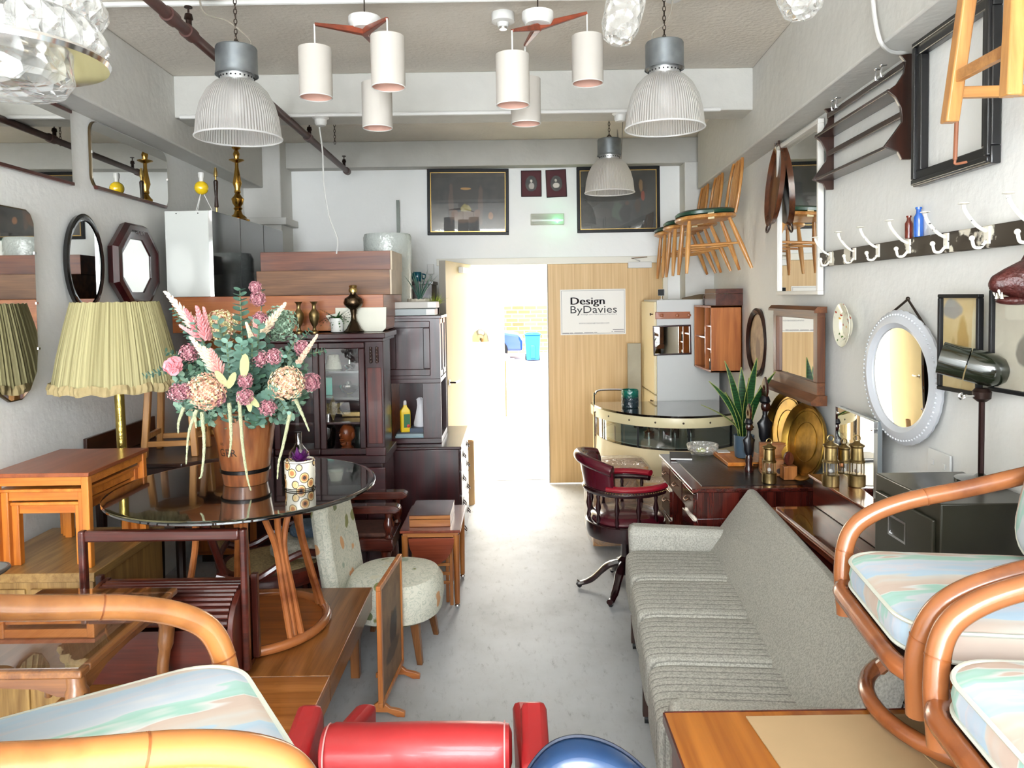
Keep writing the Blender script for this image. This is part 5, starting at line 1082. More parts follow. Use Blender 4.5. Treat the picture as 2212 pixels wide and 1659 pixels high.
MB().box((0,0,.0),(bw,bd,.035)).obj('bottom_panel', MAH('X'), t, bevel=.003); MB().box((-.01,-.01,bh-.02),(bw+.012,bd+.01,bh)).obj('cornice', MAH('X'), t, bevel=.003); MB().box((.0,.0,.40),(bw,bd,.43)).obj('shelf', MAH('X'), t, bevel=.003)
MB().box((0,0,.43),(bw,.02,bh-.02)).obj('side_panel', MAH('Z'), t); w = MB().at((.155,0,.63)); w.frame(.27,.36,.045,.008); w.obj('panel_moulding', MAH('Z'), t, bevel=.004)
MB().box((0,0,.035),(.028,.02,.40)).obj('side_stile', MAH('Z'), t, bevel=.002); MB().box((.235,0,.035),(bw,.02,.40)).obj('side_stile', MAH('Z'), t, bevel=.002)
MB().box((0,bd-.015,.035),(bw,bd,bh-.02)).obj('back_board', MAH('Z'), t)
MB().box((0,.02,.035),(.012,bd-.015,.40)).obj('mirror_side', MIR, t)
MB().box((0,.02,.43),(.012,bd-.015,bh-.02)).obj('inner_panel', MAH('Z'), t)
for y0 in (.02,.215):
    w = MB()
    for (a,b_,c_,d_) in ((y0,.44,y0+.03,.82),(y0+.16,.44,y0+.19,.82),(y0,.44,y0+.19,.475),(y0,.79,y0+.19,.82)): w.box((bw-.02,a,b_),(bw,c_,d_))
    d = w.obj('glazed_door', MAH('Z'), t); MB().box((bw-.012,y0+.03,.475),(bw-.008,y0+.16,.79)).obj('door_glass', thin('door_glass',gloss=.06), d)
# niche contents
def book(label, loc, rz, d, col, group=None):
    o = thing('book', label, 'book', loc, rz, group)
    MB().box((0,0,.002),(d[0]-.004,d[1],d[2]-.002)).obj('pages', pm('paper','ded8c8',.7), o); MB().box((0,-.001,0),(d[0],d[1]+.001,.002)).box((0,-.001,d[2]-.002),(d[0],d[1]+.001,d[2])).box((0,-.003,0),(d[0],0,d[2])).obj('cover', pm('book_'+col,col,.4), o)
zn = ZS+.0355
book('pale blue book at the bottom of the niche pile',(-.785,4.885,zn),0,(.19,.2,.012),'8aa4ac'); book('grey blue book in the middle of the niche pile',(-.78,4.89,zn+.0125),0,(.18,.2,.010),'9cb0b4'); book('thin dark slate book on the niche pile under the yellow bottle',(-.775,4.895,zn+.023),0,(.17,.19,.008),'4a545c')
book('thick dark blue book lying in the niche beside the yellow bottle',(-.69,4.90,zn+.0315),0,(.09,.15,.028),'26384c')
t = thing('yellow_bottle','yellow cleaning bottle with green label in the bookcase niche','bottle',(-.725,4.94,zn+.0315),radians(15))
YP = pm('yellow_plastic','f0cc10',.3)
MB().rings([[(x*k*.034,y*k2*.02,z) for x,y in ((1,.6),(.8,1),(-.8,1),(-1,.6),(-1,-.6),(-.8,-1),(.8,-1),(1,-.6))] for (k,k2,z) in ((.95,.95,0),(1,1,.01),(1,1,.13),(.95,.9,.145),(.38,.6,.17),(.36,.55,.18))]).obj('bottle_body', YP, t)
MB().lathe([(.011,.18),(.011,.2),(.007,.21)],14).obj('cap', WHITE, t); MB().box((-.012,-.0215,.03),(.03,-.0195,.12)).obj('green_label', pm('label_green','1c6a3c',.4), t); MB().ell((.018,-.021,.04),(.012,.003,.012),10,6).obj('red_emblem', pm('label_red','c8302c',.4), t)
t = thing('white_bag','crumpled white paper bag standing in the niche','bag',(-.63,4.98,zn+.001)); w = MB(); r_=random.Random(5)
w.rings([[(k*.035*cos(2*pi*j/10)*r_.uniform(.7,1.25),k*.03*sin(2*pi*j/10)*r_.uniform(.7,1.25),z) for j in range(10)] for (k,z) in ((.9,0),(1,.08),(.8,.15),(.5,.2),(.75,.24),(.3,.255))]); w.obj('bag', pm('white_paper','e2e2e6',.6), t)
# on top of the bookcase
zt = ZS+bh+.001
for i,(lab,dz,dxx,col) in enumerate((('pale blue grey box file at the bottom on the bookcase',0,-.01,'a4acac'),('pale grey box file lying on the blue grey one',.047,-.0,'b4b0a8'))):
    o = thing('box_file',lab,'box file',(-.80+dxx,4.89,zt+dz),0); MB().box((0,0,0),(.30,.2,.044)).obj('file_body', pm('file_'+col,col,.5), o, bevel=.003); MB().box((.245,-.002,.004),(.302,.0,.04)).box((.3,0,.004),(.302,.19,.04)).obj('white_label', WHITE, o)
t = thing('potted_aloe','blue green aloe in a scalloped pale bowl on the bookcase','plant',(-.64,5.17,zt))
w = MB(); N=32; w.rings([[(r*(1+am*abs(sin(8*2*pi*j/N)))*cos(2*pi*j/N), r*(1+am*abs(sin(8*2*pi*j/N)))*sin(2*pi*j/N), z+am*.1*abs(sin(8*2*pi*j/N))) for j in range(N)] for (r,am,z) in ((.05,0,0),(.075,.02,.03),(.085,.05,.07),(.08,.07,.105),(.07,.05,.09),(.01,0,.09))]); w.obj('bowl', pm('stone_cream','c4bca8',.6), t)
AL = pm('aloe_green','4c7468',.45)
r_ = random.Random(11)
for k in range(15):
    a = 2*pi*k/15+r_.uniform(-.2,.2); ln = r_.uniform(.16,.25); le = r_.uniform(.25,.65)
    pts = [V((cos(a)*le*ln*s*(.6+.4*s), sin(a)*le*ln*s*.7, .09+ln*s*cos(le*.8))) for s in (0,.25,.5,.75,1)]
    MB().tube(pts,[.012,.013,.010,.006,.001],6,flat=.4).obj('leaf', AL, t)
t = thing('grass_plant','small yellow green grassy plant beside the aloe on the bookcase','plant',(-.53,5.14,zt))
MB().lathe([(.025,0),(.03,.05),(.027,.055),(.001,.05)],18).obj('pot', BLACK, t)
w = MB()
for k in range(60):
    a = r_.uniform(0,2*pi); L = r_.uniform(.07,.13); dr_ = r_.uniform(.2,1.0); pts = [V((L*s*dr_*cos(a), L*s*dr_*sin(a), .05+L*s-.6*L*dr_*s*s)) for s in (0,.33,.66,1)]
    w.tube(pts,[.0022,.0025,.002,.0006],4,flat=.5)
w.obj('grass_blades', pm('lime_grass','9aa83c',.5), t)
t = thing('dark_bookcase','tall narrow dark bookcase between the bubble wrap and the open door','bookcase',(-.81,5.70,0)); MB().box((0,0,0),(.20,.35,1.80)).obj('carcass', DARK('Z'), t, bevel=.003); MB().box((-.01,-.01,1.80),(.21,.36,1.825)).obj('cornice', DARK('X'), t, bevel=.003)
t = thing('teal_jug','dark teal jug on the narrow dark bookcase','jug',(-.735,5.80,1.826)); MB().lathe([(.03,0),(.045,.03),(.04,.06),(.03,.075)],20).obj('jug_body', pm('teal_glaze','0c4a5c',.15), t); MB().tube(spline([(.04,0,.06),(.065,0,.05),(.06,0,.025),(.042,0,.02)],4),.005).obj('handle', pm('teal_glaze','0c4a5c',.15), t)
put(MB().lathe([(.045,0),(.045,.52),(.04,.52),(.04,.01)],24).obj('cardboard_tube', CB), -.37,6.02,.001,'brown cardboard tube standing behind the chest near the door','tube')
q = P(937,580,6.56); put(MB().box((-.03,-.03,-.05),(.03,0,.04)).tube([(0,-.015,-.05),(0,-.015,-.17)],.012).obj('alarm_sensor', WHITE, bevel=.004), q.x-.03,YB,q.z,'small white sensor box beside the top of the open door','sensor')
# ================= left middle: dark table, stools, lamp, nest of tables =================
t = thing('dark_side_table','dark polished table with low gallery against the left wall, carrying stools','table',(-2.12,3.62,0))
MB().prism([(0,0),(.48,0),(.62,.12),(.62,.72),(0,.72)],.878,.90).obj('table_top', DARK('X'), t, bevel=.004)
MB().prism([(0,.0),(.02,0),(.02,.7),(0,.7)],.90,1.03).obj('gallery', DARK('Y'), t, bevel=.004); MB().box((.04,.04,.79),(.56,.68,.878)).obj('apron', DARK('X'), t)
for (x,y) in ((.05,.05),(.44,.05),(.55,.65),(.05,.65)): MB().tube([(x,y,.8),(x,y,0)],[.028,.018],8).obj('leg', DARK('Z'), t)
GS = 'small wooden stools on the dark side table'
stool('small wooden stool on the dark table, nearest the pleated lampshade',(-1.785,3.90,.9005),radians(8),.43,.125,.095,GS,seat_r=.12,leg_t=.016)
stool('small wooden stool on the dark table, half behind the flower bucket',(-1.60,4.19,.9005),radians(-12),.43,.10,.085,GS,seat_r=.11,leg_t=.016)
t = thing('floor_lamp','brass floor lamp with large pleated cream shade at the left wall','lamp',(-1.795,3.36,0))
m, n, l = nodes_mat('pleated_cream'); b = n['Principled BSDF']; tc = n.new('ShaderNodeTexCoord'); nt = n.new('ShaderNodeTexNoise'); nt.inputs['Scale'].default_value = 1
sp = n.new('ShaderNodeSeparateXYZ'); l.new(tc.outputs['Object'], sp.inputs[0]); at_ = n.new('ShaderNodeMath'); at_.operation = 'ARCTAN2'; l.new(sp.outputs[1], at_.inputs[0]); l.new(sp.outputs[0], at_.inputs[1])
mu = n.new('ShaderNodeMath'); mu.operation='MULTIPLY'; mu.inputs[1].default_value = 26; l.new(at_.outputs[0], mu.inputs[0]); cb = n.new('ShaderNodeCombineXYZ'); l.new(mu.outputs[0], cb.inputs[0]); l.new(sp.outputs[2], cb.inputs[1]); l.new(cb.outputs[0], nt.inputs['Vector'])
rr = ramp(n, l, nt.outputs[0], [(.35,'857c54'),(.65,'ada478')]); l.new(rr.outputs[0], b.inputs['Base Color']); b.inputs['Roughness'].default_value = .8; PLT = m
N = 220
def pl(r, z, am=.0025): return [((r+am*(1 if j%2 else -1)*(.6+.4*sin(j*1.7)))*cos(2*pi*j/N), (r+am*(1 if j%2 else -1)*(.6+.4*sin(j*1.7)))*sin(2*pi*j/N), z+.002*sin(j*.9)) for j in range(N)]
MB().rings([pl(.262,1.33),pl(.257,1.36),pl(.238,1.46),pl(.205,1.60),pl(.178,1.70)],cap=False).obj('lamp_shade', PLT, t)
def fr(r, z, ph): return [((r+.008*sin(j*.55+ph)+.004*sin(j*1.9))*cos(2*pi*j/N), (r+.008*sin(j*.55+ph)+.004*sin(j*1.9))*sin(2*pi*j/N), z+.005*sin(j*.42)) for j in range(N)]
MB().rings([fr(.268,1.305,0),fr(.272,1.325,.6),fr(.264,1.345,1.4)],cap=False).obj('frill', pm('frill_cream','a08e64',.8), t, solid=.002)
MB().tube([(.02,0,.0),(0,0,1.34)],.021,16).lathe([(.021,1.30),(.03,1.305),(.03,1.325),(.015,1.34)],20).obj('brass_pole', pm('fluted_brass','a8934e',.28,1,bump=.3,bscale=60), t)
MB().lathe([(.13,0),(.13,.02),(.05,.05),(.03,.08)],28,'Z',(.02,0,0)).obj('base', BRASS, t); MB().tube([(0,0,1.34),(0,0,1.5)],.008).obj('lamp_stem', BRASS, t)
# zebra cabinet under the nest
ZEB = lambda a='X': wood('zebra_veneer','7c5a2e','a8844c',a,scale=1.6,rough=.4)
t = thing('veneer_cabinet','low striped veneer cabinet against the left wall under the nest of tables','cabinet',(-2.06,2.70,0))
MB().box((0,.0,.665),(.50,.56,.70)).obj('cabinet_top', ZEB('Y'), t, bevel=.003); MB().box((.01,.01,.03),(.49,.55,.665)).obj('cabinet_body', ZEB('Z'), t, bevel=.002)
for y in (.02,): MB().box((.03,.0,.06),(.24,.01,.64)).obj('door', ZEB('Z'), t, bevel=.002); MB().box((.26,.0,.06),(.47,.01,.64)).obj('door', ZEB('Z'), t, bevel=.002)
# nest of tables
OT = lambda a='X': wood('nest_teak','a85a1a','d08030',a,rough=.35)
t0 = None
for i,(lab,x0,x1,y0,y1,z1) in enumerate((('largest outer teak table of the nest on the striped cabinet',-1.965,-1.595,2.745,3.19,.365),('middle teak table of the nest under the outermost one',-1.94,-1.62,2.765,3.165,.30),('innermost smallest teak table of the nest',-1.915,-1.645,2.785,3.14,.245))):
    t = thing('nest_table',lab,'table',(x0,y0,.7005),0,'nest of teak tables on the striped cabinet'); w_, d_ = x1-x0, y1-y0; tp = .016 if i == 0 else .012
    MB().box((-.006,-.006,z1-tp),(w_+.006,d_+.006,z1)).obj('table_top', wood('nest_top','7a3c1e','96502c','Y',rough=.35) if i==0 else OT('Y'), t, bevel=.002)
    for (x,y) in ((0,0),(w_-.028,0),(0,d_-.028),(w_-.028,d_-.028)): MB().box((x,y,0),(x+.028,y+.028,z1-tp)).obj('leg', OT('Z'), t, bevel=.003)
    w = MB()
    w.box((w_-.022,.028,z1-tp-.034),(w_-.006,d_-.028,z1-tp)).box((.006,.028,z1-tp-.034),(.022,d_-.028,z1-tp)); w.box((.028,d_-.02,z1-tp-.034),(w_-.028,d_-.008,z1-tp))
    if 1: w.box((.028,.006,z1-tp-.034),(w_-.028,.022,z1-tp))
    w.obj('apron', OT('X'), t, bevel=.001)
t = thing('black_glass_table','corner of a small dark glass topped table at the left edge','table',(-1.70,2.035,.0))
MB().prism(rrect(.34,.4,.05),.895,.91).obj('glass_top', pm('black_glass','14100c',.04,coat=1), t); MB().tube([p+V((0,0,0)) for p in [V((a,b,.905)) for a,b in rrect(.345,.405,.05)]],.006,6,closed=True).obj('rim', pm('pewter_rim','6a6660',.3,.7), t)
for (x,y) in ((-.12,-.15),(.12,-.15),(-.12,.15),(.12,.15)): MB().tube([(x,y,.895),(x,y,.0)],.012).obj('leg', BLACK, t)
# ================= low teak benches =================
BEN = lambda a='Y': wood('bench_teak','6e3f18','9a6230',a,rough=.3,coat=.35); BEN2 = lambda a='X': wood('bench_teak_lite','8a4e1c','b4743a',a,rough=.3,coat=.35)
for (nm,lab,y0,y1,mt,yy) in (('coffee_table','long low teak coffee table carrying the rattan glass table',2.545,3.335,BEN,'Y'),('coffee_table','nearer low teak coffee table with paler top, beside the red armchair',1.80,2.540,BEN2,'X')):
    t = thing(nm,lab,'table',(-1.53,y0,0)); L = y1-y0; wx = .875
    MB().box((0,0,.36),(wx,L,.38)).obj('table_top', mt(yy), t, bevel=.003)
    MB().box((wx-.02,.0,.285),(wx-.002,L,.36)).obj('apron', BEN('Y'), t, bevel=.002); MB().box((.002,0,.285),(.02,L,.36)).obj('apron', BEN('Y'), t, bevel=.002); MB().box((.02,.002,.285),(wx-.02,.018,.36)).obj('end_apron', BEN('X'), t, bevel=.002)
    for (x,y) in ((.05,.05),(wx-.09,.05),(.05,L-.09),(wx-.09,L-.09)): MB().box((x,y,0),(x+.04,y+.04,.36)).obj('leg', BEN('Z'), t, bevel=.003)
# ================= rattan glass table =================
RAT = lambda: MATS.get('rattan_cane') or rattan_mat('rattan_cane','6a3418','a06034')
def rattan_mat(name, d, li):
    m, n, l = nodes_mat(name); b = n['Principled BSDF']; tc = n.new('ShaderNodeTexCoord'); nt = n.new('ShaderNodeTexNoise'); nt.inputs['Scale'].default_value = 7; nt.inputs['Detail'].default_value = 5; l.new(tc.outputs['Object'], nt.inputs['Vector'])
    rr = ramp(n, l, nt.outputs[0], [(.3,d),(.5,li),(.8,li)]); l.new(rr.outputs[0], b.inputs['Base Color']); b.inputs['Roughness'].default_value = .25; b.inputs['Coat Weight'].default_value = .5; b.inputs['Coat Roughness'].default_value = .15
    return m
rattan_mat('rattan_cane','6a3418','a06034')
gx, gy = -1.05, 2.87
t = thing('rattan_glass_table','round smoked glass table on reddish rattan pole base','table',(gx,gy,.3805))
MB().lathe([(.001,.586),(.48,.586),(.493,.587),(.50,.591),(.50,.597),(.495,.6),(.48,.601),(.001,.601)],72).obj('glass_top', pm('smoked_glass','0a0b0a',.02,coat=1,spec=1.0), t)
cx, cy = -.01, .08
MB().ring((cx,cy,.02),.285,.019,56,10).obj('base_ring', RAT(), t)
MB().cyl((cx,cy,.008),.27,.006,48).obj('base_disc', TEAK('X'), t)
for k in range(4):
    a = -.66+(0,1.25,2.75,4.15)[k]
    for j,(da,dr,ro) in enumerate(((-.09,0,.25),(.0,-.012,.31),(.09,0,.25))):
        ca, sa = cos(a+da), sin(a+da); co, so = cos(a+da*3.2), sin(a+da*3.2)
        MB().tube(spline([(cx+ca*(.275+dr),cy+sa*(.275+dr),.03),(cx*.8+ca*.235,cy*.8+sa*.235,.2),(cx*.5+ca*.20,cy*.5+sa*.20,.38),(cx*.2+co*.2,cy*.2+so*.2,.52),(co*(ro-.03),so*(ro-.03),.572),(co*ro,so*ro,.575)],5),.0125,8).obj('rattan_pole', RAT(), t)
# ================= flower bucket & vase on the glass table =================
ZG = .9825
bx, by = P(532,1050,2.90).x, 2.90
m, n, l = nodes_mat('bucket_wood'); b = n['Principled BSDF']; mp = axmap(n, l, (16,16,1.2)); nt = n.new('ShaderNodeTexNoise'); nt.inputs['Scale'].default_value = 2; nt.inputs['Detail'].default_value = 4; l.new(mp.outputs[0], nt.inputs['Vector'])
rr = ramp(n, l, nt.outputs[0], [(.35,'5c3016'),(.5,'7e4724'),(.68,'98633a')]); l.new(rr.outputs[0], b.inputs['Base Color']); b.inputs['Roughness'].default_value = .3; b.inputs['Coat Weight'].default_value = .4
t = thing('wooden_bucket','tapering staved wooden bucket with metal hoop on the glass table','bucket',(bx,by,ZG))
BH = .30
def brad(z): return .083+(.128-.083)*z/BH
MB().rings([[((brad(z)+(0 if k else 0))*cos(2*pi*j/48)*(1 if j%4 else .985), brad(z)*sin(2*pi*j/48)*(1 if j%4 else .985), z) for j in range(48)] for k,z in enumerate((0,.1,.2,BH))]+[[((brad(BH)-.012)*cos(2*pi*j/48),(brad(BH)-.012)*sin(2*pi*j/48),BH) for j in range(48)],[(.07*cos(2*pi*j/48),.07*sin(2*pi*j/48),.04) for j in range(48)]]).obj('staves', m, t)
for z in (.055,): MB().lathe([(brad(z-.008)+.0015,z-.008),(brad(z+.008)+.003,z-.006),(brad(z+.008)+.003,z+.006),(brad(z+.008)+.001,z+.008)],48,cap=False).obj('metal_hoop', pm('dark_hoop','1e1c1c',.25,.8), t)
INK = pm('burnt_ink','1c0e08',.6)
def curved_text(st, size, a0, z):
    o = text('lettering', st, size, INK, t, (0,0,0), rot=(0,0,0), ext=0)
    for v in o.data.vertices:
        x, y = v.co.x, v.co.y; zz = z+y; r = brad(zz)+.0012; a = a0+x/r; v.co = V((r*cos(a), r*sin(a), zz))
curved_text('GER',.042,radians(-130),.122); curved_text('HE',.016,radians(-124),.165)
# patterned vase
m, n, l = nodes_mat('scroll_vase'); b = n['Principled BSDF']; tc = n.new('ShaderNodeTexCoord'); sp = n.new('ShaderNodeSeparateXYZ'); l.new(tc.outputs['Object'], sp.inputs[0])
at_ = n.new('ShaderNodeMath'); at_.operation = 'ARCTAN2'; l.new(sp.outputs[1], at_.inputs[0]); l.new(sp.outputs[0], at_.inputs[1])
mu = n.new('ShaderNodeMath'); mu.operation='MULTIPLY'; mu.inputs[1].default_value = 7/(2*pi); l.new(at_.outputs[0], mu.inputs[0])
mz = n.new('ShaderNodeMath'); mz.operation='MULTIPLY'; mz.inputs[1].default_value = 18; l.new(sp.outputs[2], mz.inputs[0])
cb = n.new('ShaderNodeCombineXYZ'); l.new(mu.outputs[0], cb.inputs[0]); l.new(mz.outputs[0], cb.inputs[1])
vo = n.new('ShaderNodeTexVoronoi'); vo.inputs['Scale'].default_value = 1.3; vo.inputs['Randomness'].default_value = .9; l.new(cb.outputs[0], vo.inputs['Vector'])
rr = ramp(n, l, vo.outputs['Distance'], [(0,'4a3a34'),(.2,'b87a4c'),(.32,'dcbc84'),(.43,'3a2c24'),(.49,'e2dccc')], 'CONSTANT')
l.new(rr.outputs[0], b.inputs['Base Color']); b.inputs['Roughness'].default_value = .18
vx, vy = P(645,1035,2.78).x, 2.80
t = thing('patterned_planter','white planter with painted brown scrolls on the glass table','planter',(vx,vy,ZG))
MB().lathe([(.052,0),(.055,.004),(.057,.05),(.057,.105),(.054,.11),(.05,.108),(.048,.09),(.001,.088)],40).obj('planter_body', m, t)
for z in (.006,.104): MB().ring((0,0,z),.0568,.0014,40,6).obj('painted_line', pm('dark_line','3a2c20',.3), t)
t = thing('purple_plant','dark purple leafy succulent in the scroll painted planter','plant',(vx,vy,ZG+.0885)); PU = pm('purple_leaf','4a1450',.3)
for k in range(16): a=k*2.4; e=.3+.06*k; MB().tube([(0,0,0),(.02*cos(a),.02*sin(a),.02+.001*k),(.048*cos(a)*(1-.03*k),.048*sin(a)*(1-.03*k),.02+.003*k)],[.008,.012,.001],6,flat=.35).obj('leaf', PU, t)
o = put(MB().lathe([(.035,0),(.04,.01),(.045,.05),(.04,.09),(.02,.115),(.012,.13),(.013,.17),(.016,.175)],28).obj('glass_bottle', thin('clear_glass',(.85,.88,.88),gloss=.25)), P(640,1000,2.98).x,3.02,ZG,'clear round bellied glass bottle behind the scroll painted planter','bottle')
# bouquet
t = thing('flower_arrangement','big arrangement of eucalyptus, pink astilbe and hydrangea in the wooden bucket','flowers',(bx,by,ZG+BH-.03))
org = V((bx,by,ZG+BH-.03)); BC = V((0,0,0))
def L(u,v,Y): return P(u,v,Y)-org
EU = [pm('eucalyptus_%d'%i,c,.55) for i,c in enumerate(('6f9484','5c8270','86a898'))]
FILL = [pm('filler_leaf_%d'%i,c,.5) for i,c in enumerate(('6a8a78','7f9f88','4f7058','8aa890'))]
r_ = random.Random(21)
def leafdisc(w, c, u_, v_, n_, k=6, cup=.25):
    vs = [c+u_*cos(2*pi*j/k)+v_*sin(2*pi*j/k) for j in range(k)]
    q = w.vs([c+n_*cup*u_.length*-1]+vs)
    for j in range(k): w.f([q[0],q[1+j],q[1+(j+1)%k]])
def stemcurve(tip, bend=.06, root=None):
    root = root or V((r_.uniform(-.04,.04), r_.uniform(-.04,.04), -.1)); mid = root.lerp(tip,.5)+V((0,0,bend)); return spline([root,mid,tip],8)
def eucalyptus(tip, n_, size, mat, s0=.25, bend=.05):
    pts = stemcurve(tip, bend); w = MB(); tot = len(pts)-1
    for k in range(n_):
        s = s0+(1-s0)*k/(n_-1); i = min(int(s*tot), tot-1); p = pts[i].lerp(pts[i+1], s*tot-i); d = (pts[i+1]-pts[i]).normalized()
        a0 = (pi/2)*(k%2)+.3; o1 = d.orthogonal().normalized(); o2 = d.cross(o1); sz = size*(1.3-.75*max(0,(s-.4))/.6)
        for sg in (1,-1):
            dirn = (o1*cos(a0)+o2*sin(a0))*sg; dirn = (dirn+d*.45).normalized(); side = d.cross(dirn).normalized(); c = p+dirn*sz*.95
            leafdisc(w, c, dirn*sz, side*sz*.95, dirn.cross(side), 9, .15)
    o = w.obj('eucalyptus_sprig', mat, t); MB().tube(pts,[.0028]*(len(pts)-1)+[.001],5).obj('stem', pm('stem_green','6a7a5a',.6), o)
for (u,v,Y,n_,sz,mi,bd) in ((375,668,2.8,26,.019,0,.06),(518,628,2.80,24,.027,1,0),(470,690,2.74,20,.025,0,.02),(560,700,2.68,20,.025,0,0),(522,740,2.60,18,.025,0,.02),(312,812,2.78,22,.015,0,.14),(700,758,2.9,22,.016,1,.12),(668,715,2.95,18,.017,1,.08),(600,700,3.05,18,.02,2,.04),(640,850,2.72,16,.017,0,.1),(620,890,2.7,16,.015,2,.13),(360,760,2.85,16,.017,1,.1),(500,760,2.68,16,.021,1,.0),(567,628,2.95,14,.012,1,.02),(610,770,2.72,18,.016,0,.06),(385,870,2.75,16,.015,2,.14),(450,780,2.7,16,.018,1,.05),(420,700,2.74,22,.018,0,.03),(490,740,2.62,18,.022,2,.0),(545,740,2.64,18,.02,1,.0),(590,840,2.62,14,.019,0,.03),(640,730,2.85,18,.017,2,.04),(545,690,2.8,20,.019,0,.0),(640,790,2.7,16,.018,1,.05)):
    eucalyptus(L(u,v,Y), n_, sz, EU[mi], .25, bd)
# filler foliage
for mi in range(4):
    w = MB()
    for k in range(330):
        a = r_.uniform(0,2*pi); ph = r_.uniform(-.95,.9); rr2 = r_.uniform(.62,1.0)
        c = V((.27*rr2*cos(a)*cos(ph), .2*rr2*sin(a)*cos(ph), .11+.19*rr2*sin(ph)))
        if c.z < -.05 and abs(c.x) < .1: continue
        u_ = V((r_.uniform(-1,1),r_.uniform(-1,1),r_.uniform(-1,1))).normalized()*.017; v_ = u_.orthogonal().normalized()*.0095
        leafdisc(w, c, u_, v_, u_.cross(v_).normalized(), 6, .1)
    o = w.obj('filler_foliage', FILL[mi], t); o['kind'] = 'stuff'
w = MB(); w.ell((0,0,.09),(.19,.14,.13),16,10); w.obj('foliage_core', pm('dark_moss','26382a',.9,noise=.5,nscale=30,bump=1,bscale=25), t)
def fluff(name, c, r, col, n_, s, sq=1):
    mt = [pm(name+'_'+x,x,.7) for x in col]; ws = [MB() for _ in col]
    for k in range(n_):
        z = 1-2*(k+.5)/n_; a = k*2.39996; q = sqrt(1-z*z); d = V((q*cos(a),q*sin(a),z*sq)); p = c+d*r*r_.uniform(.72,1.22); w = ws[k%len(col)]
        u_ = d.orthogonal().normalized()*s; v_ = d.cross(u_).normalized()*s
        q_ = (d+V((r_.uniform(-.5,.5),r_.uniform(-.5,.5),r_.uniform(-.5,.5)))).normalized(); u_ = q_.orthogonal().normalized()*s; v_ = q_.cross(u_)
        cc = w.vs([p])[0]; pt = w.vs([p+(u_*cos(2*pi*j/8)+v_*sin(2*pi*j/8))*(1.15 if j%2==0 else .45)+q_*s*.35 for j in range(8)])
        for j in range(8): w.f([cc,pt[j],pt[(j+1)%8]])
    f0 = ws[0].obj(name, mt[0], t)
    for k in range(1,len(ws)): ws[k].obj('florets', mt[k], f0)
    MB().ell(c,(r*.6,r*.6,r*.6*sq),12,8).obj('flower_core', pm('core_'+col[0],col[0],.8), f0)
for (u,v,Y,r,cols) in ((447,845,2.62,.055,('e8b8a0','e0a088','ecd8a8')),(620,828,2.66,.052,('e8c0a0','dca890','ecdcb0')),(478,706,2.85,.055,('dcd8a8','ecd8a0','e4b8a0'))): fluff('hydrangea_head', L(u,v,Y), r, cols, 420, .0075)
for (u,v,Y,r) in ((408,762,2.78,.035),(385,848,2.74,.035),(557,645,2.9,.03),(560,690,2.85,.03),(560,775,2.7,.03),(592,770,2.72,.028),(530,822,2.64,.026),(530,858,2.62,.03),(578,880,2.66,.03),(672,826,2.78,.035),(652,752,2.85,.03),(575,700,2.85,.03),(402,845,2.72,.03),(470,860,2.65,.028),(552,620,2.9,.022)): fluff('pink_blossom', L(u,v,Y), r*.85, ('b87c84','9c606c','cc989c'), 150, .0065)
fluff('green_hydrangea', L(603,700,2.95), .06, ('90a890','7c9880'), 260, .011)
w = MB(); c = L(376,790,2.72)
for k in range(26):
    a = k*2.4; e = .2+1.1*k/26; d = V((sin(e)*cos(a), -cos(e)*.8, sin(e)*sin(a))).normalized(); u_ = d.orthogonal().normalized()*.022; v_ = d.cross(u_).normalized()*.018
    leafdisc(w, c+d*.026*r_.uniform(.6,1.3), u_, (v_+d*.008*r_.uniform(-1,1)), d, 7, .5)
w.obj('pink_peony', pm('peony_pink','e89098',.6), t)
def plume(tip, base, r, col, n_=60):
    w = MB(); ax = (tip-base)
    for k in range(n_):
        s = k/n_; p = base.lerp(tip,s); a = k*2.4; o1 = ax.orthogonal().normalized(); o2 = ax.cross(o1).normalized(); d = (o1*cos(a)+o2*sin(a)+ax.normalized()*1.3).normalized()
        ln = r*(1.15-s)+.004; w.tube([p, p+d*ln*.6, p+d*ln],[.0035,.0045,.001],4)
    w.tube([base,tip],[.006,.002],6); w.obj('astilbe_plume', pm('plume_'+col,col,.7), t)
for (tu,tv,bu_,bv,Y,r,col) in ((357,630,428,712,2.75,.035,'f0dcc8'),(400,668,440,738,2.75,.03,'e88c90'),(425,662,445,735,2.72,.028,'ea9496'),(440,664,452,735,2.75,.018,'e8a0a0'),(388,703,440,735,2.75,.014,'e8a8a8'),(412,728,470,805,2.66,.03,'f0dcc0'),(455,755,478,812,2.62,.035,'e8a8a0'),(440,750,470,800,2.62,.03,'f0dcc0'),(617,655,562,722,2.8,.03,'ecd8bc'),(575,700,570,722,2.8,.02,'ecd8bc'),(549,690,555,735,2.8,.02,'e8a8a0'),(686,723,640,790,2.8,.016,'ecc8b0'),(532,697,545,735,2.78,.012,'ecd8bc')):
    plume(L(tu,tv,Y), L(bu_,bv,Y+.03), r, col)
for pts in (((425,885),(408,935),(402,1003)),((436,890),(441,960),(436,1022),(430,1034)),((495,870),(499,930),(498,965),(494,988)),((516,850),(524,960),(534,1030),(542,1060)),((638,862),(655,900),(668,932)),((627,890),(612,960),(602,1000),(599,1035)),((397,880),(386,912),(385,936)),((420,890),(424,925))):
    q = spline([L(u,v,2.70 if u < 600 else 2.72) for u,v in pts],6); rs = [.0065*(1.05-.75*i/(len(q)-1))+.001*(i%2) for i in range(len(q))]
    MB().tube(q,rs,7).obj('amaranthus_tail', pm('tail_cream','c8ccA0' if 0 else 'cfd2a8',.8,bump=1,bscale=260), t)
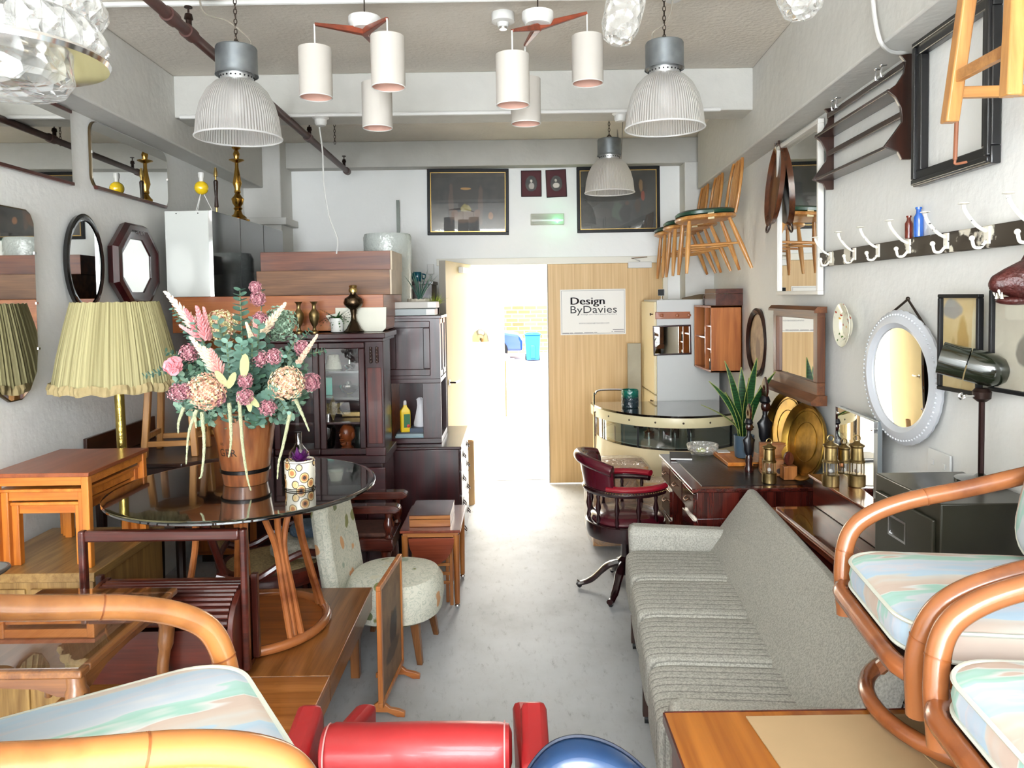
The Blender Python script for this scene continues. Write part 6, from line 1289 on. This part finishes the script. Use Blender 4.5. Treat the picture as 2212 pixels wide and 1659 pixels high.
for (u,v,az,sz) in ((528,790,80,.045),(478,818,120,.035),(500,822,60,.035),(545,865,-40,.035),(538,872,-80,.03)):
    c = L(u,v,2.62); a = radians(az); u_ = V((cos(a),-.2,sin(a)))*sz; v_ = V((-sin(a),-.1,cos(a)))*sz*.38; w = MB(); leafdisc(w, c, u_, v_, V((0,-1,0)), 10, .1); w.obj('olive_leaf', pm('olive_leaf','a8a878',.6), t)
# ================= roll top trolley =================
t = thing('tambour_trolley','dark mahogany tambour fronted trolley with square hoop handles on the coffee table','trolley',(-1.52,2.46,.3815))
TM = lambda a='X': wood('trolley_mahogany','30130e','542218',a,rough=.28,coat=.4); ww = .585
prof = [(.0,.02),(.0,.20),(.01,.235),(.03,.265),(.06,.29),(.10,.305),(.15,.315),(.205,.315),(.205,.02)]
for x in (.025,ww-.045): MB().prism([(y,z) for y,z in prof], x, x+.02, 'X').obj('side_panel', TM('Z'), t, bevel=.003)
MB().box((.045,.005,.02),(ww-.045,.20,.20)).obj('trolley_body', TM('X'), t); MB().box((.045,.185,.2),(ww-.045,.20,.31)).obj('back_board', TM('X'), t)
w = MB(); arcp = spline([(.012,.21),(.02,.24),(.045,.27),(.08,.29),(.13,.303),(.195,.306)][0:6] and [V((0,a,b)) for a,b in ((.012,.21),(.02,.24),(.045,.27),(.08,.29),(.13,.303),(.195,.306))],4)
acc = 0; last = arcp[0]; 
path = [arcp[0]]
for i in range(1,len(arcp)):
    seg = arcp[i]-arcp[i-1]; nn = max(1,int(seg.length/.004))
    for k in range(nn): path.append(arcp[i-1]+seg*(k+1)/nn)
dist = 0; prev = path[0]; sl = [path[0]]
for p in path[1:]:
    dist += (p-prev).length; prev = p
    if dist > .019: sl.append(p); dist = 0
for i in range(len(sl)-1):
    a_, b2 = sl[i], sl[i+1]; mid = (a_+b2)/2; w.tube([(.046,mid.y,mid.z),(ww-.046,mid.y,mid.z)],.0105,8)
w.obj('tambour_slats', TM('X'), t)
MB().tube([(.0125,.09,.02),(.0125,.09,.52),(.0125,.09,.522),(ww-.0125,.09,.522),(ww-.0125,.09,.02)],.0001,4) if 0 else None
w = MB(); w.box((0,.075,.02),(.024,.105,.525)).box((ww-.024,.075,.02),(ww,.105,.525)).box((.024,.075,.485),(ww-.024,.105,.525)); w.obj('hoop_handle', TM('X'), t, bevel=.007)
for x in (0,ww-.024): MB().box((x,.175,.02),(x+.024,.20,.33)).obj('rear_post', TM('Z'), t, bevel=.004)
for x in (.02,ww-.05):
    for y in (.03,.16): MB().box((x,y,0),(x+.03,y+.03,.02)).obj('foot', TM('Z'), t)
# ================= side table with glass top =================
t = thing('cabriole_side_table','carved walnut side table with glass top and cabriole legs','table',(-1.60,1.895,.3815)); WN = lambda a='X': wood('walnut','5c3418','8c5c30',a,rough=.35,coat=.3); tw, tl, th = .46, .565, .355
w = MB(); w.box((0,0,th-.022),(tw,.045,th)).box((0,tl-.045,th-.022),(tw,tl,th)).box((0,.045,th-.022),(.045,tl-.045,th)).box((tw-.045,.045,th-.022),(tw,tl-.045,th)); w.obj('top_frame', WN('Y'), t, bevel=.006)
MB().box((.045,.045,th-.018),(tw-.045,tl-.045,th-.004)).obj('inset_top', wood('faded_top','6e4a34','9a7458','Y'), t); MB().box((.012,.012,th+.0005),(tw-.012,tl-.012,th+.005)).obj('glass_top', thin('table_glass',gloss=.3), t)
def skirt(L_):
    return [(0,0),(0,-.06),(L_*.12,-.055),(L_*.25,-.035),(L_*.5,-.03),(L_*.75,-.035),(L_*.88,-.055),(L_,-.06),(L_,0)]
for x in (.02,tw-.035): MB().prism([(.03+a,th-.022+b_) for a,b_ in skirt(tl-.06)], x, x+.015, 'X').obj('apron', WN('Y'), t)
for y in (.02,tl-.035): MB().prism([(.03+a,th-.022+b_) for a,b_ in skirt(tw-.06)], y, y+.015, 'Y').obj('apron', WN('X'), t)
for (x,y,sx,sy) in ((.035,.035,-1,-1),(tw-.035,.035,1,-1),(.035,tl-.035,-1,1),(tw-.035,tl-.035,1,1)):
    lg = MB().tube(spline([(x,y,th-.022),(x+sx*.008,y+sy*.008,th-.08),(x+sx*.004,y+sy*.004,th-.16),(x-sx*.006,y-sy*.006,th-.26),(x,y,.04),(x+sx*.012,y+sy*.012,.0)],5),[.024]*4+[.03]*4+[.025]*4+[.019]*6+[.014]*6+[.013]*2,10).obj('leg', WN('Z'), t)
    w = MB()
    for k in (-.5,0,.5): w.tube([(x+sx*.03+k*.02*sy,y+sy*.03-k*.02*sx,th-.07),(x+sx*.026+k*.012,y+sy*.026,th-.11)],[.008,.004],6)
    w.obj('carved_knee', DARK('Z'), lg)
# ================= cane chair, armchair, floral chair =================
t = thing('cane_chair','low mahogany chair with woven cane seat behind the rattan glass table','chair',(-1.20,3.66,0),radians(20)); CWV = pm('woven_cane','a08a60',.7,noise=.35,nscale=90,bump=.8,bscale=110)
MB().lathe([(.22,.33),(.25,.335),(.255,.36),(.25,.40),(.22,.405)],36,'Z',(0,0,0),1.1,1).obj('seat_rim', MAHR('X'), t); MB().ell((0,0,.405),(.235,.215,.015),28,6).obj('woven_seat', CWV, t)
def cb_(u,v): return (-.235-.1*v-.03*(1-(2*u-1)**2), -.24+.48*u, .44+.34*v)
MB().grid(cb_,10,6).obj('cane_back', CWV, t, solid=.006)
for (pts) in (([(cb_(0,k/6)) for k in range(7)]),([(cb_(1,k/6)) for k in range(7)]),([(cb_(k/8,1)) for k in range(9)]),([(cb_(k/8,0)) for k in range(9)])): MB().tube(pts,.018,8).obj('back_rail', MAHR('Z'), t)
for sy in (-1,1):
    MB().tube(spline([(-.27,sy*.25,.44),(-.12,sy*.27,.40),(.1,sy*.26,.50),(.25,sy*.24,.46)],5),.018,8).obj('curved_arm', MAHR('X'), t)
    for x in (-.2,.2): MB().tube([(x,sy*.17,.34),(x*1.1,sy*.2,0)],[.024,.016],8).obj('leg', MAHR('Z'), t)
KN = pm('knit_cream','b8b4a4',.9,noise=.2,nscale=50,bump=1,bscale=60)
put(MB().ell((0,0,.045),(.16,.13,.045),24,12,.6).obj('knitted_cushion', KN), -1.06,3.68,.421,'cream knitted cushion lying on the cane chair','cushion')
put(MB().ell((0,0,.035),(.11,.1,.032),24,12,.6).obj('blue_cushion', pm('blue_grey_knit','4c5c6c',.9,bump=1,bscale=60)), -1.02,3.70,.512,'blue grey cushion on top of the cream knitted cushion','cushion')
t = thing('carved_armchair','dark carved mahogany armchair with turned arm posts before the display cabinet','armchair',(-1.30,3.95,0)); AW = lambda a='X': wood('armchair_wood','30110c','5a2418',a,rough=.22,coat=.5)
MB().box((.06,.0,.33),(.64,.30,.40)).obj('seat_frame', AW('X'), t, bevel=.006); MB().box((.09,.02,.40),(.60,.28,.425)).obj('seat_pad', pm('brown_velvet','4c2c20',.8,noise=.3,nscale=30), t, bevel=.01)
for y in (.0,.28):
    MB().prism([(0,.545),(.66,.545),(.685,.56),(.685,.575),(.66,.59),(0,.59)], y-.035, y+.035, 'Y').obj('arm', AW('X'), t, bevel=.006)
    for x in (.62,.36): MB().lathe([(.018,.40),(.024,.41),(.016,.425),(.028,.46),(.03,.485),(.018,.515),(.022,.53),(.022,.545)],18,'Z',(x,y,0)).obj('arm_post', AW('Z'), t)
    for x in (.60,.08): MB().lathe([(.012,0),(.02,.02),(.024,.12),(.03,.22),(.026,.30),(.03,.33)],16,'Z',(x,y+(.01 if y<.1 else -.01),0)).obj('leg', AW('Z'), t)
MB().box((.0,-.02,.40),(.05,.30,.80)).obj('backrest', AW('Z'), t, bevel=.01)
m, n, l = nodes_mat('floral_fabric'); b = n['Principled BSDF']; tc = n.new('ShaderNodeTexCoord')
ds = n.new('ShaderNodeTexNoise'); ds.inputs['Scale'].default_value = 9; l.new(tc.outputs['Object'], ds.inputs['Vector']); am = n.new('ShaderNodeVectorMath'); am.operation='MULTIPLY_ADD'; am.inputs[1].default_value = (.09,.09,.09); l.new(ds.outputs['Color'], am.inputs[0]); l.new(tc.outputs['Object'], am.inputs[2])
vo = n.new('ShaderNodeTexVoronoi'); vo.inputs['Scale'].default_value = 9; l.new(am.outputs[0], vo.inputs['Vector']); hs = n.new('ShaderNodeSeparateColor'); l.new(vo.outputs['Color'], hs.inputs[0])
r1 = ramp(n, l, vo.outputs['Distance'], [(.26,(1,1,1)),(.30,(0,0,0))]); r2 = ramp(n, l, hs.outputs[0], [(0,'8a8c58'),(.3,'dca878'),(.45,'a8b4a0'),(.6,'7c845c'),(.75,'d8d4bc')],'CONSTANT')
nt = n.new('ShaderNodeTexNoise'); nt.inputs['Scale'].default_value = 22; nt.inputs['Distortion'].default_value = 2.5; l.new(tc.outputs['Object'], nt.inputs['Vector']); r3 = ramp(n, l, nt.outputs[0], [(.42,'dedccb'),(.5,'bcc0ae'),(.53,'dfddcc')])
mx = n.new('ShaderNodeMix'); mx.data_type='RGBA'; l.new(r1.outputs[0], mx.inputs[0]); l.new(r3.outputs[0], mx.inputs[6]); l.new(r2.outputs[0], mx.inputs[7]); l.new(mx.outputs[2], b.inputs['Base Color']); b.inputs['Roughness'].default_value = .85
FLO = m
t = thing('floral_nursing_chair','low floral upholstered nursing chair with round seat beside the firescreen','chair',(-.585,3.545,0),radians(-8))
N=40
def sq(r, z, k=.86): return [(r*(abs(cos(a))**k)*(1 if cos(a)>0 else -1), r*(abs(sin(a))**k)*(1 if sin(a)>0 else -1), z) for a in [2*pi*j/N for j in range(N)]]
MB().rings([sq(.20,.185),sq(.222,.20),sq(.232,.27),sq(.228,.34),sq(.205,.372),sq(.12,.388),sq(.01,.39)]).obj('seat', FLO, t)
def fb(u, v):
    hw = .185-.035*(v**3); return (-.235-.085*v, -hw+2*hw*u, .22+.50*v-.05*(2*u-1)**2*v)
w = MB(); f0, f1 = [], []
ns = 14
for i in range(ns+1):
    v = i/ns; row0=[]; 
pts = [(-.19,0),(-.195,.3),(-.175,.5),(-.13,.56),(0,.585),(.13,.56),(.175,.5),(.195,.3),(.19,0)]
o_ = [( -.225-.16*z-.055, y, .19+z) for y,z in pts]; i_ = [(-.225-.16*z+.03, y, .19+z) for y,z in pts]
MB().hexa(o_, i_).obj('backrest', FLO, t, bevel=.028)
for (x,y,fx,fy) in ((.13,-.13,.16,-.155),(.13,.13,.16,.155),(-.13,-.13,-.17,-.15),(-.13,.13,-.17,.15)):
    s_ = .016; MB().hexa([(fx-s_*.8,fy-s_*.8,0),(fx+s_*.8,fy-s_*.8,0),(fx+s_*.8,fy+s_*.8,0),(fx-s_*.8,fy+s_*.8,0)],[(x-s_*1.3,y-s_*1.3,.2),(x+s_*1.3,y-s_*1.3,.2),(x+s_*1.3,y+s_*1.3,.2),(x-s_*1.3,y+s_*1.3,.2)]).obj('leg', wood('walnut','5c3418','8c5c30','Z'), t, bevel=.003)
# firescreen
a = V((-.560,2.91,0)); b_ = V((-.530,3.29,0)); ag = atan2(b_.y-a.y,b_.x-a.x); Lf = (b_-a).length
t = thing('firescreen','tall narrow teak framed firescreen with picture panel standing on the floor','screen',tuple(a),ag); FS = wood('screen_teak','a05a28','cc8444','Z')
w = MB().at((Lf/2,0,.30)); w.frame(Lf,.50,.022,.02); w.obj('screen_frame', FS, t, bevel=.003)
MB().box((.02,-.014,.07),(Lf-.02,-.006,.53)).obj('picture_panel', blob_mat('screen_print',0,('6a4c34','8a6a4a'),[(.22,.28,.07,.10,'2c1c14'),(.2,.2,.12,.04,'4a3424')]), t)
for x in (.03,Lf-.05): MB().prism([(-.10,0),(-.10,.02),(-.075,.03),(-.04,.035),(-.01,.06),(.01,.06),(.04,.035),(.075,.03),(.10,.02),(.10,0),(.07,0),(.03,.018),(-.03,.018),(-.07,0)], x, x+.018, 'X').obj('foot', wood('screen_teak','a05a28','cc8444','Y'), t, bevel=.002)
# trolley table with nested tables and box
t = thing('drop_leaf_trolley','teak table on castors with a half round leaf and nested tables beneath','table',(-.62,3.96,0)); TT = lambda a='Z': wood('trolley_teak','8c4e20','b8783c',a,rough=.35)
MB().box((-.005,-.005,.425),(.325,.49,.44)).obj('table_top', wood('trolley_top','6a2c1a','8a4028','Y',rough=.25,coat=.4), t, bevel=.003)
w = MB(); w.box((.01,.01,.40),(.31,.02,.425)).box((.01,.46,.40),(.31,.47,.425)).box((.01,.02,.395),(.02,.46,.425)).box((.30,.02,.395),(.31,.46,.425)); w.obj('apron', TT('X'), t)
for (x,y) in ((.02,.02),(.30,.02),(.02,.45),(.30,.45)): 
    lg = MB().tube([(x,y,.41),(x,y,.03)],[.019,.014],10).obj('leg', TT('Z'), t); MB().ell((x,y,.015),.015,12,8).obj('castor', CHROME, lg)
for (x0,x1,y0,z1) in ((.05,.275,.06,.36),(.075,.25,.10,.31)):
    n_ = thing('nested_table','','x') if 0 else None
    q = tag(bpy.data.objects.new('nested_table',None),'slatted teak table nested under the trolley table, %s one'%('larger' if z1 > .33 else 'smaller'),'table','tables nested under the trolley table'); C.objects.link(q); q.location = (-.62,3.96,0)
    MB().box((x0,y0,z1),(x1,y0+.33,z1+.012)).obj('table_top', TT('Y'), q, bevel=.002)
    for (x,y) in ((x0,y0),(x1-.018,y0),(x0,y0+.31),(x1-.018,y0+.31)): MB().box((x,y,0),(x+.018,y+.018,z1)).obj('leg', TT('Z'), q, bevel=.002)
    for z in (.12,.17,.22) if z1>.33 else (.25,): MB().box((x0+.018,y0+.002,z),(x1-.018,y0+.012,z+.016)).obj('rail', TT('X'), q)
MB().prism([(.165+.125*cos(pi+pi*k/16), .395+.15*sin(pi+pi*k/16)) for k in range(17)], .004, .014, 'Y').obj('drop_leaf', wood('trolley_top','6a2c1a','8a4028','X',rough=.25,coat=.4), t, bevel=.001)
t = thing('wooden_case','flat wooden box with dark lid on the trolley table','box',(-.58,4.02,.4405)); MB().box((0,0,0),(.225,.30,.040)).obj('case_body', TT('X'), t, bevel=.002); MB().box((0,0,.042),(.225,.30,.062)).obj('lid', TT('X'), t, bevel=.002); MB().box((.0,.0,.0622),(.225,.30,.066)).obj('dark_top', wood('case_top','3c1c14','54281c','Y',rough=.2,coat=.5), t)
# ================= grey sofa =================
def tweed(name, col, k=.10, stripes=False, dark='5c5c54'):
    m, n, l = nodes_mat(name); b = n['Principled BSDF']; tc = n.new('ShaderNodeTexCoord'); nt = n.new('ShaderNodeTexNoise'); nt.inputs['Scale'].default_value = 170; nt.inputs['Detail'].default_value = 4; l.new(tc.outputs['Object'], nt.inputs['Vector'])
    c = hexc(col); r = ramp(n, l, nt.outputs[0], [(.38,[x*(1-k*2.4) for x in c[:3]]),(.6,[min(1,x*(1+k)) for x in c[:3]])]); last = r.outputs[0]
    if stripes:
        sp = n.new('ShaderNodeSeparateXYZ'); l.new(tc.outputs['Object'], sp.inputs[0]); mu = n.new('ShaderNodeMath'); mu.operation='MULTIPLY'; mu.inputs[1].default_value = 1/.042; l.new(sp.outputs[1], mu.inputs[0])
        frc = n.new('ShaderNodeMath'); frc.operation='FRACT'; l.new(mu.outputs[0], frc.inputs[0]); rs = ramp(n, l, frc.outputs[0], [(.0,(.5,.5,.5)),(.10,(.6,.6,.6)),(.2,(1,1,1)),(.55,(1,1,1)),(.6,(.78,.78,.78)),(.7,(.95,.95,.95)),(1,(.9,.9,.9))])
        mx = n.new('ShaderNodeMix'); mx.data_type='RGBA'; mx.blend_type='MULTIPLY'; mx.inputs[0].default_value = 1; l.new(last, mx.inputs[6]); l.new(rs.outputs[0], mx.inputs[7]); last = mx.outputs[2]
    l.new(last, b.inputs['Base Color']); b.inputs['Roughness'].default_value = .95
    bu = n.new('ShaderNodeBump'); bu.inputs['Distance'].default_value = .002; bu.inputs['Strength'].default_value = .6; l.new(nt.outputs[0], bu.inputs['Height']); l.new(bu.outputs[0], b.inputs['Normal']); return m
TW = tweed('grey_tweed','aeaca2'); TWS = tweed('striped_tweed','b4b2a8',.12,True)
t = thing('grey_sofa','long grey tweed sofa with striped seat and tall sloping back','sofa',(.395,1.93,0),-math.atan(.087)); t.scale = (.95,.966,1.13)
def cush(c, r, e=.28, nu=36, nv=16): return MB().ell(c, r, nu, nv, e)
MB().box((.03,.03,.14),(.55,1.74,.27)).obj('base', TW, t, bevel=.02)
for k in range(4):
    y = .115+.3775*(k+.5)
    cush((.245,y,.345),(.255,.192,.088),.25).obj('seat_cushion', TWS, t)
for (y,nm) in ((.055,'near'),(1.70,'far')): 
    MB().hexa([(.03,y-.055,.16),(.58,y-.055,.16),(.58,y+.055,.16),(.03,y+.055,.16)],[(.015,y-.06,.515),(.60,y-.05,.50),(.60,y+.05,.50),(.015,y+.06,.515)]).obj('arm', TW, t, bevel=.03)
pr = [(.36,.30),(.54,.24),(.60,.42),(.675,.63),(.672,.652),(.655,.668),(.625,.66),(.53,.55),(.42,.42)]
w = MB(); ys = [.0,.03,.4,.9,1.4,1.74,1.77]; rs = []
for i,y in enumerate(ys):
    k = .9 if i in (0,len(ys)-1) else 1; cx_, cz_ = .63,.52; rs.append([(cx_+(x-cx_)*k, y, cz_+(z-cz_)*k) for x,z in pr])
w.rings(rs).obj('backrest', TW, t, bevel=.02)
for (x,y) in ((.04,.12),(.04,.98),(.04,1.62),(.50,.12),(.50,1.62)):
    lg = MB().box((x-.02,y-.02,.03),(x+.02,y+.02,.14)).obj('leg', DARK('Z'), t, bevel=.003); MB().cyl((x-.012,y,.018),.018,.024,14,'X').obj('castor', BLACK, lg)
# ================= teak table with cardboard, rattan chairs =================
t = thing('teak_table','orange teak table in the foreground carrying cardboard and rattan chairs','table',(.33,.585,0)); TG = wood('grain_teak','84460f','aa6824','Y',scale=.5,rough=.35,coat=.2,rings=2.0)
tx, ty = .99, 1.04
MB().box((0,0,.742),(tx,ty,.76)).obj('table_top', TG, t, bevel=.001); MB().box((-.004,-.004,.738),(.0,ty,.761)).box((0,ty,.738),(tx,ty+.004,.761)).obj('edge_band', MAHR('Y'), t)
for (x0,x1) in ((.01,.03),(tx-.03,tx-.01)): MB().box((x0,.03,.0),(x1,ty-.03,.742)).obj('side_panel', MAHR('Z'), t)
MB().box((.03,.1,.5),(tx-.03,.12,.742)).obj('back_panel', MAHR('X'), t)
t = thing('cardboard_sheet','flat folded cardboard sheet on the teak table under the rattan chair','cardboard',(.505,.635,.7615)); CBD = pm('pale_cardboard','a88c66',.85,noise=.05,nscale=5)
MB().prism([(.05,0),(.80,0),(.80,.965),(.0,.965),(.012,.8),(.03,.6),(.025,.55),(.04,.3)],0,.003).obj('lower_sheet', CBD, t); MB().prism([(.37,.2),(.80,.12),(.80,.95),(.30,.95),(.33,.6)],.0035,.006).obj('upper_sheet', pm('pale_cardboard_b','9e825c',.85), t)
m, n, l = nodes_mat('pastel_fabric'); b = n['Principled BSDF']; tc = n.new('ShaderNodeTexCoord'); mp = n.new('ShaderNodeMapping'); mp.inputs['Scale'].default_value = (9,2.0,3); mp.inputs['Rotation'].default_value = (0,0,.25); l.new(tc.outputs['Object'], mp.inputs[0])
nd = n.new('ShaderNodeTexNoise'); nd.inputs['Scale'].default_value = 2.5; nd.inputs['Detail'].default_value = 2; l.new(mp.outputs[0], nd.inputs['Vector'])
sx_ = n.new('ShaderNodeSeparateXYZ'); l.new(tc.outputs['Object'], sx_.inputs[0]); ab = n.new('ShaderNodeMath'); ab.operation='MULTIPLY_ADD'; ab.inputs[1].default_value = .16; l.new(nd.outputs[0], ab.inputs[0]); l.new(sx_.outputs[0], ab.inputs[2])
ml = n.new('ShaderNodeMath'); ml.operation='MULTIPLY'; ml.inputs[1].default_value = 4.6; l.new(ab.outputs[0], ml.inputs[0]); fr_ = n.new('ShaderNodeMath'); fr_.operation='FRACT'; l.new(ml.outputs[0], fr_.inputs[0])
rr = ramp(n, l, fr_.outputs[0], [(0,'c2c3ca'),(.14,'aac0d0'),(.26,'aec4d2'),(.28,'c6c4be'),(.42,'c8b8aa'),(.56,'c4b0a2'),(.58,'d2d1ce'),(.64,'9dc4b6'),(.74,'a8cac2'),(.76,'c8ccd0'),(.9,'b6c4d0')]); l.new(rr.outputs[0], b.inputs['Base Color']); b.inputs['Roughness'].default_value = .8; PAS = m
PIP = pm('cream_piping','c8cabd',.7)
GOLDR = rattan_mat('rattan_gold','885022','b4743c'); BRWR = rattan_mat('rattan_brown','6a3214','94542c')
ORR = rattan_mat('rattan_orange','6c381c','985c34')
def rattan_chair(label, loc, rz, arm_mat):
    t = thing('rattan_chair', label, 'chair', loc, rz, None); B_ = BRWR
    MB().ring((0,0,.018),.245,.018,40,10).obj('base_ring', B_, t)
    for k in range(4):
        a = pi/4+pi/2*k
        for da in (-.08,.08):
            MB().tube(spline([(.235*cos(a+da),.235*sin(a+da),.02),(.17*cos(a+da),.17*sin(a+da),.10),(.11*cos(a+da*2.2),.11*sin(a+da*2.2),.165)],4),.016,8).obj('base_pole', ORR, t)
    MB().lathe([(.06,.13),(.10,.135),(.10,.155),(.06,.16)],20).obj('swivel_plate', BLACK, t)
    fr2 = [(x,y) for x,y in rrect(.50,.52,.09,6)]
    MB().tube([(x,y,.195) for x,y in fr2],.021,10,closed=True).obj('seat_frame', B_, t)
    MB().prism([(x*.96,y*.96) for x,y in fr2],.185,.20).obj('seat_deck', pm('dark_deck','4a342a',.7), t)
    MB().tube([(-.24,-.20,.165),(.24,-.20,.165)],.022,10).obj('under_rail', ORR, t)
    for s_ in (-1,1):
        pts = spline([(s_*.225,-.235,.12),(s_*.232,-.24,.23),(s_*.245,-.222,.315),(s_*.248,-.175,.365),(s_*.248,-.085,.405),(s_*.245,.06,.442),(s_*.235,.21,.487),(s_*.20,.30,.53)],6)
        ar = MB().tube(pts,.0215,14).obj('arm', arm_mat, t)
        for i in (9,26):
            d = (pts[i+1]-pts[i]).normalized(); MB().tube([pts[i]-d*.0015,pts[i]+d*.0015],.0222,14).obj('cane_node', pm('node_brown','8a4c20',.4), ar)
    MB().tube(spline([(-.2,.30,.53),(-.17,.34,.70),(0,.36,.76),(.17,.34,.70),(.2,.30,.53)],6),.020,10).tube([(-.2,.24,.20),(-.2,.30,.53)],.018,8).tube([(.2,.24,.20),(.2,.30,.53)],.018,8).obj('back_frame', arm_mat, t)
    N = 48
    def cr(k, z, dy=0): return [(x*k*.98, y*k+dy, z) for x,y in rrect(.455,.50,.10,11)]
    c_ = MB().rings([cr(.9,.212),cr(.99,.222),cr(1.01,.25),cr(.99,.28),cr(.9,.292),cr(.5,.302),cr(.05,.304)]).obj('seat_cushion', PAS, t)
    for z in (.224,.280): MB().tube([(p[0]*1.005,p[1]*1.005,z) for p in cr(.995,z)],.0045,6,closed=True).obj('piping', PIP, c_)
    M2 = Matrix.Translation((0,.21,.535)) @ Matrix.Rotation(radians(-14),4,'X')
    w = MB(); w.M = M2; w.ell((0,0,0),(.20,.055,.235),32,16,.45); bc = w.obj('back_cushion', PAS, t)
    w = MB(); w.M = M2; w.tube([(x,-.03,z) for x,z in rrect(.385,.455,.09,6)],.0045,6,closed=True); w.obj('piping', PIP, bc)
    return t
rattan_chair('rattan swivel armchair on the cardboard covered teak table, whole seat visible',(1.03,1.575,.7685),radians(-98),ORR)
rattan_chair('rattan swivel armchair cut by the bottom right corner of the view',(.955,1.03,.7685),radians(-97),ORR)
rattan_chair('rattan swivel armchair with golden arms at the bottom left corner',(-.605,1.02,.7605),radians(124),GOLDR)
t = thing('rattan_chair_table','plain table holding the golden rattan chair at the lower left','table',(-1.15,.55,0)); MB().box((0,0,.735),(.85,.75,.76)).obj('table_top', TEAK('X'), t, bevel=.002)
for (x,y) in ((.03,.03),(.78,.03),(.03,.68),(.78,.68)): MB().box((x,y,0),(x+.04,y+.04,.735)).obj('leg', TEAK('Z'), t)
# ================= red leather armchair =================
RL_ = pm('red_leather','a82426',.42,coat=.15,bump=.35,bscale=9,spec=.5); RD = pm('red_leather_dark','8c1220',.3,coat=.35); PK = pm('pink_stitch','d89a96',.6)
t = thing('red_armchair','bright red leather armchair with bolster headrest seen from behind','armchair',(-.25,1.88,0)); t.scale = (1.06,1,.985)
MB().box((-.27,.02,.13),(.27,.29,.28)).obj('seat_frame', RD, t, bevel=.02); cush((0,.15,.31),(.215,.145,.055),.35).obj('seat_cushion', RL_, t)
MB().hexa([(-.255,-.06,.2),(.255,-.06,.2),(.255,.03,.2),(-.255,.03,.2)],[(-.255,-.17,.555),(.255,-.17,.555),(.255,-.11,.56),(-.255,-.11,.56)]).obj('backrest', RD, t, bevel=.02)
w = MB(); N=24; rs=[]
for i,x in enumerate([-.222,-.215,-.19,-.1,0,.1,.19,.215,.222]):
    k = (.55,.88,1,1,1.02,1,1,.88,.55)[i]; rs.append([(x, -.105+.058*k*cos(2*pi*j/N), .60+.062*k*sin(2*pi*j/N)+.004*sin(x*30)) for j in range(N)])
bo = w.rings(rs).obj('bolster', RL_, t)
for x in (-.205,.205): MB().ring((x,-.105,.60),.0595,.002,24,6,'X').obj('piping', PK, bo)
for s_ in (-1,1):
    MB().hexa([(s_*.245,-.02,.2),(s_*.30,-.02,.2),(s_*.30,.06,.2),(s_*.245,.06,.2)],[(s_*.243,-.20,.61),(s_*.308,-.20,.61),(s_*.308,.02,.655),(s_*.243,.02,.655)]).obj('wing', RL_, t, bevel=.018)
    MB().hexa([(s_*.24,.0,.14),(s_*.30,.0,.14),(s_*(.23+s_*.03)+s_*.03,.32,.14),(s_*(.17+s_*.03)+s_*.03,.32,.14)],[(s_*.24,.0,.50),(s_*.30,.0,.50),(s_*(.25+.03*s_),.31,.49),(s_*(.19+.03*s_),.31,.49)]).obj('arm', RL_, t, bevel=.02)
    for y in (.06,.26): MB().tube([(s_*.24,y,.13),(s_*.25,y,0)],.014).obj('leg', CHROME, t)
MB().tube([(-.25,-.177,.535),(.25,-.177,.535)],.0018,5).obj('stitching', PK, t)
# ================= blue chair =================
BL = pm('blue_leather','1c3a60',.3,coat=.3,bump=.06,bscale=20)
t = thing('blue_chair','blue leather chair with rounded back at the bottom edge of the view','chair',(.14,1.0,0),radians(-2)); t.scale = (.84,1,1)
bp = [(-.20,.45),(-.215,.60),(-.205,.70),(-.175,.78),(-.13,.835),(-.08,.86),(-.02,.862),(.05,.84),(.12,.79),(.18,.72),(.215,.62),(.22,.45)]
bp = [(p.x,p.y) for p in spline([(x,z,0) for x,z in bp],4)]
w = MB(); sh = lambda z: .30+.12*(z-.45)
w.rings([[( x*k, sh(z)+dy, .45+(z-.45)*(1-(1-k)*.5)) for x,z in bp] for (k,dy) in ((.93,.035),(1,.02),(1,-.02),(.93,-.04))]).obj('backrest', BL, t, bevel=.012)
MB().tube([(x,sh(z)+.02,z) for x,z in bp],.004,6).obj('piping', pm('dark_piping','1a2438',.5), t)
cush((0,.05,.44),(.22,.23,.04),.4).obj('seat', BL, t)
for (x,y) in ((-.17,-.13),(.17,-.13),(-.17,.27),(.17,.27)): MB().tube([(x,y,.42),(x*1.1,y*1.1,0)],[.018,.012],10).obj('leg', TEAK('Z'), t)
